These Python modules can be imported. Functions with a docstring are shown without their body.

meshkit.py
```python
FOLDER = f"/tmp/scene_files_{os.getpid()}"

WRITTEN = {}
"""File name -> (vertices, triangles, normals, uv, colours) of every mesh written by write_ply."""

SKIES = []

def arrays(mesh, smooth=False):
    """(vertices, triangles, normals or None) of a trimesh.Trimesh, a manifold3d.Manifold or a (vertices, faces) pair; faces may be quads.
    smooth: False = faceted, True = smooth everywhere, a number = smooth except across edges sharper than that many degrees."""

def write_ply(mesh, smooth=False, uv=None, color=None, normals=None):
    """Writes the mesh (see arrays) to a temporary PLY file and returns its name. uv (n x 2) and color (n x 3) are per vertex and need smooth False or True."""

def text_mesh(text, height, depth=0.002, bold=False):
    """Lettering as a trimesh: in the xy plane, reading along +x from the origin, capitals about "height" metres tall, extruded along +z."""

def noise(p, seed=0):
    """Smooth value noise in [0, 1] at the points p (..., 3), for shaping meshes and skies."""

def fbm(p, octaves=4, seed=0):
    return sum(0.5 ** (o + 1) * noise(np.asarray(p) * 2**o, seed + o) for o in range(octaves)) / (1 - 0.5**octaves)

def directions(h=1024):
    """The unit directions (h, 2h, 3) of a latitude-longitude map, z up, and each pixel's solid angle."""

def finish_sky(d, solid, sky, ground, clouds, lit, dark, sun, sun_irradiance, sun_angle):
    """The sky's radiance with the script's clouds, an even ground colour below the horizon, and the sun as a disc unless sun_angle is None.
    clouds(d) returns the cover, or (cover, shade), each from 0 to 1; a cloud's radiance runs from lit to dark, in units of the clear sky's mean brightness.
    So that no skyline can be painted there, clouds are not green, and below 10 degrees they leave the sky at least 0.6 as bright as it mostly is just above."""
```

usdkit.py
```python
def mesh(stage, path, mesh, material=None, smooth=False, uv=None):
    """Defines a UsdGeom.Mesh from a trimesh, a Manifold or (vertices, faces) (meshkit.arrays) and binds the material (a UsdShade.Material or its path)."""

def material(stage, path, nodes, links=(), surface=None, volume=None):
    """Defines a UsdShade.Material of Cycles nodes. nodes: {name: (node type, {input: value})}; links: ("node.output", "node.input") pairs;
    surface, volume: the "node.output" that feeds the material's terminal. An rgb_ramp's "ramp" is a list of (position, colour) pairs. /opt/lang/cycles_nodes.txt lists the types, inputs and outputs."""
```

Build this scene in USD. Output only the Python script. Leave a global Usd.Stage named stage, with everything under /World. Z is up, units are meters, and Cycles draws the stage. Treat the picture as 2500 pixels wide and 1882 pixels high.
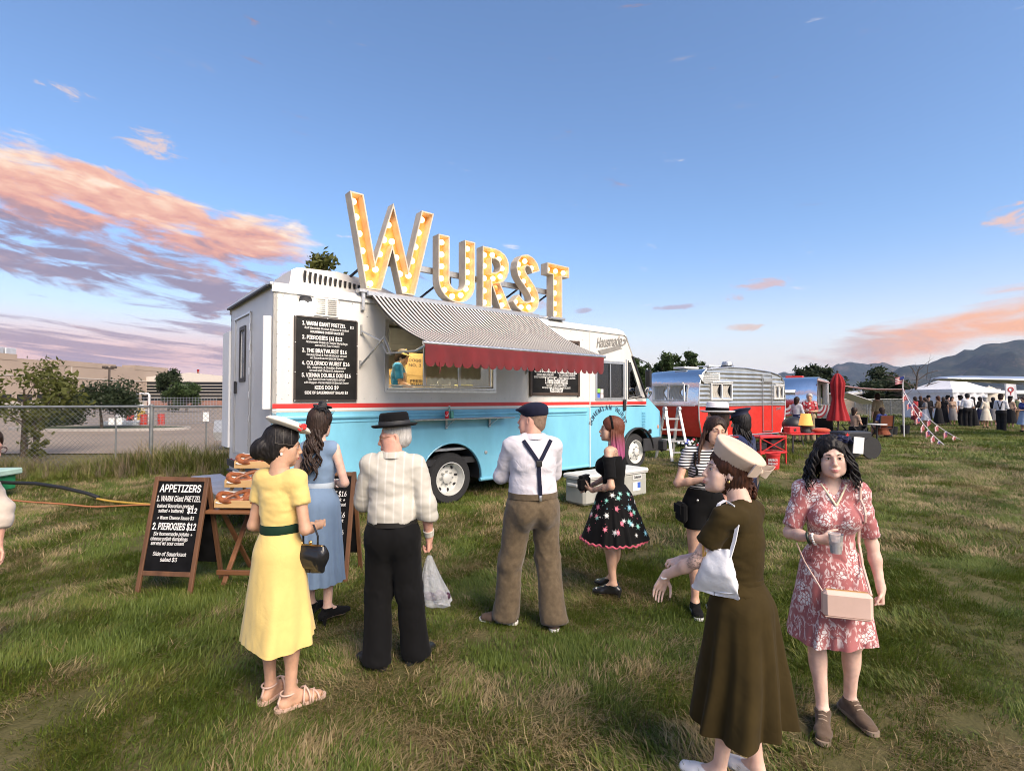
import math, random, numpy as np, trimesh, usdkit, meshkit, shapely
from shapely import affinity
from shapely.geometry import Polygon, LineString, Point, box as sbox
from shapely.ops import unary_union
from pxr import Usd, UsdGeom, UsdLux, UsdShade, Gf, Sdf, Vt
PI = math.pi
stage = Usd.Stage.CreateInMemory()
UsdGeom.SetStageUpAxis(stage, 'Z'); UsdGeom.SetStageMetersPerUnit(stage, 1.0)
UsdGeom.Xform.Define(stage, '/World'); UsdGeom.Scope.Define(stage, '/World/Looks')
# ---------------------------------------------------------------- camera
EYE = 1.85
cam = UsdGeom.Camera.Define(stage, '/World/camera')
cam.AddTranslateOp().Set(Gf.Vec3d(0, 0, EYE)); cam.AddRotateXOp().Set(91.42)
cam.CreateFocalLengthAttr(18.0); cam.CreateHorizontalApertureAttr(36.0); cam.CreateVerticalApertureAttr(27.1)
cam.CreateClippingRangeAttr(Gf.Vec2f(0.05, 60000)); cam.CreateExposureAttr(EXPOSURE := 1.64)
# ---------------------------------------------------------------- sky and sun (soft evening light from behind the camera, filtered by thin cloud)
SUN_AZ, SUN_EL = math.radians(140), math.radians(40)
sun = UsdLux.DistantLight.Define(stage, '/World/sun_light')
sun.CreateIntensityAttr(0.50); sun.CreateAngleAttr(38.0); sun.CreateColorAttr(Gf.Vec3f(1.0, 0.83, 0.64))
sun.CreateNormalizeAttr(True)
sun.AddRotateZOp().Set(180 - math.degrees(SUN_AZ)); sun.AddRotateXOp().Set(90 - math.degrees(SUN_EL))
dome = UsdLux.DomeLight.Define(stage, '/World/sky')
dome.GetPrim().SetCustomDataByKey('kind', 'structure')


class Graph:
    """Writes Cycles node graphs as expressions; a value is a number, a tuple or a 'node.output' link."""
    def __init__(self): self.N, self.L, self.k = {}, [], 0
    def node(self, kind, out, **ins):
        self.k += 1; n = f'n{self.k}'; given = {}
        for a, b in ins.items():
            if isinstance(b, str) and '.' in b: self.L.append((b, f'{n}.{a}'))
            else: given[a] = b
        self.N[n] = (kind, given)
        return f'{n}.{out}'
    def m(self, op, a, b=None, c=None):
        ins = {'math_type': op, 'value1': a}
        if b is not None: ins['value2'] = b
        if c is not None: ins['value3'] = c
        return self.node('math', 'value', **ins)
    def add(self, a, b): return self.m('add', a, b)
    def sub(self, a, b): return self.m('subtract', a, b)
    def mul(self, a, b): return self.m('multiply', a, b)
    def step(self, x, lo, hi):
        return self.node('map_range', 'result', range_type='smoothstep', value=x, from_min=lo, from_max=hi, to_min=0.0, to_max=1.0, clamp=True)
    def band(self, x, a, b, c, d): return self.mul(self.step(x, a, b), self.sub(1.0, self.step(x, c, d)))
    def xyz(self, x, y, z): return self.node('combine_xyz', 'vector', x=x, y=y, z=z)
    def noise(self, vec, scale=1.0, detail=6.0, rough=.55, dist=0.0, out='fac'):
        return self.node('noise_texture', out, vector=vec, scale=scale, detail=detail, roughness=rough, distortion=dist, dimensions='3D')
    def mix(self, f, a, b): return self.node('mix_color', 'result', fac=f, a=a, b=b)
    def ramp(self, f, stops): return self.node('rgb_ramp', 'color', fac=f, ramp=stops)
    def material(self, name, surface=None, volume=None):
        return usdkit.material(stage, '/World/Looks/' + name, self.N, self.L, surface=surface, volume=volume)

def sky_look():
    """The evening sky: a low bank of sunlit and grey-violet cloud along the left, an orange one over the mountains, a few puffs, a pale veil near the horizon."""
    g = Graph()
    d = g.node('texture_coordinate', 'generated')
    sep = g.node('separate_xyz', 'x', vector=d).split('.')[0]
    x, y, z = sep + '.x', sep + '.y', sep + '.z'
    az = g.m('arctan2', x, y)
    el = g.m('divide', z, g.m('maximum', g.m('sqrt', g.add(g.mul(x, x), g.mul(y, y))), .001))
    sky = g.node('sky_texture', 'color', sky_type='single_scattering', sun_disc=False, sun_elevation=SUN_EL, sun_rotation=SUN_AZ,
                 altitude=100.0, air_density=1.0, aerosol_density=1.0, ozone_density=5.0)
    sky = g.node('vector_math', 'vector', math_type='scale', vector1=sky, scale=.56)
    # thin veil that greys the last degrees above the horizon
    veil = g.ramp(g.step(el, 0.0, .30), [(0, (2.75, 2.3, 1.95)), (.35, (2.25, 2.35, 2.45)), (1, (.98, 1.40, 2.3))])
    col = g.mix(g.mul(g.sub(1.0, g.step(el, .03, .34)), .85), sky, veil)
    # stretched cloud coordinates, sloping a little down to the right
    el2 = g.add(el, g.mul(az, .10)); k = lambda n: g.mul(g.sub(n, .5), 2.6)
    n1 = k(g.noise(g.xyz(g.mul(az, 8.0), g.mul(el2, 27.0), 3.7), .8, 7.0, .60, .35))
    n2 = k(g.noise(g.xyz(g.mul(az, 10.0), g.mul(el2, 44.0), 9.1), .8, 6.0, .62, .5))
    n3 = k(g.noise(g.xyz(g.mul(az, 6.0), g.mul(el2, 70.0), 21.3), .8, 6.0, .62, .3))
    n4 = k(g.noise(g.xyz(g.mul(az, 22.0), g.mul(el2, 60.0), 31.0), .8, 5.0, .6, .4))
    fade = g.sub(1.0, g.step(g.add(az, g.mul(n1, .10)), -.52, -.20))
    # pink glow low on the left
    col = g.mix(g.mul(g.mul(g.band(el, -.02, .01, .06, .15), g.sub(1.0, g.step(az, -.6, -.15))), .85), col, (2.5, 1.45, 1.30))
    # streaks low down
    c3 = g.mul(g.step(g.add(n3, g.mul(g.band(el, .03, .05, .11, .15), .45)), .34, .66), g.mul(g.sub(1.0, g.step(az, -.5, -.22)), g.band(el, .03, .05, .14, .18)))
    col = g.mix(g.mul(c3, .8), col, g.ramp(n4, [(.1, (1.0, .76, .96)), (.45, (1.5, 1.0, 1.0)), (.8, (2.3, 1.4, 1.15))]))
    # grey-violet lower bank
    m2 = g.mul(fade, g.band(el2, .055, .125, .150, .215))
    c2 = g.step(g.add(g.mul(n2, 1.15), g.mul(m2, .96)), .46, .90)
    col = g.mix(g.mul(c2, .93), col, g.ramp(g.add(g.mul(n1, .5), g.mul(n4, .55)), [(-.1, (.74, .60, .84)), (.12, (1.0, .76, .95)), (.32, (1.5, .98, .98)), (.52, (2.4, 1.20, .88))]))
    # sunlit upper bank
    m1 = g.mul(fade, g.band(el2, .135, .215, .245, .325))
    c1 = g.step(g.add(g.add(g.mul(n1, 1.0), g.mul(n4, .22)), g.mul(m1, 1.02)), .44, .86)
    lit = g.ramp(g.add(g.mul(g.sub(el2, .165), 4.6), g.add(g.add(g.mul(n4, .40), g.mul(n2, .45)), g.mul(g.sub(1.0, fade), .4))), [(-.2, (.85, .62, .80)), (.06, (1.35, .80, .82)), (.20, (2.1, 1.0, .76)), (.40, (2.5, 1.40, .98)), (.60, (2.75, 2.0, 1.45)), (.85, (2.85, 2.55, 2.3))])
    col = g.mix(g.mul(c1, .95), col, lit)
    # orange cloud over the mountains on the right
    mr = g.mul(g.step(g.add(az, g.mul(n1, .10)), .36, .68), g.band(g.sub(el, g.mul(g.sub(az, .7), .16)), .035, .075, .10, .155))
    n5 = k(g.noise(g.xyz(g.mul(az, 7.0), g.mul(el, 30.0), 2.2), .8, 6.0, .6, .4))
    c4 = g.step(g.add(g.mul(n5, .9), g.mul(mr, .95)), .36, 1.0)
    col = g.mix(g.mul(c4, .95), col, g.ramp(g.sub(g.add(g.mul(az, 1.6), g.mul(n4, .25)), .72), [(.0, (1.45, 1.25, 1.3)), (.22, (1.9, 1.2, 1.0)), (.42, (2.6, 1.25, .70)), (.7, (2.8, 1.35, .60))]))
    # small puffs
    pn = g.noise(g.xyz(g.mul(az, 22.0), g.mul(el, 55.0), 5.0), .9, 5.0, .65, .6)
    for paz, pel, wa, we, tint in ((-.725, .455, .035, .012, (2.2, 1.7, 1.5)), (-.618, .408, .040, .022, (2.2, 1.65, 1.45)), (.46, .202, .045, .012, (1.9, 1.35, 1.35)), (.40, .180, .03, .008, (1.8, 1.35, 1.4)),
                                   (.785, .245, .03, .03, (2.3, 1.5, 1.2)), (.06, .185, .05, .014, (1.7, 1.4, 1.5)), (.31, .170, .05, .006, (1.35, 1.2, 1.5)), (.42, .127, .035, .008, (2.1, 1.55, 1.3)), (.14, .17, .02, .006, (1.3, 1.2, 1.5)), (-.30, .30, .03, .006, (2.6, 2.2, 2.1))):
        q = g.add(g.m('power', g.m('divide', g.sub(az, paz), wa), 2.0), g.m('power', g.m('divide', g.sub(el, pel), we), 2.0))
        cp = g.step(g.sub(pn, g.mul(q, .16)), .36, .56)
        col = g.mix(g.mul(cp, .85), col, tint)
    return g.material('sky_look', g.node('background_shader', 'background', color=col, strength=.13))
UsdShade.MaterialBindingAPI.Apply(dome.GetPrim()).Bind(sky_look())
# ---------------------------------------------------------------- helpers
RNG = np.random.default_rng(7)
MATS = {}
def mat(name, col, rough=.6, metal=0.0, var=.12, vs=6.0, col2=None, bump=0.0, bs=40.0, bd=.004, spec=.5, coat=0.0, sheen=0.0, stretch=(1, 1, 1), sub=0.0, emit=None, estr=0.0, rand=0.0, detail=5.0):
    """A principled material whose colour drifts with noise in the object's own space, with fine relief."""
    if name in MATS: return MATS[name]
    g = Graph()
    p = g.node('texture_coordinate', 'object')
    if stretch != (1, 1, 1): p = g.node('mapping', 'vector', vector=p, scale=stretch)
    c = np.array(col, float); lo = np.clip(c * (1 - var), 0, 1); hi = np.clip(c * (1 + var), 0, 1)
    if col2 is not None: lo, hi = c, np.array(col2, float)
    f = g.noise(p, vs, detail, .6)
    bc = g.ramp(f, [(.32, tuple(lo)), (.68, tuple(hi))])
    if rand:
        bc = g.node('hsv', 'color', color=bc, hue=.5, saturation=1.0, fac=1.0, value=g.add(1 - rand, g.mul(g.node('object_info', 'random'), 2 * rand)))
    ins = dict(base_color=bc, roughness=rough, metallic=metal, specular_ior_level=spec)
    if coat: ins.update(coat_weight=coat, coat_roughness=.06)
    if sheen: ins.update(sheen_weight=sheen, sheen_roughness=.5)
    if sub: ins.update(subsurface_weight=sub, subsurface_scale=.01, subsurface_radius=(1.0, .35, .2))
    if emit: ins.update(emission_color=emit, emission_strength=estr)
    if bump: ins['normal'] = g.node('bump', 'normal', height=g.noise(p, bs, 6.0, .65), strength=bump, distance=bd)
    if rough and var: ins['roughness'] = g.add(rough - .06, g.mul(f, .12))
    MATS[name] = g.material(name, g.node('principled_bsdf', 'BSDF', **ins))
    return MATS[name]
def glass_mat(name, tint=(1, 1, 1), rough=.02, ior=1.5, body=None, amount=0.0):
    if name in MATS: return MATS[name]
    g = Graph()
    t = g.node('transparent_bsdf', 'BSDF', color=tint)
    if body is not None: t = g.node('mix_closure', 'closure', fac=amount, closure1=t, closure2=g.node('diffuse_bsdf', 'BSDF', color=body))
    s = g.node('mix_closure', 'closure', fac=g.node('fresnel', 'fac', IOR=ior), closure1=t, closure2=g.node('glossy_bsdf', 'BSDF', color=(1, 1, 1), roughness=rough))
    MATS[name] = g.material(name, s); return MATS[name]
USED = {}
def numbered(parent, name):
    k = USED.get((parent, name), 0); USED[(parent, name)] = k + 1
    return name if k == 0 else f'{name}_{k:03d}'
def keys(prim, label=None, cat=None, group=None, kind=None):
    for k, v in (('label', label), ('category', cat), ('group', group), ('kind', kind)):
        if v: prim.SetCustomDataByKey(k, v)
    return prim
def path_of(p): return '/World' if p is None else str(p.GetPath())
def thing(name, label, cat, loc=(0, 0, 0), rotz=0.0, group=None, kind=None):
    x = UsdGeom.Xform.Define(stage, '/World/' + numbered('/World', name))
    x.AddTranslateOp().Set(Gf.Vec3d(*map(float, loc)))
    if rotz: x.AddRotateZOp().Set(float(rotz))
    return keys(x.GetPrim(), label, cat, group, kind)
def obj(name, mesh, m, parent=None, smooth=False, label=None, cat=None, group=None, kind=None, uv=None):
    pp = path_of(parent)
    o = usdkit.mesh(stage, f'{pp}/{numbered(pp, name)}', mesh, m, smooth, uv)
    return keys(o.GetPrim(), label, cat, group, kind)
def copy_of(src, loc, rotz=0.0, label=None, scale=None):
    was = src.GetCustomData(); base = src.GetName()
    if base[-4:-3] == '_' and base[-3:].isdigit(): base = base[:-4]
    x = UsdGeom.Xform.Define(stage, '/World/' + numbered('/World', base)); p = x.GetPrim()
    p.GetReferences().AddInternalReference(src.GetPath()); p.SetInstanceable(True)
    x.ClearXformOpOrder()
    x.AddTranslateOp(opSuffix='c').Set(Gf.Vec3d(*map(float, loc))); x.AddRotateZOp(opSuffix='c').Set(float(rotz))
    if scale is not None: x.AddScaleOp(opSuffix='c').Set(Gf.Vec3f(*map(float, scale)))
    return keys(p, label or was.get('label'), was.get('category'), was.get('group'))
def nrm(v): v = np.asarray(v, float); return v / (np.linalg.norm(v) + 1e-12)
def rotm(axis, deg): return trimesh.transformations.rotation_matrix(math.radians(deg), axis)[:3, :3]
_HULLS = {}
class MB:
    """Collects boxes, bars, tubes, lathes, sheets into one mesh."""
    def __init__(self): self.v, self.f, self.n = [], [], 0
    def add(self, v, f):
        v = np.asarray(v, float); f = np.asarray(f, int)
        if f.shape[1] == 4: f = np.vstack([f[:, [0, 1, 2]], f[:, [0, 2, 3]]])
        self.v.append(v); self.f.append(f + self.n); self.n += len(v); return self
    def mesh(self): return np.vstack(self.v), np.vstack(self.f)
    def tm(self, t, R=None, off=(0, 0, 0), s=1.0):
        v = np.asarray(t.vertices) * s
        if R is not None: v = v @ np.asarray(R).T
        return self.add(v + np.asarray(off, float), t.faces)
    def box(self, c, size, R=None, bev=0.0):
        h = np.asarray(size, float) / 2
        if bev <= 0:
            v = np.array([[x, y, z] for x in (-1, 1) for y in (-1, 1) for z in (-1, 1)]) * h
            f = [[0, 1, 3, 2], [4, 6, 7, 5], [0, 4, 5, 1], [2, 3, 7, 6], [0, 2, 6, 4], [1, 5, 7, 3]]
        else:
            b = min(bev, h.min() * .95); pts = []
            for x in (-1, 1):
                for y in (-1, 1):
                    for z in (-1, 1):
                        q = np.array([x, y, z]) * h
                        for k in range(3):
                            w = q - np.array([x, y, z]) * b; w[k] = q[k]; pts.append(w)
            t = trimesh.convex.convex_hull(np.array(pts)); v, f = np.asarray(t.vertices), np.asarray(t.faces)
        if R is not None: v = v @ np.asarray(R).T
        return self.add(v + np.asarray(c, float), f)
    def bar(self, p0, p1, w, h, up=(0, 0, 1), bev=0.0):
        p0, p1 = np.asarray(p0, float), np.asarray(p1, float); d = nrm(p1 - p0)
        if abs(d @ nrm(up)) > .98: up = (1, 0, 0)
        s = nrm(np.cross(d, up)); u = np.cross(s, d)
        return self.box((p0 + p1) / 2, (np.linalg.norm(p1 - p0), w, h), np.stack([d, s, u], 1), bev)
    def tube(self, pts, r, n=8, closed=False, cap=True):
        p = np.asarray(pts, float); r = np.broadcast_to(np.asarray(r, float), (len(p),))
        if closed: t = np.roll(p, -1, 0) - np.roll(p, 1, 0)
        else: t = np.gradient(p, axis=0)
        t /= np.linalg.norm(t, axis=1, keepdims=True) + 1e-12
        a = np.zeros_like(p); ref = np.array([0, 0, 1.]) if abs(t[0, 2]) < .9 else np.array([1., 0, 0])
        a[0] = nrm(np.cross(t[0], ref))
        for i in range(1, len(p)):
            q = a[i - 1] - t[i] * (a[i - 1] @ t[i]); a[i] = nrm(q)
        b = np.cross(t, a); an = np.arange(n) * 2 * PI / n
        v = p[:, None] + r[:, None, None] * (np.cos(an)[None, :, None] * a[:, None] + np.sin(an)[None, :, None] * b[:, None])
        m = len(p); rows = m if closed else m - 1
        i, j = np.meshgrid(np.arange(rows), np.arange(n), indexing='ij'); i2 = (i + 1) % m; j2 = (j + 1) % n
        f = np.stack([i * n + j, i * n + j2, i2 * n + j2, i2 * n + j], -1).reshape(-1, 4)
        f = np.vstack([f[:, [0, 1, 2]], f[:, [0, 2, 3]]]); v = v.reshape(-1, 3)
        if cap and not closed:
            v = np.vstack([v, p[0], p[-1]]); k = np.arange(n); k2 = (k + 1) % n
            f = np.vstack([f, np.stack([np.full(n, m * n), k2, k], 1), np.stack([np.full(n, m * n + 1), (m - 1) * n + k, (m - 1) * n + k2], 1)])
        return self.add(v, f)
    def cyl(self, p0, p1, r0, r1=None, n=12): return self.tube([p0, p1], [r0, r0 if r1 is None else r1], n)
    def lathe(self, prof, n=24, c=(0, 0, 0), R=None, ry=1.0):
        """prof: (radius, height) rows, bottom to top along z."""
        prof = np.asarray(prof, float); an = np.arange(n) * 2 * PI / n; m = len(prof)
        v = np.stack([prof[:, :1] * np.cos(an), prof[:, :1] * np.sin(an) * ry, np.repeat(prof[:, 1:], n, 1)], -1).reshape(-1, 3)
        i, j = np.meshgrid(np.arange(m - 1), np.arange(n), indexing='ij'); j2 = (j + 1) % n
        f = np.stack([i * n + j, i * n + j2, (i + 1) * n + j2, (i + 1) * n + j], -1).reshape(-1, 4)
        if R is not None: v = v @ np.asarray(R).T
        return self.add(v + np.asarray(c, float), f)
    def ell(self, c, r, R=None, sub=2):
        t = trimesh.creation.icosphere(sub, 1.0); v = t.vertices * np.asarray(r, float)
        if R is not None: v = v @ np.asarray(R).T
        return self.add(v + np.asarray(c, float), t.faces)
    def sheet(self, P, thick=0.0, closed=False):
        """P: rows x columns x 3 grid of points; thick > 0 makes it a slab."""
        P = np.asarray(P, float); m, n = P.shape[:2]
        cols = n if closed else n - 1
        i, j = np.meshgrid(np.arange(m - 1), np.arange(cols), indexing='ij'); j2 = (j + 1) % n
        f = np.stack([i * n + j, i * n + j2, (i + 1) * n + j2, (i + 1) * n + j], -1).reshape(-1, 4)
        if thick:
            du = np.gradient(P, axis=0); dv = np.gradient(P, axis=1)
            if closed: dv = np.roll(P, -1, 1) - np.roll(P, 1, 1)
            nn = np.cross(du, dv); nn /= np.linalg.norm(nn, axis=-1, keepdims=True) + 1e-12
            Q = P + nn * thick; k = m * n
            fs = [f[:, ::-1], f + k]
            a = np.arange(cols); b = (a + 1) % n
            fs += [np.stack([a, b, b + k, a + k], 1), np.stack([(m - 1) * n + b, (m - 1) * n + a, (m - 1) * n + a + k, (m - 1) * n + b + k], 1)]
            if not closed:
                a = np.arange(m - 1) * n; fs += [np.stack([a + n, a, a + k, a + n + k], 1), np.stack([a + n - 1, a + 2 * n - 1, a + 2 * n - 1 + k, a + n - 1 + k], 1)]
            return self.add(np.vstack([P.reshape(-1, 3), Q.reshape(-1, 3)]), np.vstack(fs))
        return self.add(P.reshape(-1, 3), f)
    def poly(self, g, o, ex, ey, thick):
        """A shapely polygon laid in the plane o + x ex + y ey, extruded by thick along ex x ey."""
        ex, ey = np.asarray(ex, float), np.asarray(ey, float); R = np.stack([ex, ey, np.cross(ex, ey)], 1)
        for q in getattr(g, 'geoms', [g]):
            if q.area <= 0: continue
            t = trimesh.creation.extrude_polygon(q, thick, engine='earcut'); self.tm(t, R, o)
        return self
def flip(mesh): return mesh[0], np.asarray(mesh[1])[:, ::-1]
_TXT = {}
def text(s, h, bold=False, shear=0.0, squeeze=1.0, depth=.002):
    k = (s, h, bold, shear, squeeze, depth)
    if k not in _TXT:
        t = meshkit.text_mesh(s, h, depth, bold); v = np.array(t.vertices); v[:, 0] = v[:, 0] * squeeze + v[:, 1] * shear
        _TXT[k] = (v, np.asarray(t.faces))
    return _TXT[k]
def put_text(mb, s, h, o, ex, ey, align='l', width=None, **kw):
    """Lettering with its baseline at o, reading along ex, upright along ey; width squeezes or stretches the line."""
    v, f = text(s, h, **kw); v = v.copy(); w = v[:, 0].max() - v[:, 0].min(); v[:, 0] -= v[:, 0].min()
    if width: v[:, 0] *= width / w; w = width
    v[:, 0] -= {'l': 0, 'c': w / 2, 'r': w}[align]
    ex, ey = np.asarray(ex, float), np.asarray(ey, float)
    return mb.add(np.asarray(o, float) + v[:, :1] * ex + v[:, 1:2] * ey + v[:, 2:] * np.cross(ex, ey), f)
def gz(x, y):
    t = np.clip((np.asarray(y, float) - 5.5) / 8, 0, 1); return .25 * t * t * (3 - 2 * t) + 0 * np.asarray(x, float)
def px(u, v, y):
    """The point at depth y that stands at photo position (u, v) of 2500 x 1882: for measuring the far background."""
    return np.array([(u - 1250) / 1250 * y, y, EYE + (972 - v) / 1250 * y])
# ---------------------------------------------------------------- ground
gnd_m = None
def ground_look():
    g = Graph(); p = g.node('geometry', 'position')
    a = g.noise(p, .35, 5.0, .6); b = g.noise(p, 3.0, 6.0, .7); c = g.noise(p, 60.0, 4.0, .7)
    col = g.ramp(g.add(g.mul(a, .6), g.mul(b, .4)), [(.36, (.085, .095, .03)), (.50, (.15, .135, .055)), (.62, (.26, .21, .115))])
    col = g.mix(g.mul(c, .6), col, (.05, .045, .025))
    return g.material('field_soil', g.node('principled_bsdf', 'BSDF', base_color=col, roughness=.95, specular_ior_level=.1, normal=g.node('bump', 'normal', height=g.noise(p, 35.0, 6.0, .7), strength=.8, distance=.04)))
def bumps(x, y): return (meshkit.fbm(np.stack([x * .45, y * .45, 0 * x], -1), 3, 5) - .5) * .10
def land(x, y):
    x, y = np.asarray(x, float), np.asarray(y, float)
    return gz(x, y) + bumps(x, y) * np.clip((np.abs(x) + y - 4) / 4, .35, 1) * np.clip((70 - y) / 30, 0, 1)
xs = np.concatenate([-np.geomspace(9000, 26, 26), np.linspace(-25, 25, 126), np.geomspace(26, 9000, 26)]); ys = np.concatenate([[-60, -20, -5], np.linspace(-1, 50, 128), np.geomspace(52, 9000, 30)])
X, Y = np.meshgrid(xs, ys)
obj('ground', MB().sheet(np.stack([X, Y, land(X, Y)], -1)).mesh(), ground_look(), None, smooth=True, kind='structure')
# ---------------------------------------------------------------- food truck (local x along its side from the rear corner, y away from the camera, z up)
white = mat('truck_white', (.66, .64, .595), .42, var=.08, vs=2.4, stretch=(1, 1, .4), bump=.12, bs=5, bd=.01)
rearwhite = mat('truck_rear_paint', (.62, .61, .59), .38, var=.06, vs=1.3, bump=.15, bs=6, bd=.01)
blue = mat('truck_blue', (.185, .50, .66), .34, var=.09, vs=2.2, stretch=(1, 1, .35), bump=.10, bs=4, bd=.01, coat=.3)
red = mat('truck_red', (.62, .035, .03), .35, var=.06)
whiteline = mat('white_paint', (.78, .78, .76), .45, var=.03)
alu = mat('brushed_aluminium', (.62, .62, .61), .34, metal=.9, var=.08, vs=14, stretch=(1, 1, .15))
steel = mat('galvanised_steel', (.45, .46, .47), .42, metal=.8, var=.15, vs=20)
black = mat('black_trim', (.018, .018, .02), .5, var=.2)
boardblack = mat('menu_board_black', (.014, .014, .014), .6, var=.25, vs=7, spec=.15)
rubber = mat('tyre_rubber', (.022, .022, .023), .82, var=.25, vs=30, bump=.3, bs=60)
lettering = mat('white_lettering', (.82, .82, .80), .6, var=.03)
darkmetal = mat('dark_underbody', (.025, .025, .027), .7, var=.3)
stainless = mat('stainless_wall', (.60, .58, .52), .32, metal=.35, var=.10, vs=4, stretch=(1, 1, .3))
pane = glass_mat('window_glass', (.93, .95, .94))
darkpane = glass_mat('cab_glass', (.55, .62, .60), ior=1.7)
TR_LOC, TR_ROT = (-3.130, 6.69, 0.0), 40.0
_tr = math.radians(TR_ROT)
def tr(s, w, z): return np.array([TR_LOC[0] + s * math.cos(_tr) - w * math.sin(_tr), TR_LOC[1] + s * math.sin(_tr) + w * math.cos(_tr), z])
truck = thing('food_truck', 'white and light blue step van food truck with red stripe and striped awning', 'food truck', TR_LOC, TR_ROT)
EX, EZ, EW = (1, 0, 0), (0, 0, 1), (0, 1, 0)
def side_plate(g, w0, thick):            # polygon in (s, z), outer face at w0, going inwards
    return flip(flip(MB().poly(g, (0, w0 + thick, 0), EX, EZ, thick).mesh()))
WS0, WS1, WZ0, WZ1 = 1.60, 3.69, 1.97, 3.02
body_top = sbox(0.0, 1.665, 6.19, 3.27).difference(sbox(WS0 + .04, WZ0 + .04, WS1 - .04, WZ1 - .04))
obj('side_wall', side_plate(body_top, 0, .05), white, truck)
# far side, ceiling, interior
obj('far_wall', MB().box((3.1, 2.47, 2.1), (6.2, .05, 2.34)).mesh(), white, truck)
arch = Point(2.79, .50).buffer(.60, 24)
low = sbox(0.0, .42, 6.19, 1.66).difference(arch).difference(sbox(2.19, .3, 3.39, .50))
obj('lower_panel', side_plate(low, 0.0, .04), blue, truck)
m = MB()                                   # pressed beads along the blue panel
for z0, r0 in ((1.585, .034), (1.515, .011)):
    m.tube([(.10, .005, z0), (.14, -.002, z0), (6.08, -.002, z0), (6.12, .005, z0)], [r0 * .5, r0, r0, r0 * .5], 14)
m.tube([(3.36, -.0, .455), (6.15, -.0, .455)], .032, 12); m.tube([(.03, 0, .455), (2.2, 0, .455)], .032, 12)
for s in (.06, 6.15): m.box((s, .001, 1.05), (.018, .012, 1.15), bev=.004)
m.tube([(2.79 + .615 * math.cos(a), -.004, .50 + .615 * math.sin(a)) for a in np.linspace(0, PI, 30)], .016, 8)
obj('panel_bead', m.mesh(), blue, truck, smooth=35)
obj('red_stripe', MB().box((3.1, -.001, 1.745), (6.2, .008, .062)).mesh(), red, truck)
obj('white_line', MB().box((3.1, -.001, 1.694), (6.2, .007, .020)).mesh(), whiteline, truck)
# roof: rounded long edges
prof = [(-.004, 3.25)] + [(.126 - .13 * math.cos(a), 3.25 + .13 * math.sin(a)) for a in np.linspace(0, PI / 2, 7)] + [(1.25, 3.41)] + [(2.374 + .13 * math.sin(a), 3.25 + .13 * math.cos(a)) for a in np.linspace(0, PI / 2, 7)]
def roof_sheet(rows):
    return np.array([[(s, y, 3.25 + (z - 3.25) * k + dz) for y, z in prof] for s, k, dz in rows])
obj('roof', MB().sheet(roof_sheet([(-.02, 1, 0), (.02, 1, 0), (6.18, 1, 0)]), .02).mesh(), white, truck, smooth=35)
obj('roof_trim', MB().bar((-.03, -.012, 3.262), (6.19, -.012, 3.262), .016, .035, bev=.004).bar((-.028, -.01, 3.36), (-.028, 2.51, 3.36), .05, .05, bev=.01).mesh(), alu, truck)
m = MB()
for s in np.arange(.12, 6.1, .19): m.ell((s, -.002, 3.215), (.009, .006, .009), sub=1); m.ell((s, -.002, 1.845), (.007, .005, .007), sub=1)
for z in np.arange(1.9, 3.2, .16):
    for s in (.05, .20): m.ell((s, -.002, z), (.008, .006, .008), sub=1)
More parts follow.
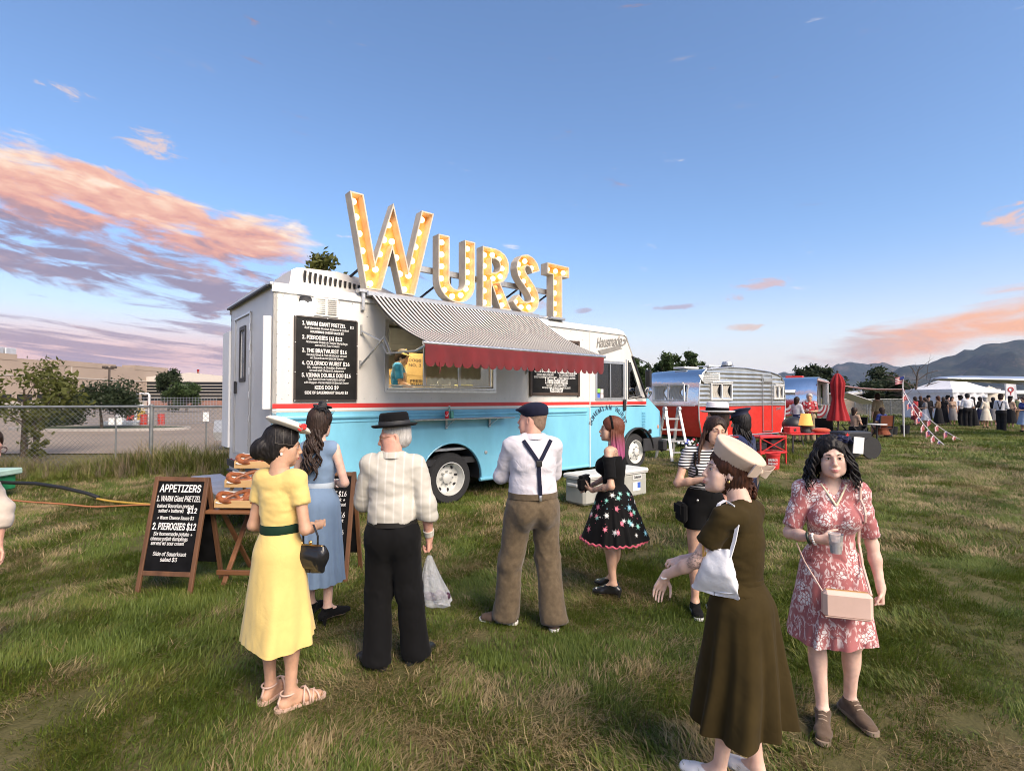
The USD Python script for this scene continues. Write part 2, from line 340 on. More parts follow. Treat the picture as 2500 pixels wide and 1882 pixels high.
for s, z in ((1.30, 3.05), (1.33, 2.45), (4.2, 3.1), (5.98, 3.06), (6.0, 2.9)): m.ell((s, -.002, z), (.01, .007, .01), sub=1)
obj('rivet', m.mesh(), alu, truck, kind='stuff')
# rear wall, its door, corner posts and bumper step
obj('rear_wall', MB().poly(sbox(0, .70, 2.5, 3.36).difference(sbox(1.14, .98, 2.06, 3.10)), (.0, 0, 0), (0, 1, 0), (0, 0, 1), .05).mesh(), rearwhite, truck)
obj('rear_apron', MB().box((.03, 1.25, .60), (.06, 2.5, .24), bev=.01).mesh(), rearwhite, truck)
rd = obj('rear_door', MB().poly(sbox(1.15, .99, 2.05, 3.09).difference(sbox(1.45, 2.16, 1.72, 2.90)), (-.012, 0, 0), (0, 1, 0), (0, 0, 1), .04).mesh(), rearwhite, truck)
obj('door_window', MB().box((.005, 1.585, 2.53), (.012, .28, .75)).mesh(), glass_mat('rear_door_glass', (.35, .37, .38), body=(.30, .32, .34), amount=.55), rd)
fr = sbox(1.42, 2.13, 1.75, 2.93).buffer(.03).difference(sbox(1.47, 2.18, 1.70, 2.88).buffer(.02))
obj('window_seal', MB().poly(fr, (-.026, 0, 0), (0, 1, 0), (0, 0, 1), .014).mesh(), black, rd)
obj('handle', MB().box((-.035, 1.965, 2.02), (.04, .045, .20), bev=.012).mesh(), black, rd)
m = MB().bar((-.02, 1.115, .97), (-.02, 1.115, 3.13), .03, .02).bar((-.02, 2.085, .97), (-.02, 2.085, 3.13), .03, .02).bar((-.022, 1.1, 3.12), (-.022, 2.1, 3.12), .02, .03)
for z in (1.2, 1.55, 1.9, 2.25, 2.6, 2.9): m.cyl((-.03, 1.10, z - .05), (-.03, 1.10, z + .05), .014, n=8)
obj('door_frame', m.mesh(), alu, truck)
obj('rain_gutter', MB().bar((-.05, .05, 3.33), (-.05, 2.45, 3.33), .05, .025).mesh(), black, truck)
for w0, z0, z1 in ((.42, 1.70, 2.93), (2.93, 1.02, 2.98)):
    obj('corner_fin', MB().box((-.06 if w0 < 1 else .02, w0 - (.36 if w0 < 1 else .20), (z0 + z1) / 2), (.10, .05 if w0 < 1 else .5, z1 - z0), bev=.01).mesh(), whiteline, truck)
for w0 in (2.30, 2.08):
    tl = obj('tail_light', MB().lathe([(0, .03), (.05, .028), (.06, .015), (.062, 0)], 18, (0, w0, .80), rotm((0, 1, 0), -90)).mesh(), mat('tail_lens', (.25, .01, .01) if w0 > 2.2 else (.6, .6, .6), .2), truck, smooth=40)
plate_mat = mat('diamond_plate', (.52, .53, .54), .30, metal=.9, var=.12, vs=3, bump=.6, bs=75, bd=.006)
obj('rear_step', MB().box((-.23, 1.6, .50), (.44, 3.0, .045), bev=.012).box((-.45, 1.6, .45), (.03, 3.0, .14), bev=.01).mesh(), plate_mat, truck)
obj('step_edge', MB().bar((-.012, -.02, .655), (-.012, 2.55, .655), .03, .035).mesh(), black, truck)
# underbody, chassis
obj('chassis', MB().box((4.2, .75, .62), (8.3, .12, .22)).box((4.2, 1.75, .62), (8.3, .12, .22)).box((3.0, 1.25, .80), (6.1, 2.35, .10)).box((4.7, 1.3, .55), (1.2, .8, .35)).cyl((2.79, .3, .5), (2.79, 2.2, .5), .09).cyl((7.81, .3, .62), (7.81, 2.2, .62), .06).mesh(), darkmetal, truck)
wl = MB()
for k in range(31):
    a = PI * k / 30; wl.box((2.79 + .60 * math.cos(a), .36, .5 + .60 * math.sin(a)), (.075, .64, .012), rotm((0, 1, 0), 90 - math.degrees(a)))
obj('wheel_arch', wl.mesh(), darkmetal, truck)
def wheel(c, r, dual):
    c = np.asarray(c, float); R = rotm((1, 0, 0), 90)            # lathe axis z -> -y (towards the camera side)
    tw = .235; t = obj('wheel', MB().lathe([(r * .62, -tw / 2), (r * .70, -tw / 2 - .008), (r * .90, -tw / 2 - .004), (r * .97, -tw * .38), (r, -tw * .28), (r, -.04), (r * .985, -.036), (r * .985, -.026), (r, -.022), (r, .022), (r * .985, .026), (r * .985, .036), (r, .04), (r, tw * .28), (r * .97, tw * .38), (r * .90, tw / 2 + .004), (r * .70, tw / 2 + .008), (r * .62, tw / 2)], 48, c, R).mesh(), rubber, truck, smooth=40)
    rm = mat('white_rim', (.66, .66, .62), .38, var=.12, vs=9)
    f = -1.0 if not dual else 1.0                                  # rear wheel dished inwards, front wheel outwards
    if dual: pr = [(r * .645, .125), (r * .62, .128), (r * .60, .10), (r * .57, .02), (r * .55, -.02), (r * .40, -.035), (r * .30, -.02), (r * .22, -.015), (r * .20, .03), (r * .12, .05), (0, .052)]
    else: pr = [(r * .645, .125), (r * .62, .128), (r * .60, .10), (r * .57, .05), (r * .50, .06), (r * .40, .105), (r * .30, .115), (r * .22, .115), (r * .19, .15), (r * .10, .165), (0, .167)]
    obj('rim', MB().lathe(pr, 40, c, R).mesh(), rm, t, smooth=40)
    for k in range(8 if dual else 5):
        a = 2 * PI * k / (8 if dual else 5) + .2; q = c + np.array([r * .475 * math.cos(a), (.033 if dual else -.080), r * .475 * math.sin(a)])
        obj('hand_hole', MB().lathe([(0, .006), (.030 if dual else .022, .005), (.034 if dual else .026, -.02)], 12, q - (0, .012, 0) if dual else q, R @ rotm((0, 0, 1), math.degrees(-a)) , ry=.62).mesh(), black, t)
    for k in range(8):
        a = 2 * PI * k / 8; q = c + np.array([r * .26 * math.cos(a), .012 if dual else -.118, r * .26 * math.sin(a)])
        obj('lug_nut', MB().cyl(q, q - (0, .035, 0), .017, .014, 6).mesh(), alu, t)
    return t
wheel((2.79, .16, .515), .428, True); wheel((7.81, .16, .625), .415, False)
for s, z in ((2.79, .515), (7.81, .63)):
    obj('wheel', MB().lathe([(.0, -.13), (.26, -.13), (.40, -.12), (.42, -.06), (.42, .06), (.40, .12), (0, .12)], 24, (s, 2.30, z), rotm((1, 0, 0), 90)).mesh(), rubber, truck, smooth=40)
# cab: side with door, quarter glass, sloping nose
cab = Polygon([(6.215, 1.715), (8.17, 1.715), (8.17, 1.88), (7.66, 2.78), (7.40, 3.22), (7.24, 3.27), (6.215, 3.27)])
doorwin = sbox(6.43, 1.86, 7.31, 2.60).buffer(.03)
qwin = Polygon([(7.52, 1.86), (7.97, 1.90), (7.60, 2.66), (7.52, 2.66)])
obj('cab_side', side_plate(cab.difference(doorwin).difference(qwin), .0, .04), white, truck)
cablow = Polygon([(6.215, .42), (7.40, .42), (7.40, .62), (8.24, .62), (8.24, .93), (8.69, .93), (8.69, 1.54), (8.19, 1.85), (8.17, 1.66), (6.215, 1.66)]).difference(Point(7.81, .60).buffer(.56, 24))
obj('cab_lower_panel', side_plate(cablow, .0, .04), blue, truck)
obj('cab_red_stripe', MB().box((7.19, -.001, 1.745), (1.95, .008, .062)).mesh(), red, truck)
obj('cab_white_line', MB().box((7.19, -.001, 1.694), (1.95, .007, .020)).mesh(), whiteline, truck)
obj('fender_flare', MB().sheet(np.array([[(7.81 + .575 * math.cos(a), y, .62 + .55 * math.sin(a)) for a in np.linspace(.12, PI, 26)] for y in (-.06, .5)]), .02).tube([(7.81 + .575 * math.cos(a), -.05, .62 + .55 * math.sin(a)) for a in np.linspace(.12, PI, 26)], .022, 8).mesh(), black, truck, smooth=40)
obj('seam', MB().box((6.20, -.003, 1.85), (.022, .012, 2.85)).mesh(), white, truck)
obj('pillar_seam', MB().box((7.43, -.002, 2.22), (.045, .01, 1.0), bev=.003).bar((7.42, -.002, 1.66), (7.36, -.002, 1.2), .008, .02).bar((7.36, -.002, 1.2), (7.30, -.002, .95), .008, .02).mesh(), alu, truck)
wf = obj('cab_window', side_plate(sbox(6.43, 1.86, 7.31, 2.60).buffer(.028), .014, .006), darkpane, truck)
obj('window_frame', side_plate(sbox(6.40, 1.83, 7.34, 2.63).buffer(.03).difference(sbox(6.45, 1.88, 7.29, 2.58).buffer(.02)), -.012, .02), alu, wf)
obj('window_bar', MB().box((6.87, .0, 2.23), (.03, .02, .72)).mesh(), alu, wf)
for k, (c, z, col) in enumerate(((6.50, 2.01, (.25, .6, .10)), (6.60, 2.0, (.8, .8, .78)), (6.49, 1.90, (.05, .12, .6)), (6.60, 1.90, (.85, .75, .75)))):
    obj('sticker', MB().box((c, .008, z), (.085, .004, .085)).mesh(), mat(f'sticker_{"abcd"[k]}', col, .5, var=.05), wf)
qp = obj('quarter_window', side_plate(qwin, .012, .006), darkpane, truck)
obj('quarter_frame', MB().bar((7.50, -.004, 1.84), (7.50, -.004, 2.70), .014, .022).bar((7.50, -.004, 1.84), (8.0, -.004, 1.885), .014, .022).mesh(), black, qp)
obj('windscreen', MB().sheet(np.array([[(8.10, y, 1.90) for y in (.08, 1.25, 2.42)], [(7.66, y, 2.74) for y in (.08, 1.25, 2.42)]]), .01).mesh(), darkpane, truck)
obj('screen_pillar', MB().bar((8.17, .0, 1.86), (7.64, .0, 2.80), .05, .06, up=(0, 1, 0), bev=.01).bar((8.17, 2.5, 1.86), (7.64, 2.5, 2.80), .05, .06, up=(0, 1, 0), bev=.01).mesh(), black, truck)
obj('cab_far_side', flip(side_plate(cab.union(cablow), 2.46, .04)), white, truck)
fr = [(6.18, 1, 0), (7.20, 1, 0), (7.34, .85, 0), (7.42, .35, -.04), (7.66, .12, -.46)]
obj('cab_roof', MB().sheet(roof_sheet(fr), .02).mesh(), white, truck, smooth=40)
obj('hood', MB().sheet(np.array([[(s, y, z) for y in (.0, .12, 1.25, 2.38, 2.5)] for s, z in ((8.15, 1.90), (8.20, 1.85), (8.69, 1.53), (8.71, 1.40), (8.71, .93))]), .02).mesh(), blue, truck, smooth=30)
m = MB()
for k in range(10): m.box((8.06, -.006, 1.20 + k * .036), (.13, .018, .016), rotm((1, 0, 0), 20))
obj('hood_louvre', m.mesh(), blue, truck)
obj('nose_latch', MB().box((8.14, -.03, 1.07), (.24, .035, .05), bev=.01).box((8.27, -.04, 1.08), (.05, .05, .10), bev=.01).mesh(), black, truck)
obj('door_handle', MB().box((7.33, -.03, 1.70), (.07, .06, .26), bev=.02).mesh(), black, truck)
obj('marker_light', MB().ell((8.63, -.005, 1.17), (.025, .012, .05)).mesh(), mat('amber_lens', (.7, .22, .05), .25), truck)
obj('front_bumper', MB().box((8.66, .7, .74), (.14, 1.8, .26), bev=.03).box((8.38, -.02, .77), (.72, .03, .30), bev=.01).box((8.735, -.03, .72), (.06, .04, .30), bev=.01).mesh(), darkmetal, truck)
mi = obj('mirror', MB().box((7.98, -.20, 2.30), (.07, .17, .40), bev=.03).mesh(), black, truck, smooth=30)
obj('mirror_arm', MB().tube([(7.62, -.01, 2.80), (7.92, -.20, 2.66), (8.02, -.22, 2.55), (8.06, -.22, 1.95), (8.04, -.16, 1.86), (7.75, -.01, 1.86)], .012, 8).mesh(), black, mi)
obj('convex_mirror', MB().lathe([(0, .03), (.05, .025), (.085, 0), (.08, -.03), (0, -.05)], 20, (7.93, -.22, 2.01), rotm((0, 1, 0), -90)).mesh(), mat('mirror_chrome', (.75, .75, .75), .12, metal=1.0, var=.02), mi, smooth=40)
obj('cab_interior', MB().box((6.9, 1.2, 1.35), (1.2, 2.2, .10)).box((6.75, .55, 1.75), (.5, .45, .12), bev=.03).box((6.52, .55, 2.1), (.12, .45, .65), bev=.04).box((7.85, 1.2, 1.75), (.3, 2.2, .18), bev=.03).box((6.30, 1.25, 2.2), (.04, 2.4, 2.0)).mesh(), darkmetal, truck)
obj('steering_wheel', MB().tube([np.array((7.62, .6, 1.98)) + rotm((0, 1, 0), -60) @ (.2 * math.cos(a), .2 * math.sin(a), 0) for a in np.linspace(0, 2 * PI, 20)[:-1]], .014, 6, closed=True).mesh(), black, truck)
# painted words on the cab
def script_word(o, w, h, slope):
    mb = MB(); put_text(mb, 'Hausmade', h, o, nrm((1, 0, slope)), EZ, width=w, shear=.28, bold=True, depth=.004); return mb
grey_paint = mat('grey_sign_paint', (.23, .22, .20), .5, var=.15)
lg = MB(); put_text(lg, 'Hausmade', .20, (6.42, -.006, 2.92), nrm((1, 0, .13)), EZ, width=.86, shear=.28, bold=True, depth=.005)
tail = Polygon([(6.44, 2.84), (7.30, 3.01), (7.40, 3.06), (7.44, 3.13), (7.38, 3.18), (7.30, 3.15), (7.31, 3.12), (7.37, 3.12), (7.35, 3.07), (7.25, 3.03), (6.46, 2.86), (6.54, 2.76), (7.28, 2.95), (7.28, 2.97), (6.55, 2.79), (6.48, 2.85)]).buffer(0)
tail = tail.union(Polygon([(6.50, 2.845), (7.24, 3.0), (7.22, 2.95), (6.56, 2.795)]))
lg.poly(tail, (0, -.003, 0), EX, EZ, .004)
obj('painted_name', lg.mesh(), grey_paint, truck)
lg = MB(); word = 'BOHEMIAN WURST'; cx, cz, rr = 6.80, 1.22, .38
for k, ch in enumerate(word):
    if ch == ' ': continue
    a = math.radians(165 - k * 150 / (len(word) - 1)); p = (cx + 1.45 * rr * math.cos(a), -.005, cz + rr * math.sin(a))
    put_text(lg, ch, .095, p, (math.sin(a), 0, -math.cos(a)), (math.cos(a), 0, math.sin(a)), align='c', bold=True, depth=.004)
obj('painted_arc_words', lg.mesh(), mat('navy_sign_paint', (.03, .06, .10), .5), truck)
obj('lock', MB().lathe([(0, .015), (.03, .012), (.035, 0)], 14, (3.49, 0, .91), rotm((1, 0, 0), 90)).mesh(), alu, truck)
# menu board on the side, louvre, twin lamp
mbd = obj('menu_board', MB().box((.70, -.018, 2.385), (.87, .022, 1.13)).mesh(), boardblack, truck)
m = MB()
for x0 in (.27, 1.13): m.box((x0, -.022, 2.385), (.022, .034, 1.16), bev=.004)
for z0 in (1.815, 2.955): m.box((.70, -.022, z0), (.838, .034, .022), bev=.004)
obj('board_frame', m.mesh(), mat('dark_brown_frame', (.045, .035, .03), .5), mbd)
m = MB()
for x0 in (.27, .70, 1.13):
    for z0 in (1.815, 2.2, 2.6, 2.955):
        if x0 != .70 or z0 in (1.815, 2.955): m.ell((x0, -.042, z0), (.009, .006, .009), sub=1)
obj('screw', m.mesh(), alu, mbd, kind='stuff')
lines = [('1. WARM GIANT PRETZEL', .052, 2.845, .60, 0, 'l', True), ('$12', .034, 2.845, .055, 0, 'r', True), ('Soft Bavarian Pretzel Buttered & Salted', .030, 2.795, .62, .2, 'c', False), ('HOUSEMADE CHEESE SAUCE $3', .030, 2.745, .46, 0, 'c', True),
         ('2. PIEROGIES (6) $12', .052, 2.655, .55, 0, 'l', True), ('Homemade Potato & Cheese Dumplings', .030, 2.605, .58, .2, 'c', False), ('served w/ Sour Cream', .030, 2.563, .34, .2, 'c', False),
         ('3. THE BRATWURST $16', .052, 2.475, .62, 0, 'l', True), ('Smoked Beef & Pork Bratwurst served', .030, 2.430, .56, .2, 'c', False), ('w/ Sauerkraut & Special Sauce', .030, 2.388, .46, .2, 'c', False),
         ('4. COLORADO WURST $16', .052, 2.305, .66, 0, 'l', True), ('Elk, Jalapeno, & Cheddar Bratwurst', .030, 2.258, .54, .2, 'c', False), ('served with Cheese & Jalapenos', .030, 2.216, .48, .2, 'c', False),
         ('5. VIENNA DOUBLE DOG $16', .052, 2.140, .68, 0, 'l', True), ('Two Beef & Pork Frankfurters served', .030, 2.095, .52, .2, 'c', False), ('with Pepper-Pickle Relish & Special Sauce', .030, 2.050, .62, .2, 'c', False),
         ('KIDS DOG $9', .050, 1.972, .33, 0, 'c', True), ('SIDE OF SAUERKRAUT SALAD $3', .036, 1.908, .60, 0, 'c', True)]
for s_, h_, z_, w_, sh_, al_, bo_ in lines:
    m = MB(); put_text(m, s_, h_, ({'l': .36, 'c': .70, 'r': 1.08}[al_], -.030, z_), EX, EZ, al_, w_, bold=bo_, shear=sh_, depth=.003)
    obj('menu_line', m.mesh(), lettering, mbd)
lv = obj('side_louvre', MB().box((.685, -.012, 3.115), (.35, .02, .26), bev=.005).mesh(), white, truck)
for c in (.605, .765):
    for k in range(8): obj('slat', MB().box((c, -.030, 3.02 + k * .028), (.125, .03, .006), rotm((1, 0, 0), -35)).mesh(), white, lv)
lp = obj('side_lamp', MB().lathe([(0, .09), (.04, .088), (.075, .06), (.09, .0), (.086, 0), (.07, .05), (0, .075)], 20, (.38, -.085, 3.145), rotm((1, 0, 0), 18)).cyl((.38, 0, 3.20), (.38, -.09, 3.215), .016).box((.38, -.006, 3.18), (.10, .012, .10), bev=.004).mesh(), darkmetal, truck, smooth=40)
for dx in (-.04, .045): obj('bulb', MB().ell((.38 + dx * 1.3, -.15, 3.095), (.055, .055, .050)).mesh(), mat('flood_bulb', (.9, .9, .85), .3, emit=(1.0, .93, .80), estr=7.0), lp)
# second board
b2 = obj('chalk_board', MB().box((5.185, -.016, 2.45), (1.28, .02, 1.02)).mesh(), boardblack, truck)
m = MB()
for x0 in (4.53, 5.84): m.box((x0, -.022, 2.45), (.055, .034, 1.13), bev=.005)
for z0 in (1.93, 2.98): m.box((5.185, -.022, z0), (1.255, .034, .055), bev=.005)
obj('board_frame', m.mesh(), mat('dark_wood_frame', (.07, .045, .03), .5, var=.3, vs=12), b2)
for s_, h_, z_, w_, c_ in (('3. The Bratwurst $16', .10, 2.345, .56, 4.90), ('4. Colorado Wurst $16', .10, 2.335, .56, 5.50), ('SMOKED BEEF, PORK BRAT', .035, 2.285, .46, 4.90), ('ELK, JALAPENO, CHEDDAR', .035, 2.285, .46, 5.50), ('SERVED W/ SAUERKRAUT & SPECIAL SAUCE', .038, 2.235, .60, 4.90), ('SERVED W/ CHEESE, JALAPENOS', .038, 2.230, .46, 5.50),
                       ('5. Vienna Double Dog $16', .11, 2.130, .62, 5.20), ('TWO BEEF + PORK FRANKFURTERS', .035, 2.080, .56, 5.20), ('SERVED W/ PEPPER, PICKLE RELISH + SPECIAL SAUCE', .035, 2.035, .78, 5.20), ('Kids Dog $9', .085, 1.965, .36, 5.20)):
    m = MB(); put_text(m, s_, h_, (c_, -.027, z_), EX, EZ, 'c', w_, depth=.003, bold=h_ > .05); obj('menu_line', m.mesh(), lettering, b2)
# serving hatch
hatch = obj('serving_hatch', side_plate(sbox(WS0 - .02, WZ0 - .03, WS1 + .02, WZ1 + .02).difference(sbox(WS0 + .045, WZ0 + .05, WS1 - .045, WZ1 - .05)), -.014, .03), alu, truck)
obj('hatch_sill', MB().box((2.645, -.03, WZ0 + .02), (2.06, .05, .025), bev=.006).box((2.645, .06, WZ0 + .075), (2.0, .10, .02), bev=.004).mesh(), alu, hatch)
for x0, wd in ((2.285, .055), (2.955, .05), (3.61, .04)): obj('mullion', MB().box((x0, .03, 2.50), (wd, .03, .95), bev=.006).mesh(), alu, hatch)
for x0, x1 in ((2.315, 2.93), (2.98, 3.59)):
    obj('pane', MB().box(((x0 + x1) / 2, .035, 2.50), (x1 - x0, .006, .93)).mesh(), pane, hatch)
# inside of the kitchen
obj('kitchen_floor', MB().box((3.1, 1.25, 1.0), (6.1, 2.38, .04)).mesh(), steel, truck)
obj('kitchen_back', MB().box((3.1, 2.42, 2.12), (6.1, .03, 2.2)).box((.08, 1.25, 2.12), (.03, 2.3, 2.2)).mesh(), stainless, truck)
obj('kitchen_ceiling', MB().box((3.1, 1.25, 3.235), (6.1, 2.36, .02)).mesh(), stainless, truck)
obj('exhaust_hood', MB().box((2.5, 2.0, 3.0), (2.2, .7, .36), bev=.02).box((2.5, 1.62, 2.80), (2.2, .06, .14), bev=.01).mesh(), darkmetal, truck)
obj('kitchen_counter', MB().box((3.0, .33, 1.955), (3.2, .46, .04), bev=.008).box((3.0, 1.98, 1.92), (3.2, .75, .05), bev=.01).mesh(), stainless, truck)
obj('ceiling_lamp', MB().box((2.3, .75, 3.205), (1.6, .16, .03)).mesh(), mat('kitchen_tube', (.9, .9, .85), .4, emit=(1.0, .84, .52), estr=20.0), truck)
# awning: striped canvas, red scalloped valance, cassette and folding arms
AS0, AS1, AP, AZT, AZB = 1.30, 4.66, 1.62, 3.40, 2.55
g = Graph(); p = g.node('texture_coordinate', 'object'); xs = g.node('separate_xyz', 'x', vector=p)
f = g.m('fraction', g.m('multiply', g.sub(xs, AS0), 1 / .0700))
lead = g.step(f, .54, .58); thin = g.band(f, .74, .755, .79, .805)
bc = g.mix(lead, (.016, .016, .018), (.76, .73, .68))
ns = g.noise(p, 9.0, 5.0); bc = g.mix(g.mul(ns, .10), bc, (.30, .27, .24))
dif = g.node('principled_bsdf', 'BSDF', base_color=bc, roughness=.85, specular_ior_level=.2)
tl = g.node('translucent_bsdf', 'BSDF', color=bc)
canvas = g.material('striped_canvas', g.node('mix_closure', 'closure', fac=.22, closure1=dif, closure2=tl))
def canopy_pt(s, t):
    sag = -.10 * math.sin(PI * t) - .020 * math.sin(PI * t) * (1 - math.cos(2 * PI * 3 * (s - AS0) / (AS1 - AS0))) / 2
    return (s, -.03 - AP * t, AZT + (AZB - AZT) * t + sag)
P = np.array([[canopy_pt(s, t) for s in np.linspace(AS0, AS1, 61)] for t in np.linspace(0, 1, 19)])
obj('awning_canopy', MB().sheet(P, .004).mesh(), canvas, truck, smooth=True)
nsc = 24; P = []
for t in np.linspace(0, 1, 9):
    row = []
    for s in np.linspace(0, nsc, nsc * 8 + 1):
        sc = math.sqrt(max(0, 1 - (2 * (s % 1) - 1) ** 2)) if 0 < s < nsc else 0
        d = .215 + .062 * sc; row.append((AS0 + (AS1 - AS0) * s / nsc, -.045 - AP - .012 * math.sin(s * 1.3) * t - .008 * math.sin(s * 4.1) * t, AZB - .035 - d * t))
    P.append(row)
vmat = mat('red_valance', (.125, .006, .009), .85, var=.18, vs=5, sheen=.2, bump=.15, bs=60)
vl = obj('awning_valance', MB().sheet(np.array(P), .004).mesh(), vmat, truck, smooth=True)
obj('loose_string', MB().tube([(1.50, -1.68, 2.30), (1.505, -1.69, 2.22), (1.50, -1.68, 2.16)], .006, 5).mesh(), vmat, vl)
obj('awning_bar', MB().cyl((AS0 - .02, -.03 - AP, AZB - .02), (AS1 + .05, -.03 - AP, AZB - .02), .024).mesh(), alu, truck)
obj('awning_cassette', MB().box((2.98, -.05, 3.385), (3.44, .09, .09), bev=.015).box((1.22, -.03, 3.27), (.05, .05, .28), bev=.005).mesh(), steel, truck)
for s0 in (1.36, 4.60):
    q = [(s0 - .16, -.02, 2.83), (s0 + .02, -.28, 2.68), (s0 + .02, -.50, 2.48), (s0 + .02, -1.30, 2.46), (s0 + .02, -1.62, 2.53)]
    m = MB()
    for a, b in zip(q[:-1], q[1:]): m.bar(a, b, .035, .022, bev=.004)
    m.bar((s0 - .17, -.02, 2.32), (s0 + .02, -.40, 2.72), .03, .02, bev=.004).bar((s0 - .17, -.012, 2.30), (s0 - .17, -.012, 2.40), .05, .02).bar((s0 - .16, -.012, 2.78), (s0 - .16, -.012, 2.92), .05, .02)
    m.bar((s0 + .02, -.40, 2.72), (s0 + .02, -.62, 2.45), .035, .02, bev=.004)
    obj('awning_arm', m.mesh(), steel, truck)
# fold-down shelf
obj('shelf', MB().box((2.92, -.16, 1.515), (1.98, .30, .022), bev=.008).mesh(), alu, truck)
for s in (2.66, 3.55): obj('shelf_bracket', MB().box((s, -.03, 1.43), (.035, .03, .16), bev=.005).bar((s, -.02, 1.37), (s, -.26, 1.50), .03, .012).mesh(), steel, truck)
# roof air conditioner
ac = obj('roof_air_conditioner', trimesh.convex.convex_hull(np.array([(.32 + dx, .45 + dy, z) for dx, dy, z in ((0, 0, 3.40), (0, 1.0, 3.40), (2.0, 0.0, 3.40), (2.0, 1.0, 3.40), (.06, .08, 3.70), (.06, .92, 3.70), (.16, .12, 3.76), (.16, .88, 3.76), (.75, .10, 3.78), (.75, .90, 3.78), (1.2, .12, 3.74), (1.2, .88, 3.74), (1.7, .12, 3.58), (1.7, .88, 3.58), (1.95, .1, 3.45), (1.95, .9, 3.45))])), white, truck)
for k in range(14): obj('vent_slot', MB().box((.55 + k * .075, .478 + .01 * (k > 9), 3.62 - .004 * k), (.03, .04, max(.05, .17 - .009 * k)), rotm((1, 0, 0), 14)).mesh(), black, ac)
obj('roof_vent', MB().box((2.0, 1.7, 3.45), (.5, .5, .12), bev=.04).box((5.2, 1.5, 3.47), (.6, .6, .14), bev=.04).mesh(), white, truck)

# ---------------------------------------------------------------- marquee letters on the roof

sign = thing('marquee_sign', 'five tall bulb-lit marquee letters standing along the food truck roof', 'sign', TR_LOC, TR_ROT)
LET = {
 'W': Polygon([(1.01, 4.841), (1.215, 4.841), (1.405, 3.876), (1.697, 4.829), (1.959, 3.858), (2.191, 4.831), (2.412, 4.831), (2.07, 3.46), (1.852, 3.46), (1.685, 4.12), (1.502, 3.46), (1.269, 3.46)]),
 'U': LineString([(2.615, 4.55), (2.615, 3.82)] + [(2.875 - .26 * math.cos(a), 3.80 - .245 * math.sin(a)) for a in np.linspace(.15, PI - .15, 14)] + [(3.135, 3.82), (3.135, 4.55)]).buffer(.106, cap_style=2, join_style=1).intersection(sbox(2, 3.44, 4, 4.53)),
 'R': Polygon([(3.405, 4.503), (3.694, 4.505), (3.80, 4.485), (3.90, 4.44), (3.963, 4.37), (4.0, 4.27), (3.995, 4.15), (3.95, 4.03), (3.872, 3.945), (3.796, 3.905), (4.055, 3.442), (3.80, 3.442), (3.607, 3.859), (3.60, 3.442), (3.40, 3.442)]).difference(Polygon([(3.607, 4.317), (3.694, 4.325), (3.77, 4.284), (3.80, 4.209), (3.77, 4.125), (3.70, 4.080), (3.607, 4.075)])),
 'S': LineString([(4.665, 4.24), (4.625, 4.345), (4.55, 4.41), (4.455, 4.435), (4.36, 4.41), (4.30, 4.335), (4.285, 4.25), (4.31, 4.16), (4.37, 4.085), (4.455, 4.005), (4.545, 3.915), (4.62, 3.82), (4.645, 3.72), (4.62, 3.63), (4.55, 3.565), (4.45, 3.54), (4.35, 3.55), (4.26, 3.595), (4.165, 3.69)]).buffer(.104, cap_style=2),
 'T': Polygon([(4.968, 4.482), (5.573, 4.482), (5.573, 4.265), (5.372, 4.265), (5.372, 3.43), (5.12, 3.43), (5.12, 4.265), (4.968, 4.265)])}
BULBS = {
 'W': [(1.094, 4.728), (1.138, 4.507), (1.187, 4.272), (1.235, 4.027), (1.29, 3.787), (1.362, 3.558), (1.653, 4.503), (1.583, 4.262), (1.513, 4.029), (1.446, 3.786), (1.714, 4.259), (1.787, 4.022), (1.852, 3.78), (1.928, 3.549), (2.234, 4.714), (2.178, 4.494), (2.122, 4.255), (2.065, 4.021), (2.002, 3.777)],
 'U': [(2.615, 4.427), (2.615, 4.224), (2.615, 4.029), (2.612, 3.824), (2.675, 3.643), (2.83, 3.56), (3.0, 3.60), (3.105, 3.72), (3.135, 3.83), (3.135, 4.011), (3.135, 4.213), (3.135, 4.418)],
 'R': [(3.50, 4.378), (3.50, 4.183), (3.50, 3.962), (3.50, 3.742), (3.50, 3.536), (3.68, 4.41), (3.83, 4.36), (3.90, 4.20), (3.86, 4.05), (3.69, 3.985), (3.75, 3.83), (3.83, 3.674), (3.90, 3.534)],
 'S': [(4.623, 4.324), (4.455, 4.430), (4.297, 4.342), (4.30, 4.174), (4.42, 4.043), (4.552, 3.905), (4.640, 3.727), (4.554, 3.570), (4.359, 3.550), (4.220, 3.635)],
 'T': [(5.05, 4.371), (5.27, 4.371), (5.485, 4.371), (5.245, 4.142), (5.245, 3.929), (5.245, 3.721), (5.245, 3.525)]}
face_m = mat('letter_face', (.74, .34, .085), .55, var=.25, vs=7, bump=.1, bs=30)
rim_m = mat('letter_rim', (.56, .48, .37), .5, var=.15, vs=5)
bulb_m = mat('marquee_bulb', (.9, .8, .6), .3, var=0, emit=(1.0, .58, .22), estr=1.8)
dead_m = mat('dead_bulb', (.8, .45, .12), .25, var=.05)
LD = .20                                             # depth of the letter trays; front edge at y = -.02
for ch in 'WURST':
    q = LET[ch]; fy = -.02 if ch != 'W' else -.03
    back = obj('letter', side_plate(q.buffer(-.004), fy + LD - .03, .02), face_m, sign, label=f'letter {ch} of the marquee, orange tray lit by round bulbs')
    obj('rim', side_plate(q.difference(q.buffer(-.020, join_style=2)), fy, LD - .012), rim_m, back)
    bt = trimesh.creation.icosphere(1, 1.0)
    for s_, z_ in BULBS[ch]:
        dead = ch == 'R' and (s_, z_) == (3.75, 3.83)
        obj('bulb', (bt.vertices * (.050, .046, .050) + (s_, fy + LD - .115, z_), bt.faces), dead_m if dead else bulb_m, back, smooth=True)
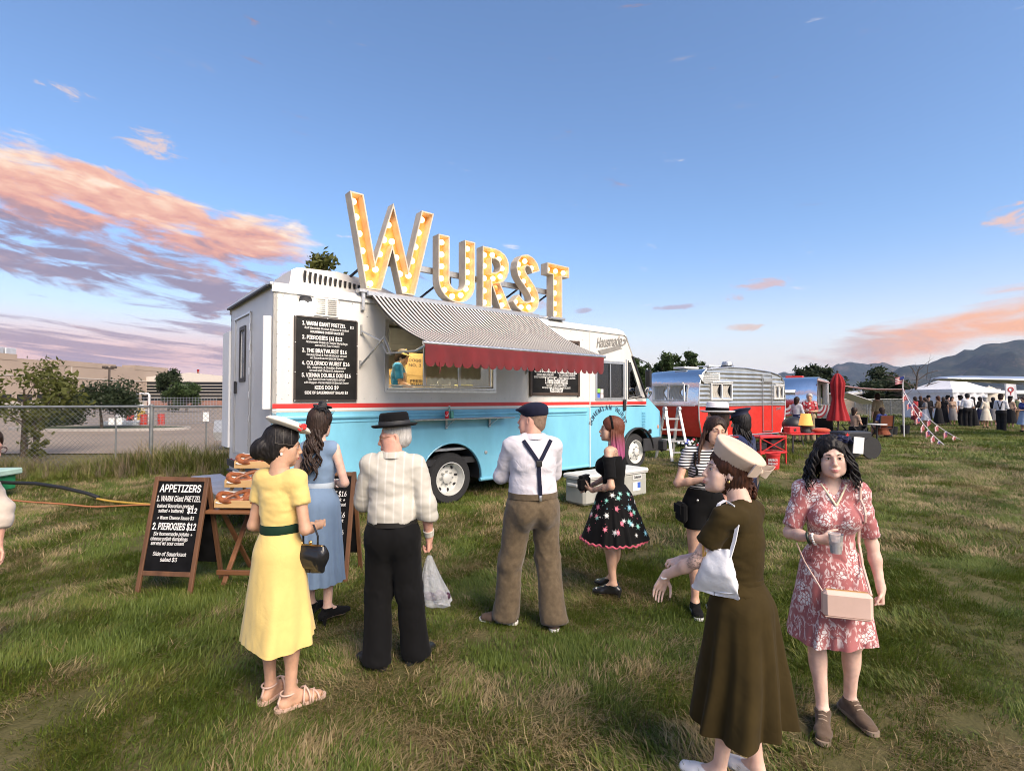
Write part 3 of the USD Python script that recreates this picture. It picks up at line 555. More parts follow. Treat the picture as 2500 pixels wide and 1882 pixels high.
m = MB().bar((1.25, .24, 3.97), (5.45, .24, 3.97), .06, .10, bev=.006)
obj('support_rail', m.mesh(), steel, sign)
m = MB()
for s_ in (1.45, 2.9, 3.5, 4.5, 5.3): m.bar((s_, .26, 3.97), (s_ - .45, .95, 3.42), .03, .03).bar((s_, .24, 3.42), (s_, .24, 3.97), .03, .03)
obj('support_strut', m.mesh(), black, sign)
obj('foot_rail', MB().bar((1.2, .10, 3.43), (5.5, .10, 3.43), .07, .045, bev=.006).mesh(), alu, sign)
obj('foot_plate', MB().box((1.32, -.01, 3.415), (.36, .12, .06), bev=.01).box((4.4, -.02, 3.42), (.3, .12, .05), bev=.01).box((5.25, .02, 3.415), (.4, .12, .05), bev=.01).mesh(), steel, sign)
# ---------------------------------------------------------------- bodies: one smooth skin over a posed skeleton
class Prim:
    def __init__(self, kind, a, b=None, r=0, r2=None, R=None, k=.02, sub=False, flat0=False, flat1=False):
        self.kind, self.k, self.sub, self.f0, self.f1 = kind, k, sub, flat0, flat1
        self.a = np.asarray(a, float)
        if kind == 'E':
            self.r = np.asarray(r, float); self.R = np.eye(3) if R is None else np.asarray(R)
            h = np.sqrt(((self.R * self.r) ** 2).sum(1)); self.lo, self.hi = self.a - h, self.a + h
        else:
            self.b = np.asarray(b, float); self.r, self.r2 = r, r if r2 is None else r2
            m = max(self.r, self.r2); self.lo, self.hi = np.minimum(self.a, self.b) - m, np.maximum(self.a, self.b) + m
    def d(self, p):
        q = p - self.a
        if self.kind == 'E':
            q = q @ self.R; k0 = np.linalg.norm(q / self.r, axis=-1); k1 = np.linalg.norm(q / self.r ** 2, axis=-1)
            return k0 * (k0 - 1) / np.maximum(k1, 1e-6)
        ab = self.b - self.a; L = np.linalg.norm(ab) + 1e-9; t0 = q @ ab / L ** 2; t = np.clip(t0, 0, 1)
        d = np.linalg.norm(q - t[..., None] * ab, axis=-1) - (self.r + t * (self.r2 - self.r))
        if self.f0: d = np.maximum(d, -t0 * L)
        if self.f1: d = np.maximum(d, (t0 - 1) * L)
        return d
def E(c, r, R=None, k=.02, sub=False): return Prim('E', c, r=r, R=R, k=k, sub=sub)
def C(a, b, r, r2=None, k=.02, sub=False, f0=False, f1=False): return Prim('C', a, b, r, r2, k=k, sub=sub, flat0=f0, flat1=f1)
def field(prims, lo, hi, h, cuts=()):
    lo, hi = np.asarray(lo, float), np.asarray(hi, float); n = np.maximum(np.ceil((hi - lo) / h).astype(int) + 1, 3)
    ax = [lo[i] + h * np.arange(n[i]) for i in range(3)]
    D = np.full(n, .25)
    for q in prims:
        m = q.k + 2.5 * h; i0 = np.clip(np.floor((q.lo - m - lo) / h).astype(int), 0, n); i1 = np.clip(np.ceil((q.hi + m - lo) / h).astype(int) + 1, 0, n)
        if (i1 <= i0).any(): continue
        sl = tuple(slice(a, b) for a, b in zip(i0, i1))
        p = np.stack(np.meshgrid(*[ax[i][sl[i]] for i in range(3)], indexing='ij'), -1); d = q.d(p); c = D[sl]; k = max(q.k, 1e-5)
        if q.sub:
            w = np.clip(.5 - .5 * (c + d) / k, 0, 1); D[sl] = c + (-d - c) * w + k * w * (1 - w)
        else:
            w = np.clip(.5 + .5 * (c - d) / k, 0, 1); D[sl] = c + (d - c) * w - k * w * (1 - w)
    if cuts:
        p = np.stack(np.meshgrid(*ax, indexing='ij'), -1)
        for cn, cd in cuts: D = np.maximum(D, p @ np.asarray(cn, float) - cd)
    return D, lo
def nets(prims, h, lo=None, hi=None, cuts=(), keep=None):
    """Surface nets of the smooth union of the primitives."""
    if lo is None:
        pos = [q for q in prims if not q.sub]; lo = np.min([q.lo for q in pos], 0) - 3 * h - .02; hi = np.max([q.hi for q in pos], 0) + 3 * h + .02
    D, o = field(prims, lo, hi, h, cuts); s = D < 0; n = D.shape
    cnt = np.zeros(tuple(np.array(n) - 1), int); pos = np.zeros(cnt.shape + (3,)); num = np.zeros(cnt.shape)
    for i, j, k in np.ndindex(2, 2, 2): cnt += s[i:n[0] - 1 + i, j:n[1] - 1 + j, k:n[2] - 1 + k]
    act = (cnt > 0) & (cnt < 8); idx = np.full(cnt.shape, -1); idx[act] = np.arange(act.sum()); cells = np.argwhere(act)
    val = lambda c: D[cells[:, 0] + c[0], cells[:, 1] + c[1], cells[:, 2] + c[2]]
    acc = np.zeros((len(cells), 3)); w = np.zeros(len(cells))
    for axis in range(3):
        for u in (0, 1):
            for v in (0, 1):
                c0 = [0, 0, 0]; o1, o2 = [x for x in range(3) if x != axis]; c0[o1], c0[o2] = u, v; c1 = list(c0); c1[axis] = 1
                a, b = val(c0), val(c1); hit = (a < 0) != (b < 0); t = np.where(hit, a / np.where(hit, a - b, 1), 0)
                e = np.tile(np.array(c0, float), (len(cells), 1)); e[:, axis] += t; acc += e * hit[:, None]; w += hit
    V = o + h * (cells + acc / np.maximum(w, 1)[:, None]); F = []
    for axis in range(3):
        o1, o2 = [(1, 2), (2, 0), (0, 1)][axis]
        a = np.moveaxis(s, axis, 0)[:-1]; b = np.moveaxis(s, axis, 0)[1:]; ch = np.argwhere(np.moveaxis(a != b, 0, axis))
        ch = ch[(ch[:, o1] > 0) & (ch[:, o2] > 0) & (ch[:, o1] < n[o1] - 1) & (ch[:, o2] < n[o2] - 1)]
        if not len(ch): continue
        q = []
        for du, dv in ((-1, -1), (0, -1), (0, 0), (-1, 0)):
            c = ch.copy(); c[:, o1] += du; c[:, o2] += dv; q.append(idx[c[:, 0], c[:, 1], c[:, 2]])
        q = np.stack(q, 1); inside = s[ch[:, 0], ch[:, 1], ch[:, 2]]
        q[~inside] = q[~inside][:, ::-1]; F.append(q)
    F = np.vstack(F); F = F[(F >= 0).all(1)]
    if keep is not None: F = F[keep(V[F].mean(1))]
    F = np.vstack([F[:, [0, 1, 2]], F[:, [0, 2, 3]]]); u, inv = np.unique(F.ravel(), return_inverse=True)
    return V[u], inv.reshape(-1, 3)
def sdf_at(q, prims):
    c = np.full(q.shape[:-1], .25)
    for b in prims:
        d, k = b.d(q), max(b.k, 1e-5)
        if b.sub: w = np.clip(.5 - .5 * (c + d) / k, 0, 1); c = c + (-d - c) * w + k * w * (1 - w)
        else: w = np.clip(.5 + .5 * (c - d) / k, 0, 1); c = c + (d - c) * w - k * w * (1 - w)
    return c
def join(parts):
    m = MB()
    for v, f in parts: m.add(v, f)
    return m.mesh()
def vnormals(V, F):
    n = np.zeros_like(V); c = np.cross(V[F[:, 1]] - V[F[:, 0]], V[F[:, 2]] - V[F[:, 0]])
    for k in range(3): np.add.at(n, F[:, k], c)
    return n / (np.linalg.norm(n, axis=1, keepdims=True) + 1e-12)
def wrinkle(mesh, amp, scale=(9, 9, 9), seed=1, ridged=True, octaves=3, R=None, mask=None):
    V, F = mesh; p = V if R is None else V @ R
    n = meshkit.fbm(p * np.asarray(scale, float), octaves, seed)
    d = (1 - np.abs(2 * n - 1) * 2.2) if ridged else (2 * n - 1)
    if mask is not None: d = d * mask(V)
    return V + vnormals(V, F) * (amp * d)[:, None], F
def euler(yaw=0, pitch=0, roll=0): return rotm((0, 0, 1), yaw) @ rotm((1, 0, 0), pitch) @ rotm((0, 1, 0), roll)
SKIN = {}
def skin(name, col): return mat('skin_' + name, col, .55, var=.16, vs=13, bump=.08, bs=150, bd=.002, spec=.4, sub=.12)
def skin_ink(name, col, spots):
    g = Graph(); tc = g.node('texture_coordinate', 'object'); c = np.array(col); f = g.noise(tc, 16.0, 5.0, .6)
    bc = g.ramp(f, [(.32, tuple(c * .9)), (.68, tuple(c * 1.1))]); mask = 0.0
    for q, r in spots:
        d = g.node('vector_math', 'value', math_type='distance', vector1=tc, vector2=tuple(q)); mask = g.m('maximum', mask, g.sub(1.0, g.step(d, r * .75, r)))
    ln = g.sub(1.0, g.step(g.m('absolute', g.sub(g.noise(tc, 38.0, 3.0, .5, 1.5), .5)), .015, .05))
    bc = g.mix(g.mul(mask, g.add(g.mul(ln, .65), g.mul(g.step(g.noise(tc, 22.0), .5, .6), .25))), bc, (.07, .06, .06))
    return g.material('skin_' + name, g.node('principled_bsdf', 'BSDF', base_color=bc, roughness=.5, subsurface_weight=.12, subsurface_scale=.01, subsurface_radius=(1, .35, .2), specular_ior_level=.4))
def cloth(name, col, rough=.85, var=.10, vs=5.0, sheen=None, crease=.20, weave=.25, cs=6.5):
    if name in MATS: return MATS[name]
    g = Graph(); p = g.node('texture_coordinate', 'object'); c = np.array(col, float); sheen = (.03 if max(col) < .05 else .2) if sheen is None else sheen
    bc = g.ramp(g.noise(p, vs, 5.0, .6), [(.3, tuple(np.clip(c * (1 - var), 0, 1))), (.7, tuple(np.clip(c * (1 + var), 0, 1)))])
    cr = g.m('absolute', g.sub(g.noise(p, cs, 3.0, .5, .6), .5))
    n1 = g.node('bump', 'normal', height=cr, strength=crease, distance=.035)
    n2 = g.node('bump', 'normal', height=g.noise(p, 260.0, 2.0, .6), strength=weave, distance=.0015, normal=n1)
    MATS[name] = g.material(name, g.node('principled_bsdf', 'BSDF', base_color=bc, roughness=rough, sheen_weight=sheen, sheen_roughness=.5, specular_ior_level=.12, normal=n2)); return MATS[name]
class Person:
    """Facing +y, right hand +x; joints are given for a height of 1.75 m and scaled."""
    def __init__(self, name, label, loc, rot, height=1.75, female=True, wide=1.0, deep=1.0, group=None, vox=.0130, head=(0, 0, 0), head_at=None, bust=1.0):
        self.s = height / 1.75; self.fem, self.wide, self.deep, self.vox, self.bust = female, wide, deep, vox, bust
        self.loc, self.rot = np.asarray(loc, float), rot
        self.x = thing(name, label, 'person', loc, rot, group)
        sh = (.147 if female else .178) * wide
        self.sh = {1: np.array((sh, -.005, 1.425)), -1: np.array((-sh, -.005, 1.425))}
        self.el = {s: np.array((s * (sh + .055), -.03, 1.13)) for s in (1, -1)}
        self.wr = {s: np.array((s * (sh + .06), .03, .87)) for s in (1, -1)}
        self.hd = {s: (np.array((0, .1, -1.)), np.array((-s * 1., 0, 0)), (25, 30, 20)) for s in (1, -1)}
        self.hip = {s: np.array((s * .088 * wide, 0, .93)) for s in (1, -1)}
        self.kn = {s: np.array((s * .095, .015, .50)) for s in (1, -1)}
        self.an = {s: np.array((s * .09, -.01, .085)) for s in (1, -1)}
        self.toe = {s: nrm((s * .25, 1, 0)) for s in (1, -1)}
        self.hc = np.array((0, .025, 1.635)) if head_at is None else np.asarray(head_at, float); self.hr = euler(*head)
        self.hands = {1: True, -1: True}; self.heel = 0.0; self.noface = False
    def H(self, p): return self.hc + self.hr @ np.asarray(p, float)
    def W(self, p):
        a = math.radians(self.rot); p = np.asarray(p, float) * self.s
        return self.loc + np.array([p[0] * math.cos(a) - p[1] * math.sin(a), p[0] * math.sin(a) + p[1] * math.cos(a), p[2]])
    def torso(self, o=0.0, k=.05):
        w, d, f = self.wide, self.deep, self.fem
        hipw, wst, cst = (.164, .112, .130) if f else (.158, .140, .160)
        P = [E((0, -.01, .95), (hipw * w + o, .115 * d + o, .13 + o), k=k), E((0, .0, 1.10), (wst * w + o, (.090 if f else .100) * d + o, .15 + o), k=k),
             E((0, -.005, 1.27), (cst * w + o, (.100 if f else .108) * d + o, .18 + o), k=k), C((-self.sh[1][0] * .72, -.01, 1.415), (self.sh[1][0] * .72, -.01, 1.415), .062 + o, k=.05)]
        for s in (1, -1):
            P.append(E((s * .080 * w, -.045, .92), (.082 * w + o, .078 * d + o, .10 + o), k=.05))
            if f: P.append(E((s * .068 * w, .085 * d, 1.265), (.060 * self.bust + o, .055 * self.bust + o, .062 * self.bust + o), k=.04))
        return P
    def neck(self): return [C((0, -.02, 1.43), self.hc + (0, -.035, -.03), .060 if self.fem else .070, .050 if self.fem else .060, k=.03)]
    def arm(self, s, o=0.0, t0=0.0, t1=2.0, k=.025):
        """Upper arm 0..1, forearm 1..2."""
        a, e, w = self.sh[s], self.el[s], self.wr[s]; f = .85 if self.fem else 1.0; P = []
        r = (.047 * f, .039 * f, .028 * f)
        if t1 <= 1: P.append(C(a, a + (e - a) * t1, r[0] + o, r[0] + (r[1] - r[0]) * t1 + o, k=k, f1=True))
        else:
            P.append(C(a, e, r[0] + o, r[1] + o, k=k))
            q = e + (w - e) * .35
            if t1 > 1.35:
                P.append(C(e, q, r[1] + o, r[1] * 1.02 + o, k=k)); P.append(C(q, q + (w - q) * min(1, (t1 - 1.35) / .65), r[1] * 1.02 + o, r[2] + (r[1] - r[2]) * (1 - min(1, (t1 - 1.35) / .65)) + o, k=k, f1=o > 0))
            else: P.append(C(e, e + (w - e) * (t1 - 1), r[1] + o, r[1] + o, k=k, f1=o > 0))
        return P
    def hand(self, s):
        w, (d, n, curl) = self.wr[s], self.hd[s]; d = nrm(d); n = np.asarray(n, float); n = nrm(n - d * (n @ d)); l = np.cross(d, n) * s
        z = .93 if self.fem else 1.05; q_ = .80 if self.fem else .95; P = [C(w - d * .01, w + d * .03 * z, .023 * z, .022 * z, k=.015)]
        for t in (-.022, 0, .022): P.append(C(w + d * .02 * z + l * t * .7, w + d * .088 * z + l * t * 1.25 * z, .0145 * z, .0115 * z, k=.010))
        for i, (t, L) in enumerate(((.030, .070), (.010, .078), (-.010, .073), (-.029, .058))):
            q = w + d * .090 * z + l * t * z; a = 0
            for j, (fr, rr) in enumerate(((.42, .0092), (.32, .0082), (.26, .0074))):
                a += math.radians(curl[j] * (1 + .12 * i)); u = d * math.cos(a) + n * math.sin(a) + l * (t * 1.5 if j == 0 else 0); e = q + nrm(u) * L * fr * z
                P.append(C(q, e, rr * z * q_, rr * .92 * z * q_, k=.004)); q = e
        q = w + d * .028 * z + l * .022 * z; u = nrm(d * .62 + l * .62 + n * .45)
        for L, rr, u in ((.040, .0125, u), (.032, .0105, nrm(d * .85 + l * .25 + n * .5)), (.024, .009, nrm(d * .9 + l * .05 + n * .55))):
            e = q + u * L * z; P.append(C(q, e, rr * z * q_, rr * .9 * z * q_, k=.006)); q = e
        return P
    def leg(self, s, o=0.0, bare=True):
        h, kn, an = self.hip[s], self.kn[s], self.an[s]; f = 1.0 if self.fem else 1.04; w = (self.wide + 1) / 2
        back = nrm(np.cross((1, 0, 0), nrm(kn - an))); back = np.array((0, -1, 0))
        P = [C(h + (0, 0, -.02), kn, .090 * f * w + o, .054 * f + o, k=.03), C(kn, an, .050 * f + o, .033 * f + o, k=.03), E(kn + (an - kn) * .30 + back * .018, (.048 * f + o, .048 * f + o, .115), k=.03), E(kn + (0, .02, .0), (.043 + o, .04 + o, .055 + o), k=.03)]
        return P
    def foot(self, s, o=0.0):
        an, t = self.an[s], self.toe[s]; g = 0.0; hz = self.heel; q = an + (0, 0, -an[2] + an[2])
        lat = np.cross(t, (0, 0, 1)); hb = np.array((an[0], an[1], max(.032, an[2] - .055))) - t * .045; ball = np.array((an[0], an[1], .028)) + t * .125; tip = np.array((an[0], an[1], .024)) + t * .185
        P = [C(an, hb + t * .02, .034 + o, .030 + o, k=.02), C(hb, ball, .030 + o, .028 + o, k=.02), C(an + t * .02, ball, .030 + o, .024 + o, k=.03)]
        for u in (-.018, .018): P.append(C(ball + lat * u, tip + lat * u * .7, .024 + o, .019 + o, k=.02))
        return P
    def headprims(self, face=True):
        H, R = self.H, self.hr; m = 1.0 if self.fem else 1.05; j = .93 if self.fem else 1.06
        e = lambda c, r, k=.02, sub=False: E(H(np.array(c) * m), np.array(r) * m, R, k, sub)
        c = lambda a, b, r, r2=None, k=.01, sub=False: C(H(np.array(a) * m), H(np.array(b) * m), r * m, None if r2 is None else r2 * m, k, sub)
        P = [e((0, -.018, .035), (.074, .094, .086), .03), e((0, .030, -.025), (.060, .058, .085), .03), e((0, .045, -.082), (.043 * j, .040, .036), .03), e((0, .073, -.104), (.019 * j, .015, .014), .02)]
        if not face: P.append(c((0, .09, .0), (0, .108, -.035), .009, .012)); return P
        for s in (1, -1):
            P += [e((s * .040, .052, -.030), (.024, .022, .022), .025), e((s * .040, .045, -.07), (.024 * j, .026, .03), .03), c((s * .014, .082, .022), (s * .044, .068, .020), .010, .009, .015)]
            P += [e((s * .031, .098, .000), (.017, .016, .012), .012, True), e((s * .031, .0735, .000), (.015, .0125, .0125), .004)]
            P += [e((s * .076, -.012, -.008), (.010, .019, .031), .008), e((s * .083, -.006, -.006), (.005, .010, .018), .004, True)]
        P += [c((0, .087, .012), (0, .106, -.030), .0075, .0105, .012), e((0, .106, -.034), (.0115, .011, .010), .008), c((.010, .098, -.038), (-.010, .098, -.038), .0080, k=.006)]
        P += [e((0, .088, -.062), (.026, .012, .012), .012), e((0, .0955, -.066), (.021, .009, .0062), .005), e((0, .0935, -.077), (.018, .009, .0068), .005), c((-.021, .102, -.0715), (.021, .102, -.0715), .0022, k=.003, sub=True), c((-.008, .094, -.052), (.008, .094, -.052), .003, k=.006)]
        return P
    def build_body(self, m, arms=(1, -1), legs=True, handvox=.0050, headvox=.0048, face=True, hands=True):
        """Head and hands are meshed finer than the rest; the pieces continue each other in one mesh."""
        P = self.torso() + self.neck()
        for s in (1, -1):
            P += self.arm(s)
            if legs: P += self.leg(s) + self.foot(s)
            if hands and self.hands[s]: P += self.hand(s)
            elif self.hands[s]: P.append(C(self.wr[s], self.wr[s] + nrm(self.hd[s][0]) * .14, .030, .022, k=.02))
        P += self.headprims(face)
        boxes = []
        if headvox:
            boxes.append((self.hc - (.13, .15, .125), self.hc + (.13, .15, .16), headvox))
        if hands and handvox:
            for s in (1, -1):
                if self.hands[s]:
                    c = self.wr[s] + nrm(self.hd[s][0]) * .085; boxes.append((c - .115, c + .115, handvox))
        inb = lambda q, lo, hi: ((q > lo) & (q < hi)).all(1)
        out = []; v = self.vox
        out.append(nets(P, v, keep=lambda q: ~np.any([inb(q, lo, hi) for lo, hi, _ in boxes], 0) if boxes else np.ones(len(q), bool)))
        for i, (lo, hi, h) in enumerate(boxes):
            near = [q for q in P if (q.hi > lo - .05).all() and (q.lo < hi + .05).all()]
            out.append(nets(near, h, lo - v - h, hi + v + h, keep=lambda q: inb(q, lo - v * .55, hi + v * .55) & ~np.any([inb(q, a, b) for a, b, _ in boxes[:i]] + [np.zeros(len(q), bool)], 0)))
        V, F = join(out); self.body = obj('body', (V * self.s, F), m, self.x, smooth=True); return self.body
    def part(self, name, mesh, m, smooth=True, parent=None, **kw):
        V, F = mesh; return obj(name, (np.asarray(V) * self.s, F), m, parent or self.x, smooth=smooth, **kw)
    def face(self, iris=(.05, .03, .015), brow=(.03, .02, .015), lips=(.42, .13, .11), smile=0.0, open_=1.0):
        m = 1.0 if self.fem else 1.05; H = lambda p: self.H(np.array(p) * m)
        for s in (1, -1):
            self.part('eye', MB().ell(H((s * .031, .0790, -.0005)), np.array((.0125, .0078, .0058 * open_)) * m, self.hr).mesh(), mat('eye_white', (.62, .58, .55), .25, var=.05))
            self.part('iris', MB().ell(H((s * .0305, .0852, -.0003)), np.array((.0058, .0024, .0056 * open_)) * m, self.hr, 1).mesh(), mat('iris_' + '_'.join(str(int(c * 1000)) for c in iris), iris, .15, var=.1))
            self.part('lash', MB().tube([H((s * .0165, .0845, .0005)), H((s * .024, .0885, .0058 * open_)), H((s * .034, .0870, .0066 * open_)), H((s * .0455, .0770, .0010))], [.0010, .0019, .0021, .0011], 5).mesh(), mat('lash', (.015, .012, .01), .6))
            self.part('eyebrow', MB().tube([H((s * .014, .0915, .0205)), H((s * .027, .0890, .0262)), H((s * .038, .0810, .0262)), H((s * .049, .0700, .0205))], [.0026, .0034, .0026, .001], 6).mesh(), mat('brow_' + '_'.join(str(int(c * 1000)) for c in brow), brow, .8))
        c = .004 * smile
        up = [H((x, .1025 - 9 * x * x * 1.3, -.0672 + c * (x / .02) ** 2 + (.0012 if .003 < abs(x) < .011 else 0))) for x in np.linspace(-.0225, .0225, 9)]
        dn = [H((x, .1008 - 9 * x * x * 1.3, -.0762 + c * (x / .02) ** 2)) for x in np.linspace(-.0195, .0195, 9)]
        tp = np.sin(np.linspace(.12, PI - .12, 9))
        self.part('lips', MB().tube(up, .0040 * tp, 6).tube(dn, .0048 * tp, 6).mesh(), mat('lips_' + '_'.join(str(int(c * 1000)) for c in lips), lips, .38, var=.1))
    def haircap(self, m, o=.0, line=.045, low=-.10, extra=(), vox=.0072, amp=.004, side=1.0, name='hair', seed=3):
        k = 1.0 if self.fem else 1.05; H = lambda p: self.H(np.array(p) * k)
        P = [E(H((0, -.024, .040)), np.array((.084 + o, .102 + o, .092 + o)) * k, self.hr, .02), E(H((0, -.045, -.03)), np.array((.078 + o, .072 + o, -low)) * k, self.hr, .03)] + list(extra)
        P += [E(H((0, .115, -.045)), np.array((.070 * side, .088, .045 + line + .045)) * k, self.hr, .012, True)]
        for s in (1, -1): P.append(E(H((s * .085, .012, -.03)), np.array((.02, .03, .035)) * k, self.hr, .01, True))
        msh = nets(P, vox); V, F = msh; L = (V - self.hc) @ self.hr
        an = np.arctan2(L[:, 0], L[:, 1]); st = np.sin(an * 46 + 6 * meshkit.fbm(L * 25, 2, seed)) * .5 + (meshkit.fbm(L * np.array((60, 60, 18)), 3, seed) - .5) * 2
        return self.part(name, (V + vnormals(V, F) * (amp * st)[:, None], F), m)
    def locks(self, m, roots, length, n_curl=2.0, r=.012, curl=.012, spread=.0, seed=1, name='hair_lock', sag=(0, -.02, -1), joinall=True, taper=.4, segs=18):
        """Hanging locks: each a tapered tube that waves on its way down. roots in head space; sag in body space."""
        rg = np.random.default_rng(seed); mb = MB()
        for q in roots:
            p0 = self.H(q); L = length * rg.uniform(.82, 1.12); ph = rg.uniform(0, 2 * PI); t = np.linspace(0, 1, segs); rr = r * rg.uniform(.7, 1.25)
            out = nrm(p0 - (self.hc + (0, -.02, p0[2] - self.hc[2]))); dd = np.asarray(sag, float)
            path = p0 + np.outer(L * t, dd) + np.outer(np.sin(t * PI * .5) * spread, out)
            amp = curl * np.clip(t * 2.5, 0, 1)
            a = 2 * PI * n_curl * t + ph
            path = path + np.stack([np.cos(a) * amp, np.sin(a) * amp, 0 * t], 1)
            mb.tube(path, rr * np.clip(np.minimum(1, .45 + t * 4) * (1 - (1 - taper) * t), .1, 1), 6)
        return self.part(name, mb.mesh(), m)
    # ---- clothes
    def top(self, m, o=.014, sleeve=None, z0=.98, neck_r=.075, neck_z=1.50, neck_y=.0, cuts=(), amp=.004, scale=(7, 7, 9), seed=2, extra=(), name='top', vox=.0105, tor=None, neckprims=(), sl_o=None, ridged=True):
        P = self.torso(o) if tor is None else tor
        if sleeve is not None:
            so = o if sl_o is None else sl_o
            for s in (1, -1):
                P = P + self.arm(s, so, t1=sleeve[s] if isinstance(sleeve, dict) else sleeve, k=.03)
        P = P + list(extra) + list(neckprims)
        if neck_r: P.append(E((0, neck_y, neck_z), (neck_r, neck_r * .95, neck_r), k=.008, sub=True))
        msh = nets(P, vox, cuts=[((0, 0, -1), -z0)] + list(cuts))
        if amp: msh = wrinkle(msh, amp, scale, seed, ridged)
        return self.part(name, msh, m) if name else msh
    def skirt(self, z0, z1, r0, r1, rh=None, zh=.92, folds=9, amp=.02, n=132, rows=44, c0=(0, -.012), c1=(0, -.012), power=1.0, seed=1, hem=.0, start=.15):
        """A hanging skirt: rings from the waist over the hips to the hem, with folds that open downwards."""
        rg = np.random.default_rng(seed); th = np.linspace(0, 2 * PI, n, endpoint=False); P = []
        rh = rh or (.188 * self.wide, .150 * self.deep)
        ph = rg.uniform(0, 2 * PI, 4); warp = th + .28 * np.sin(2 * th + ph[0]) + .16 * np.sin(3 * th + ph[1])
        sharp = lambda a: np.cos(a) + .35 * np.cos(2 * a) + .12 * np.cos(3 * a)
        wave = .55 * sharp(folds * warp) + .28 * np.cos((folds * 2 - 1) * warp + ph[2]) + .35 * np.cos((folds // 2 + 1) * th + ph[1])
        for t in np.linspace(0, 1, rows):
            z = z0 + (z1 - z0) * t; a = np.clip((t - start) / (1 - start), 0, 1) ** 1.15
            if z > zh: q = (z0 - z) / (z0 - zh); q = math.sin(q * PI / 2) ** 1.1; rx, ry = r0[0] + (rh[0] - r0[0]) * q, r0[1] + (rh[1] - r0[1]) * q
            else: q = ((zh - z) / (zh - z1)) ** power; rx, ry = rh[0] + (r1[0] - rh[0]) * q, rh[1] + (r1[1] - rh[1]) * q
            drift = th + .10 * t * math.sin(ph[3] + 3 * t)
            zz = z + hem * a * np.sin(th * 2 + ph[0]); rad = (a * amp * wave + .004 * a * (meshkit.fbm(np.stack([np.cos(drift) * 4, np.sin(drift) * 4, z * 5 + 0 * th], 1), 3, seed) - .5) * 4)
            P.append(np.stack([c0[0] + (c1[0] - c0[0]) * t + (rx + rad) * np.cos(drift), c0[1] + (c1[1] - c0[1]) * t + (ry + rad) * np.sin(drift), zz], 1))
        P = np.array(P); self.skirtP = P; k = np.array((.985, .985, 1))
        out = MB().sheet(P[::-1], closed=True).mesh(); inner = MB().sheet((P * k)[rows // 2:], closed=True).mesh()
        hemq = MB().sheet(np.stack([P[-1] * k, P[-1]]), closed=True).mesh()
        return join([out, inner, hemq])
    def ring(self, z, r, h, c=(0, 0), thick=.004, n=48, tilt=0.0, bulge=0.0):
        th = np.linspace(0, 2 * PI, n, endpoint=False)
        P = np.array([np.stack([c[0] + (r[0] + bulge * math.sin(PI * u)) * np.cos(th), c[1] + (r[1] + bulge * math.sin(PI * u)) * np.sin(th), z + h * (u - .5) + tilt * np.sin(th)], 1) for u in np.linspace(0, 1, 5)])
        return flip(MB().sheet(P, thick, closed=True).mesh())
    def trousers(self, m, o=.018, top=1.04, hem=.07, flare=.012, amp=.006, seed=4, name='trousers', vox=.012, seat=0.0):
        P = [E((0, -.01, .95), ((.160 if not self.fem else .172) * self.wide + o, .115 * self.deep + o, .13 + o), k=.05), E((0, 0, 1.06), (.142 * self.wide + o, .098 * self.deep + o, .12 + o), k=.05)]
        for s in (1, -1):
            h, kn, an = self.hip[s], self.kn[s], self.an[s]; b = an + (an - kn) * ((an[2] - hem) / max(kn[2] - an[2], .1))
            P += [E((s * .080 * self.wide, -.045, .91), (.082 * self.wide + o, .080 * self.deep + o + seat, .13 + o), k=.05), C(h, kn, .094 * (self.wide + 1) / 2 + o, .066 + o, k=.03), C(kn, b, .066 + o, .056 + o + flare, k=.03, f1=True)]
        msh = nets(P, vox, cuts=[((0, 0, 1), top)])
        msh = wrinkle(msh, amp, (8, 8, 5), seed, mask=lambda V: .5 + .9 * np.exp(-((V[:, 2] - .50) / .12) ** 2) + 1.1 * np.exp(-((V[:, 2] - hem) / .10) ** 2) + .5 * np.exp(-((V[:, 2] - .84) / .08) ** 2))
        return self.part(name, msh, m)
    def shoe(self, s, m, sole=None, o=.008, top=.11, heel=0.0, vox=.008, name='shoe', pump=False, sole_h=.022):
        an, t = self.an[s], self.toe[s]; P = self.foot(s, o)
        cuts = [((0, 0, 1), top), ((0, 0, -1), -.012)]
        if pump: P.append(E(an + t * .035 + (0, 0, .02), (.035, .055, .055), np.stack([np.cross(t, (0, 0, 1)), t, (0, 0, 1)], 1), .008, True))
        p = self.part(name, nets(P, vox, cuts=cuts), m)
        if sole is not None:
            lat = np.cross(t, (0, 0, 1)); o2 = LineString([(-.055, 0), (.06, .0), (.19, .0)]).buffer(.040); q = affinity.scale(o2, 1, 1.0)
            z0 = 0.002 if not heel else .0
            self.part('sole', MB().poly(q.simplify(.002), (an[0], an[1], z0), t, -lat, sole_h).mesh(), sole, smooth=False, parent=p)
        if heel: self.part('heel', MB().cyl(np.array((an[0], an[1], 0)) - t * .055, np.array((an[0], an[1], max(.03, an[2] - .05))) - t * .045, .013, .026, 10).mesh(), m, parent=p)
        return p
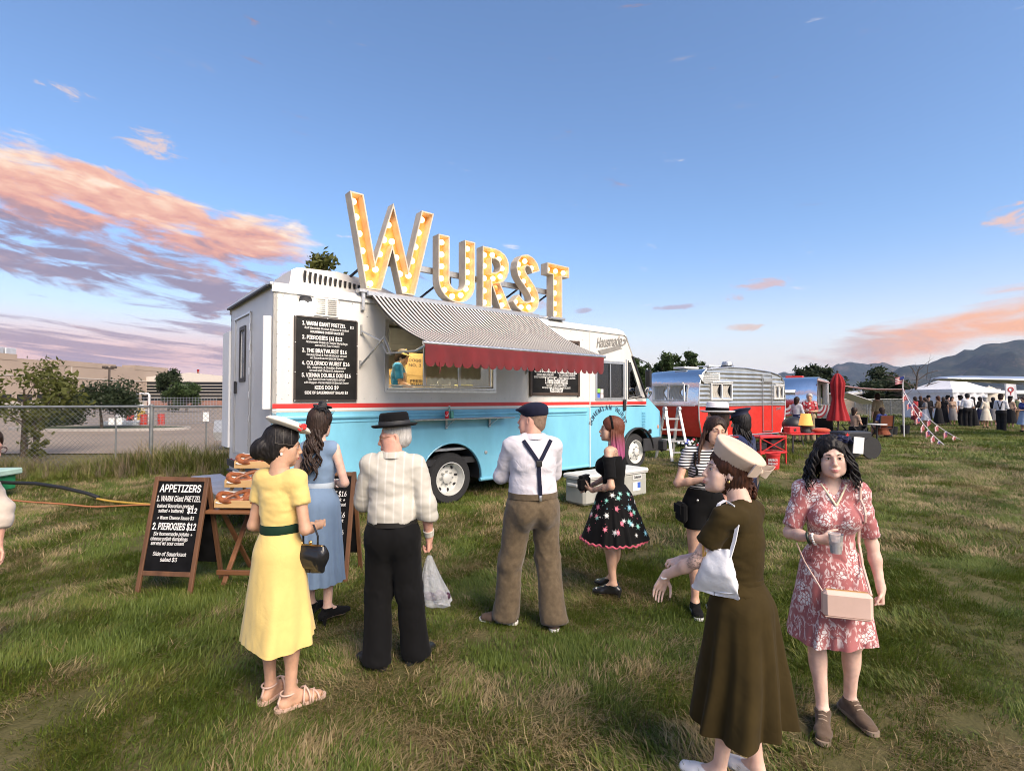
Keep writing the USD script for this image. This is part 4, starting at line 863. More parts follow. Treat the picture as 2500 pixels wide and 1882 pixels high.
# ---------------------------------------------------------------- the people at the truck
sk_tan = skin('tan', (.50, .29, .19)); sk_fair = skin('fair', (.62, .40, .31)); sk_pale = skin('pale', (.66, .44, .35)); sk_ruddy = skin('ruddy', (.58, .31, .23)); sk_mid = skin('mid', (.54, .33, .23))
hair_black = mat('hair_black', (.011, .009, .009), .55, var=.6, vs=70, stretch=(1, 1, .2), spec=.3)
hair_brown = mat('hair_dark_brown', (.030, .017, .012), .55, var=.6, vs=70, stretch=(1, 1, .2), spec=.3)
hair_auburn = mat('hair_auburn', (.060, .022, .012), .55, var=.6, vs=70, stretch=(1, 1, .2), spec=.3)
hair_white = mat('hair_white', (.40, .385, .365), .6, var=.25, vs=70, stretch=(1, 1, .2))
gold = mat('gold_metal', (.75, .52, .20), .25, metal=1.0, var=.05)
pearl = mat('pearl_white', (.78, .75, .70), .25, var=.05, coat=.5)
navy = cloth('navy_cloth', (.012, .014, .030)); blackcloth = cloth('black_cloth', (.0055, .0055, .006)); creamfelt = cloth('cream_felt', (.70, .64, .54), vs=9, crease=.08)

# --- woman in the pale yellow dress, seen from behind, looking to the right
p = Person('person', 'woman in pale yellow dress with dark green belt and cream hat, seen from behind', (-1.42, 3.16, 0), -14, 1.665, wide=.87, head=(-52, -8, 0))
p.el = {1: np.array((.205, -.03, 1.12)), -1: np.array((-.190, -.02, 1.12))}; p.wr = {1: np.array((.15, .20, 1.09)), -1: np.array((-.14, .20, 1.05))}
p.hd = {1: (np.array((-.5, .8, .1)), np.array((0, .1, -1)), (45, 50, 30)), -1: (np.array((.3, .9, 0)), np.array((0, 0, -1)), (30, 35, 20))}
p.an = {1: np.array((.10, -.02, .085)), -1: np.array((-.085, .03, .085))}; p.toe = {1: nrm((.62, .8, 0)), -1: nrm((.1, 1, 0))}
p.build_body(sk_tan); p.face(lips=(.45, .10, .10))
yel = cloth('yellow_linen', (.68, .50, .175), var=.08)
bod = p.top(None, o=.012, sleeve=.50, z0=1.06, neck_r=.078, neck_z=1.505, amp=.0070, scale=(7, 7, 11), seed=12, name=None, sl_o=.016)
sk = p.skirt(1.11, .40, (.109, .098), (.222, .205), rh=(.166, .142), folds=5, amp=.024, seed=4, hem=.014, start=.22)
p.part('dress', join([bod, sk]), yel)
p.part('belt', p.ring(1.115, (.118, .112), .064, bulge=.004, c=(0, -.004)), cloth('dark_green_belt', (.010, .030, .018), .6), smooth=30)
p.haircap(hair_black, .012, line=.02, extra=[E(p.H((0, -.135, -.045)), (.068, .058, .062), p.hr, .02), E(p.H((.02, -.125, -.02)), (.06, .06, .06), p.hr, .02)])
T = p.hr @ rotm((1, 0, 0), -14) @ rotm((0, 1, 0), -8)
hat = p.part('hat', MB().lathe([(0, -.012), (.10, -.012), (.128, .000), (.130, .010), (.115, .026), (.07, .040), (0, .046)], 40, p.H((0, .005, .128)), T, ry=1.12).mesh(), creamfelt)
m = MB(); rg = np.random.default_rng(3)
for k in range(16):
    a = rg.uniform(0, 2 * PI); m.ell(p.H((.085, .085, .135)) + (.022 * math.cos(a) * rg.uniform(.3, 1), .022 * math.sin(a), .018 * rg.uniform(-1, 1)), (.015, .015, .009), euler(rg.uniform(0, 360), rg.uniform(0, 360)), 1)
p.part('red_flower', m.mesh(), cloth('red_petals', (.65, .04, .035)), parent=hat)
m = MB()
for k in range(9):
    a0 = math.radians(-60 + k * 22); m.tube([p.H((.125 * math.sin(a0), .125 * math.cos(a0) - .01, .11 - t * .09)) + p.hr @ np.array((0, .012 * t, 0)) for t in np.linspace(0, 1, 5)], .0006, 4)
for t in (1,): m.tube([p.H((.127 * math.sin(a0), .127 * math.cos(a0) - .01 + .012 * t, .11 - t * .09)) for a0 in np.linspace(-1.05, 2.05, 20)], .0006, 4)
p.part('veil', m.mesh(), mat('cream_net', (.25, .22, .18), .8), parent=hat)
p.part('earring', MB().ell(p.H((.084, -.008, -.048)), (.008, .008, .011)).mesh(), pearl)
nude = mat('nude_leather', (.55, .38, .30), .5, var=.1)
for s in (1, -1):
    an, t = p.an[s], p.toe[s]; lat = np.cross(t, (0, 0, 1)); base = np.array((an[0], an[1], 0))
    so = p.part('sandal', MB().poly(LineString([(-.05, 0), (.06, 0), (.18, 0)]).buffer(.044), base, t, -lat, .016).mesh(), nude, smooth=False)
    for d, r, zc in ((.145, .050, .02), (.09, .050, .03)):
        for sk_ in (.02, -.02): p.part('strap', MB().tube([base + t * (d + sk_ * math.cos(a)) + lat * r * math.cos(a) + (0, 0, zc + (.040 + (.145 - d) * .5) * math.sin(a)) for a in np.linspace(-.25, PI + .25, 14)], .006, 6).mesh(), nude, parent=so)
    p.part('strap', MB().tube([base + t * (-.012 + .045 * math.sin(a)) + lat * .042 * math.cos(a) + (0, 0, .095) for a in np.linspace(0, 2 * PI, 20)[:-1]], .006, 6, closed=True).mesh(), nude, parent=so)
    p.part('strap', MB().tube([base - t * .055 + lat * .02 + (0, 0, .01), base - t * .07 + (0, 0, .05), base - t * .055 + (0, 0, .09)], .008, 6).mesh(), nude, parent=so)
yellow = p
# --- woman in the blue-grey halter dress
p = Person('person', 'woman in blue grey halter dress with long dark curls, facing the truck', (-1.60, 4.27, .055), -6, 1.70, wide=.95, head=(-12, -4, 0))
p.el = {1: np.array((.235, -.02, 1.13)), -1: np.array((-.225, 0, 1.13))}; p.wr = {1: np.array((.06, .19, 1.10)), -1: np.array((-.05, .22, 1.08))}
p.hd = {1: (np.array((-.9, .35, .05)), np.array((0, -.3, -1)), (25, 30, 20)), -1: (np.array((.7, .5, .1)), np.array((0, 0, -1)), (25, 30, 20))}
p.toe = {1: nrm((.55, .8, 0)), -1: nrm((0, 1, 0))}; p.an = {1: np.array((.10, -.04, .085)), -1: np.array((-.08, .03, .085))}
p.build_body(sk_fair, face=False)
slate = cloth('slate_blue_cotton', (.18, .26, .38), var=.08)
bod = p.top(None, o=.010, sleeve=None, z0=1.05, neck_r=.058, neck_z=1.50, cuts=[(nrm((1, 0, .62)), .93), (nrm((-1, 0, .62)), .93)], amp=.004, name=None, seed=21)
sk = p.skirt(1.10, .30, (.114, .098), (.215, .19), rh=(.185, .155), folds=13, amp=.016, seed=8, start=.03, hem=.006)
p.part('dress', join([bod, sk]), slate)
p.part('belt', p.ring(1.11, (.124, .110), .05, bulge=.003), cloth('pale_blue_belt', (.45, .52, .60)), smooth=30)
p.haircap(hair_brown, .012, line=.0)
p.locks(hair_brown, [(.075 * math.sin(a), -.085 * math.cos(a) - .01, .02 - .03 * abs(a)) for a in np.linspace(-1.5, .9, 20)] + [(.06 * math.sin(a), -.07 * math.cos(a), .06) for a in np.linspace(-1.4, .8, 10)], .44, 3.0, .015, .018, spread=.03, seed=5, sag=(0, -.17, -1))
m = MB(); rg = np.random.default_rng(9)
for k in range(26):
    a, b = rg.uniform(0, 2 * PI), rg.uniform(0, PI); q = p.H((.035, -.04, .125)) + .055 * np.array((math.cos(a) * math.sin(b), math.sin(a) * math.sin(b), math.cos(b) * .7))
    m.ell(q, (.030, .030, .010), euler(rg.uniform(0, 360), rg.uniform(0, 360)), 1)
for k in range(14):
    a = rg.uniform(0, 2 * PI); m.tube([p.H((.075, -.03, .11)), p.H((.11 + .03 * math.cos(a), -.03 + .05 * math.sin(a), .09 + .04 * math.sin(a * 2))), p.H((.10 + .03 * math.sin(a), -.05, .04))], .0015, 4)
p.part('fascinator', m.mesh(), mat('black_net', (.012, .012, .015), .7))
for s in (1, -1):
    sh = p.shoe(s, blackcloth, o=.006, top=.09, heel=.055, pump=True)
    p.part('strap', MB().tube([p.an[s] + np.array((.04 * math.cos(a), .045 * math.sin(a), .005)) for a in np.linspace(0, 2 * PI, 16)[:-1]], .008, 6, closed=True).mesh(), blackcloth, parent=sh)
    obj('heel_post', MB().cyl((p.an[s][0] * p.s, (p.an[s][1] - .05) * p.s, -.055), (p.an[s][0] * p.s, (p.an[s][1] - .04) * p.s, .05), .010, .022, 8).mesh(), blackcloth, sh)
# --- old man in the black hat
p = Person('person', 'elderly man in black hat, striped white shirt and black trousers, smiling to the left', (-.835, 3.61, 0), 3, 1.70, female=False, wide=.91, deep=1.04, head=(97, -10, 0), head_at=(0, .035, 1.625))
p.el = {1: np.array((.240, -.03, 1.14)), -1: np.array((-.222, .06, 1.15))}; p.wr = {1: np.array((.255, .06, .885)), -1: np.array((-.16, .24, 1.30))}
p.hd = {1: (np.array((.02, .12, -1)), np.array((-1, .2, 0)), (55, 60, 40)), -1: (np.array((.4, .3, .7)), np.array((.4, -.6, .3)), (30, 40, 25))}
p.kn = {1: np.array((.115, .03, .50)), -1: np.array((-.10, .03, .50))}; p.an = {1: np.array((.16, .05, .085)), -1: np.array((-.10, -.03, .085))}; p.toe = {1: nrm((.5, .9, 0)), -1: nrm((-.75, .7, 0))}
p.build_body(sk_ruddy); p.face(brow=(.40, .38, .35), lips=(.42, .17, .14), smile=1.5)
g = Graph(); tc = g.node('texture_coordinate', 'object'); xx = g.node('separate_xyz', 'x', vector=tc); fr_ = g.m('fraction', g.mul(g.add(xx, 2.0), 17.0))
bc = g.mix(g.band(fr_, .42, .46, .60, .64), (.54, .515, .45), (.64, .62, .565)); bc = g.mix(g.mul(g.noise(tc, 6.0), .2), bc, (.60, .58, .52))
shirtw = g.material('striped_white_shirt', g.node('mix_closure', 'closure', fac=.12, closure1=g.node('principled_bsdf', 'BSDF', base_color=bc, roughness=.8, specular_ior_level=.2), closure2=g.node('translucent_bsdf', 'BSDF', color=bc)))
p.top(shirtw, o=.021, sleeve={1: 1.93, -1: 1.9}, z0=1.025, neck_r=.062, neck_z=1.515, amp=.012, scale=(5, 5, 8), seed=31, name='shirt', sl_o=.023, extra=[E((0, -.02, 1.10), (.160, .138, .12), k=.06), C((-.07, -.03, 1.475), (.07, -.03, 1.475), .045, k=.02)])
col = MB().sheet(np.array([[(r * math.sin(a) * 1.0, -r * .95 * math.cos(a) - .012, z) for a in np.linspace(-2.6, 2.6, 40)] for r, z in ((.078, 1.470), (.071, 1.52), (.076, 1.522), (.092, 1.480))]), .003).mesh()
p.part('collar', col, shirtw)
for s in (1, -1): p.part('cuff', MB().cyl(p.wr[s] + (p.el[s] - p.wr[s]) * .22, p.wr[s] + (p.el[s] - p.wr[s]) * .06, .041, .036, 16).mesh(), shirtw, smooth=40)
p.trousers(blackcloth, o=.026, top=1.03, hem=.035, flare=.016, amp=.009)
p.part('belt', p.ring(1.025, (.178, .153), .035, c=(0, -.012)), mat('black_leather', (.014, .013, .012), .4), smooth=30)
p.haircap(hair_white, -.002, line=.05, low=-.060, side=1.15)
T = p.hr @ rotm((1, 0, 0), 6)
hat = p.part('hat', MB().lathe([(.078, .0), (.13, -.004), (.138, .004), (.142, .012), (.136, .014), (.10, .006), (.092, .012), (.093, .04), (.088, .085), (.078, .100), (.05, .092), (0, .088)], 48, p.H((0, -.015, .075)), T, ry=1.18).mesh(), blackcloth)
p.part('hat_band', MB().lathe([(.0945, .012), (.0965, .014), (.0965, .036), (.0945, .038)], 48, p.H((0, -.015, .075)), T, ry=1.18).mesh(), mat('hat_ribbon', (.03, .03, .032), .5), parent=hat)
p.part('hat_buckle', MB().box(p.H((.04, -.122, .100)), (.02, .008, .022), T).mesh(), alu, parent=hat)
m = MB()
for s in (1, -1):
    m.tube([p.H((s * .034 + .025 * math.cos(a), .098, .002 + .019 * math.sin(a))) for a in np.linspace(0, 2 * PI, 18)[:-1]], .0018, 5, closed=True); m.tube([p.H((s * .059, .095, .008)), p.H((s * .082, .04, .010)), p.H((s * .084, -.02, .005))], .0018, 5)
m.tube([p.H((-.01, .100, .006)), p.H((.01, .100, .006))], .0018, 5)
p.part('glasses', m.mesh(), mat('glasses_frame', (.25, .12, .05), .3))
for s in (1, -1): p.shoe(s, mat('black_shoe', (.012, .012, .012), .45), sole=black, o=.010, top=.10)
oldman = p
# --- man in the flat cap with braces, arms folded
p = Person('person', 'heavy man in navy flat cap, white shirt and Y-back braces with folded arms', (.17, 4.25, 0), 12, 1.80, female=False, wide=.99, deep=1.16, head=(52, 4, 0), head_at=(0, .03, 1.625))
p.el = {1: np.array((.222, .14, 1.17)), -1: np.array((-.232, .12, 1.16))}; p.wr = {1: np.array((.04, .27, 1.16)), -1: np.array((-.05, .30, 1.20))}
p.hd = {1: (np.array((-1, .1, .05)), np.array((0, -1, 0)), (15, 20, 15)), -1: (np.array((1, .1, .05)), np.array((0, -1, 0)), (15, 20, 15))}
p.hip = {1: np.array((.098, 0, .93)), -1: np.array((-.098, 0, .93))}
p.kn = {1: np.array((.13, .02, .50)), -1: np.array((-.17, .05, .50))}; p.an = {1: np.array((.14, -.10, .085)), -1: np.array((-.20, .06, .085))}; p.toe = {1: nrm((.15, 1, 0)), -1: nrm((-.9, .45, 0))}
p.build_body(sk_ruddy); p.face(brow=(.15, .09, .06), lips=(.42, .18, .15))
shirt2 = cloth('white_cotton', (.58, .56, .60), var=.07, crease=.45, cs=7.5)
p.top(shirt2, o=.026, sleeve={1: 1.9, -1: 1.9}, z0=1.03, neck_r=.066, neck_z=1.51, amp=.013, scale=(5, 5, 6), seed=44, name='shirt', sl_o=.013, extra=[E((0, .0, 1.10), (.182, .15, .13), k=.06), C((-.07, -.03, 1.475), (.07, -.03, 1.475), .048, k=.02)])
p.part('collar', MB().sheet(np.array([[(r * math.sin(a), -r * .95 * math.cos(a) - .012, z) for a in np.linspace(-2.6, 2.6, 40)] for r, z in ((.086, 1.465), (.078, 1.515), (.083, 1.517), (.100, 1.475))]), .003).mesh(), shirt2)
brown = cloth('brown_tweed', (.115, .085, .052), var=.22, vs=26)
p.trousers(brown, o=.024, top=1.045, hem=.045, flare=.022, amp=.011, seed=9, seat=.01)
p.part('waistband', p.ring(1.035, (.200, .172), .045, c=(0, -.008)), brown, smooth=30)
# braces follow the shirt's back: sample the garment's field along the way
tor = p.torso(.026 + .010) + [E((0, .0, 1.10), (.182 + .010, .15 + .010, .13 + .01), k=.06), C((-.07, -.03, 1.475), (.07, -.03, 1.475), .048, k=.02)] + p.arm(1, .022, t1=1.5, k=.03) + p.arm(-1, .022, t1=1.5, k=.03)
def on_back(pp, x, z, y0=-.40, prims=tor, out=.006):
    ys = np.linspace(y0, .1, 160); q = np.stack([np.full(160, x), ys, np.full(160, z)], 1); d = sdf_at(q, prims)
    k = np.argmax(d < .006); return np.array((x, ys[k] - out, z))
def strap_on(pts, w, th=.003):
    pts = np.array(pts); t = np.gradient(pts, axis=0); n_ = np.array((0, -1, .15)); P = []
    for q, tt in zip(pts, t):
        l = nrm(np.cross(tt, n_)); P.append([q - l * w / 2, q + l * w / 2])
    return MB().sheet(np.array(P), th).mesh()
xx_ = np.linspace(0, 1, 26)
br = p.part('braces', join([strap_on([on_back(p, .005 + .012 * t, 1.30 - .27 * t) for t in xx_], .030), strap_on([on_back(p, .015 + (-.115 - .0) * t, 1.285 + .185 * t) for t in xx_], .030), strap_on([on_back(p, .0 + .125 * t, 1.285 + .185 * t) for t in xx_], .030)]), navy)
p.part('brace_patch', MB().box(on_back(p, .006, 1.293) + (0, -.006, 0), (.045, .008, .045), bev=.003).mesh(), mat('black_leather', (0, 0, 0)), parent=br)
p.part('brace_clip', MB().box(on_back(p, .017, 1.03) + (0, -.006, 0), (.02, .006, .04)).mesh(), alu, parent=br)
T = p.hr @ rotm((1, 0, 0), -10)
cp = nets([E(p.H((0, -.012, .085)), (.098, .122, .058), T, .02), E(p.H((0, -.03, .055)), (.093, .108, .060), T, .02), E(p.H((0, .085, .075)), (.085, .055, .016), T, .02)], .007, cuts=[(tuple(T @ np.array((0, .0, -1.))), float((T @ np.array((0, 0, -1.))) @ p.H((0, 0, .022))))])
p.part('cap', cp, navy)
p.haircap(mat('hair_cropped', (.20, .13, .09), .7, var=.3, vs=40), -.004, line=.045, low=-.07, amp=.001)
shoeb = mat('brown_suede', (.075, .048, .035), .85, var=.2)
for s in (1, -1): p.shoe(s, shoeb, sole=whiteline, o=.012, top=.11)
capman = p
# --- woman with pink-ended hair and the starburst skirt
p = Person('person', 'woman with red and pink hair, black off-shoulder top and starburst skirt, facing left', (.96, 4.87, .03), 58, 1.63, wide=1.04, head=(28, 4, 0), bust=1.15)
p.el = {1: np.array((.23, .09, 1.15)), -1: np.array((-.245, -.07, 1.10))}; p.wr = {1: np.array((.13, .33, 1.00)), -1: np.array((-.17, .16, 1.03))}
p.hd = {1: (np.array((-.1, .9, -.35)), np.array((-.9, 0, .1)), (45, 45, 30)), -1: (np.array((.25, .95, .25)), np.array((.6, 0, .7)), (35, 40, 25))}
p.an = {1: np.array((.075, .05, .105)), -1: np.array((-.085, -.03, .105))}; p.heel = .03
p.build_body(skin_ink('floral_ink', (.54, .33, .23), [(np.array((-.11, -.075, 1.40)) * p.s, .05), (np.array((-.205, .05, 1.065)) * p.s, .10), (np.array((.17, .20, 1.08)) * p.s, .12)])); p.face(lips=(.50, .14, .13))
p.top(blackcloth, o=.012, sleeve=.80, z0=1.03, neck_r=0, cuts=[((0, 0, 1), 1.375)], amp=.004, name='top', seed=51, sl_o=.018)
sk = p.skirt(1.075, .55, (.124, .108), (.345, .315), rh=(.220, .19), folds=9, amp=.022, seed=14, start=.1, hem=.008)
skp = p.part('skirt', sk, blackcloth)
SP = p.skirtP; rg = np.random.default_rng(77); cols = [mat('star_pink', (.75, .20, .28), .7), mat('star_blue', (.25, .55, .68), .7), mat('star_white', (.75, .75, .72), .7), mat('star_mint', (.25, .60, .52), .7)]
for k in range(110):
    i, j = rg.integers(4, 38), rg.integers(0, 120); q = SP[i, j]; e1 = nrm(SP[i, (j + 1) % 120] - q); e2 = nrm(SP[i - 1, j] - q); n_ = nrm(np.cross(e1, e2)); e2 = np.cross(n_, e1)
    big = k < 60; r_ = rg.uniform(.028, .046) if big else rg.uniform(.006, .012); npt = 12 if big else 5; an_ = np.arange(npt * 2) * PI / npt + rg.uniform(0, 1)
    rr = np.where(np.arange(npt * 2) % 2, .30, 1.0 - .35 * (np.arange(npt * 2) % 4 == 2)) * r_; v = q + n_ * .004 + (rr * np.cos(an_))[:, None] * e1 + (rr * np.sin(an_))[:, None] * e2; v = np.vstack([v, q + n_ * .0055])
    p.part('starburst', (v, [[a, (a + 1) % (npt * 2), npt * 2] for a in range(npt * 2)]), cols[rg.integers(0, 4)], smooth=False, parent=skp)
p.part('petticoat_hem', MB().tube([(.352 * math.cos(a) * (1 + .03 * math.cos(9 * a)), .322 * math.sin(a) * (1 + .03 * math.cos(9 * a)), .540 + .008 * math.sin(31 * a)) for a in np.linspace(0, 2 * PI, 180)[:-1]], .011, 6, closed=True).mesh(), cloth('pink_net_hem', (.45, .08, .12)))
g = Graph(); tc = g.node('texture_coordinate', 'object'); zz = g.node('separate_xyz', 'z', vector=tc); f_ = g.add(zz, g.mul(g.sub(g.noise(g.node('mapping', 'vector', vector=tc, scale=(14, 14, 2.0)), 1.6, 3.0), .5), .12))
pinkhair = g.material('hair_red_to_pink', g.node('principled_bsdf', 'BSDF', base_color=g.mix(g.step(f_, 1.30, 1.50), (.36, .085, .19), (.13, .042, .022)), roughness=.55, specular_ior_level=.3))
p.haircap(pinkhair, .012, line=.03)
p.locks(pinkhair, [(.082 * math.sin(a), -.088 * math.cos(a) - .012, .05 - .02 * abs(a)) for a in np.linspace(-1.75, 1.75, 46)] + [(.07 * math.sin(a), -.095 * math.cos(a), -.02) for a in np.linspace(-1.5, 1.5, 26)], .36, .6, .015, .007, spread=.02, seed=6, taper=.35)
p.part('headband', MB().tube([p.H((.090 * math.cos(a), -.005 + .02 * math.sin(a), .035 + .098 * math.sin(a))) for a in np.linspace(-.2, PI + .2, 24)], .013, 6).mesh(), blackcloth)
blackpump = mat('black_patent', (.012, .012, .013), .25, var=.1)
for s in (1, -1):
    sh = p.shoe(s, blackpump, o=.006, top=.10, pump=True); an = p.an[s]
    p.part('strap', MB().tube([an + np.array((.038 * math.cos(a), .042 * math.sin(a), -.012)) for a in np.linspace(0, 2 * PI, 16)[:-1]], .006, 6, closed=True).mesh(), blackpump, parent=sh)
    p.part('toe_cap', MB().ell((an[0] + p.toe[s][0] * .15, an[1] + p.toe[s][1] * .15, .032), (.040, .050, .026), np.stack([np.cross(p.toe[s], (0, 0, 1)), p.toe[s], (0, 0, 1)], 1)).mesh(), whiteline, parent=sh)
    p.part('heel', MB().cyl(an + (0, -.055, -.135), an + (0, -.05, -.04), .018, .028, 10).mesh(), blackpump, parent=sh)
floral = p
# --- woman in the olive dress with the beige bow hat
p = Person('person', 'woman in olive brown dress with beige bow hat, looking left, nearest the camera', (1.09, 2.47, 0), 44, 1.60, wide=.89, head=(40, 9, 0), head_at=(-.015, .065, 1.635))
p.sh[-1] = np.array((-.150, .02, 1.415))
p.el = {1: np.array((.185, .13, 1.16)), -1: np.array((-.185, .145, 1.18))}; p.wr = {1: np.array((.01, .335, 1.10)), -1: np.array((-.135, .350, 1.045))}
p.hd = {1: (np.array((-1, .15, -.05)), np.array((-.1, .3, -1)), (40, 50, 30)), -1: (np.array((-.15, .42, -1)), np.array((-.6, -.75, -.1)), (12, 14, 10))}
p.an = {1: np.array((.10, -.04, .085)), -1: np.array((-.07, .09, .085))}; p.toe = {1: nrm((.2, 1, 0)), -1: nrm((-.1, 1, 0))}
p.build_body(skin_ink('olive_ink', (.66, .44, .35), [(p.el[-1] * p.s + (-.03, -.01, .0), .062)])); p.face(brow=(.10, .05, .03), lips=(.55, .17, .15))
olive = cloth('olive_wool', (.038, .026, .008), var=.16, vs=8)
bod = p.top(None, o=.011, sleeve=.60, z0=1.02, neck_r=.062, neck_z=1.515, amp=.006, scale=(7, 7, 14), seed=61, name=None, sl_o=.020, neckprims=[C((-.045, -.02, 1.465), (.045, -.02, 1.465), .045, k=.02)])
sk = p.skirt(1.08, .36, (.104, .100), (.245, .24), rh=(.178, .164), folds=7, amp=.050, seed=23, start=.06, hem=.020, c1=(0, .02))
p.part('dress', join([bod, sk]), olive); oliveSP = p.skirtP
p.part('belt', p.ring(1.085, (.112, .112), .035, bulge=.002), olive, smooth=30)
p.haircap(hair_auburn, .010, line=.025, extra=[E(p.H((0, -.115, -.075)), (.052, .045, .060), p.hr, .02)], amp=.006)
rg = np.random.default_rng(8); m = MB()
for k in range(20):
    a, b = rg.uniform(0, 6.28), rg.uniform(.4, 2.6); q0 = p.H((.045 * math.cos(a) * math.sin(b), -.125 + .03 * math.sin(a), -.085 + .055 * math.cos(b))); th_ = np.linspace(0, 5.5, 14); m.tube([q0 + (.020 * math.cos(t + a), .016 * math.sin(t), .020 * math.sin(t + b)) for t in th_], .0075, 6)
p.part('hair_bun', m.mesh(), hair_auburn)
T = p.hr @ rotm((1, 0, 0), 20) @ rotm((0, 1, 0), -22)
hatm = cloth('beige_felt', (.60, .47, .365), vs=9, crease=.06)
hc_ = p.H((-.005, -.035, .072)); hz_ = lambda q: hc_ + T @ np.array(q)
hat = p.part('hat', MB().lathe([(.0, -.02), (.086, -.020), (.094, -.012), (.106, .030), (.114, .056), (.114, .066), (.106, .071), (.098, .068), (.090, .064), (.05, .078), (0, .082)], 52, hc_, T, ry=1.22).mesh(), hatm)
n_ = T @ nrm((-.72, -.70, 0)); e1 = nrm(np.cross(n_, T @ np.array((0, 0, 1.)))); e2 = np.cross(e1, n_); B = np.stack([e1, n_, e2], 1); bc_ = hz_((-.078, -.092, .036)) + n_ * .012; bw = MB()
for s in (1, -1):
    for sg in (1, -1):
        P = [[(s * x, .004 + sg * .020 * math.sin(PI * min(1, x / .085) ** .8) + .010 * x / .08, (.014 + .30 * x) * (v - .5) * 2 + .10 * x) for v in np.linspace(0, 1, 9)] for x in np.linspace(0, .085, 9)]; bw.sheet(np.array(P) @ B.T + bc_, .0025)
bw.ell(bc_ + n_ * .010, (.014, .014, .018), B); bw.sheet(np.array([[(-.01 - .06 * u + .02 * w, .004 + .01 * u, -.012 - .065 * u + .035 * (w - .5)) for w in np.linspace(0, 1, 4)] for u in np.linspace(0, 1, 6)]) @ B.T + bc_, .0025)
p.part('bow', bw.mesh(), hatm, smooth=40, parent=hat)
p.part('earring', MB().ell(p.H((-.083, .0, -.045)), (.007, .007, .008)).mesh(), gold)
p.part('bracelet', MB().tube([p.wr[-1] + (.034 * math.cos(a), .020 * math.sin(a), .012 * math.cos(a)) for a in np.linspace(0, 2 * PI, 20)[:-1]], .005, 6, closed=True).mesh(), pearl)
for s in (1, -1): p.shoe(s, mat('white_leather', (.72, .70, .69), .45, var=.05), o=.006, top=.075, pump=True)
olivew = p
# --- woman in the pink flowered dress
p = Person('person', 'woman in pink flowered dress holding a plastic cup, facing the camera', (1.86, 3.0, 0), 163, 1.615, wide=.96, deep=1.0, head=(-6, -1, 3), bust=1.05)
p.el = {1: np.array((.245, .03, 1.145)), -1: np.array((-.225, -.02, 1.10))}; p.wr = {1: np.array((.125, .225, 1.165)), -1: np.array((-.245, .05, .855))}
p.hd = {1: (np.array((-1, .30, .12)), np.array((.25, .95, .0)), (40, 48, 30)), -1: (np.array((.03, .15, -1)), np.array((.9, -.1, 0)), (75, 80, 50))}
p.hd[1] = (np.array((-.92, .38, .10)), np.array((-.38, -.92, 0)), (38, 45, 30))
p.kn = {1: np.array((.10, .02, .50)), -1: np.array((-.11, -.01, .50))}; p.an = {1: np.array((.085, .085, .085)), -1: np.array((-.11, -.09, .085))}; p.toe = {1: nrm((.25, 1, 0)), -1: nrm((-.35, 1, 0))}
p.build_body(sk_pale, headvox=.0042); p.face(lips=(.50, .17, .16), iris=(.03, .018, .01))
g = Graph(); tc = g.node('texture_coordinate', 'object')
wv = g.node('vector_math', 'vector', math_type='add', vector1=tc, vector2=g.node('vector_math', 'vector', math_type='scale', vector1=g.noise(tc, 22.0, 3.0, out='color'), scale=.035))
vr = g.node('voronoi_texture', 'distance', vector=wv, scale=9.5, feature='f1', randomness=.9)
petal = g.node('voronoi_texture', 'distance', vector=wv, scale=52.0, feature='distance_to_edge')
leaf = g.noise(g.node('mapping', 'vector', vector=tc, rotation=(.4, .3, .7), scale=(1, 1, .45)), 46.0, 2.0, .6, 1.2)
fl = g.mul(g.sub(1.0, g.step(vr, .30, .40)), g.step(petal, .05, .14))
lf = g.mul(g.mul(g.sub(1.0, g.step(vr, .62, .80)), g.step(vr, .36, .42)), g.step(leaf, .52, .58))
dk = g.mul(g.sub(1.0, g.step(vr, .42, .62)), g.step(g.noise(tc, 40.0, 2.0), .60, .66))
base = g.mix(g.noise(tc, 5.0), (.33, .105, .105), (.41, .145, .145)); base = g.mix(g.mul(dk, .8), base, (.17, .05, .06)); base = g.mix(g.mul(lf, .85), base, (.72, .60, .58)); base = g.mix(g.mul(fl, .95), base, (.78, .73, .71))
pinkd = g.material('pink_flower_print', g.node('principled_bsdf', 'BSDF', base_color=base, roughness=.75, sheen_weight=.2, specular_ior_level=.25))
bod = p.top(None, o=.013, sleeve=.86, z0=.985, neck_r=.066, neck_z=1.505, amp=.0075, scale=(7, 7, 11), seed=71, name=None, sl_o=.020, extra=[E((s * .165, -.005, 1.43), (.055, .055, .050), k=.03) for s in (1, -1)],
            neckprims=[C((0, .135, 1.352), (0, .045, 1.53), .010, .080, k=.004, sub=True), C((0, .16, 1.36), (0, .10, 1.50), .012, .062, k=.004, sub=True)])
sk = p.skirt(1.05, .515, (.130, .112), (.240, .215), rh=(.182, .150), folds=7, amp=.026, seed=33, start=.16, hem=.022)
p.part('dress', join([bod, sk]), pinkd); pinkSP = p.skirtP
tor = p.torso(.013)
def on_front(x, z, out=.004, prims=None):
    ys = np.linspace(.45, -.1, 220); q = np.stack([np.full(220, x), ys, np.full(220, z)], 1); d = sdf_at(q, prims or tor); k = np.argmax(d < 0.002); return np.array((x, ys[k] + out, z))
lace = cloth('cream_lace', (.78, .70, .50))
for s in (1, -1): p.part('lace_collar', MB().tube([on_front(s * .070 * t, 1.345 + .125 * t, .002) for t in np.linspace(0, 1, 16)], .0065, 6).mesh(), lace)
p.haircap(hair_black, .010, line=.030, amp=.007)
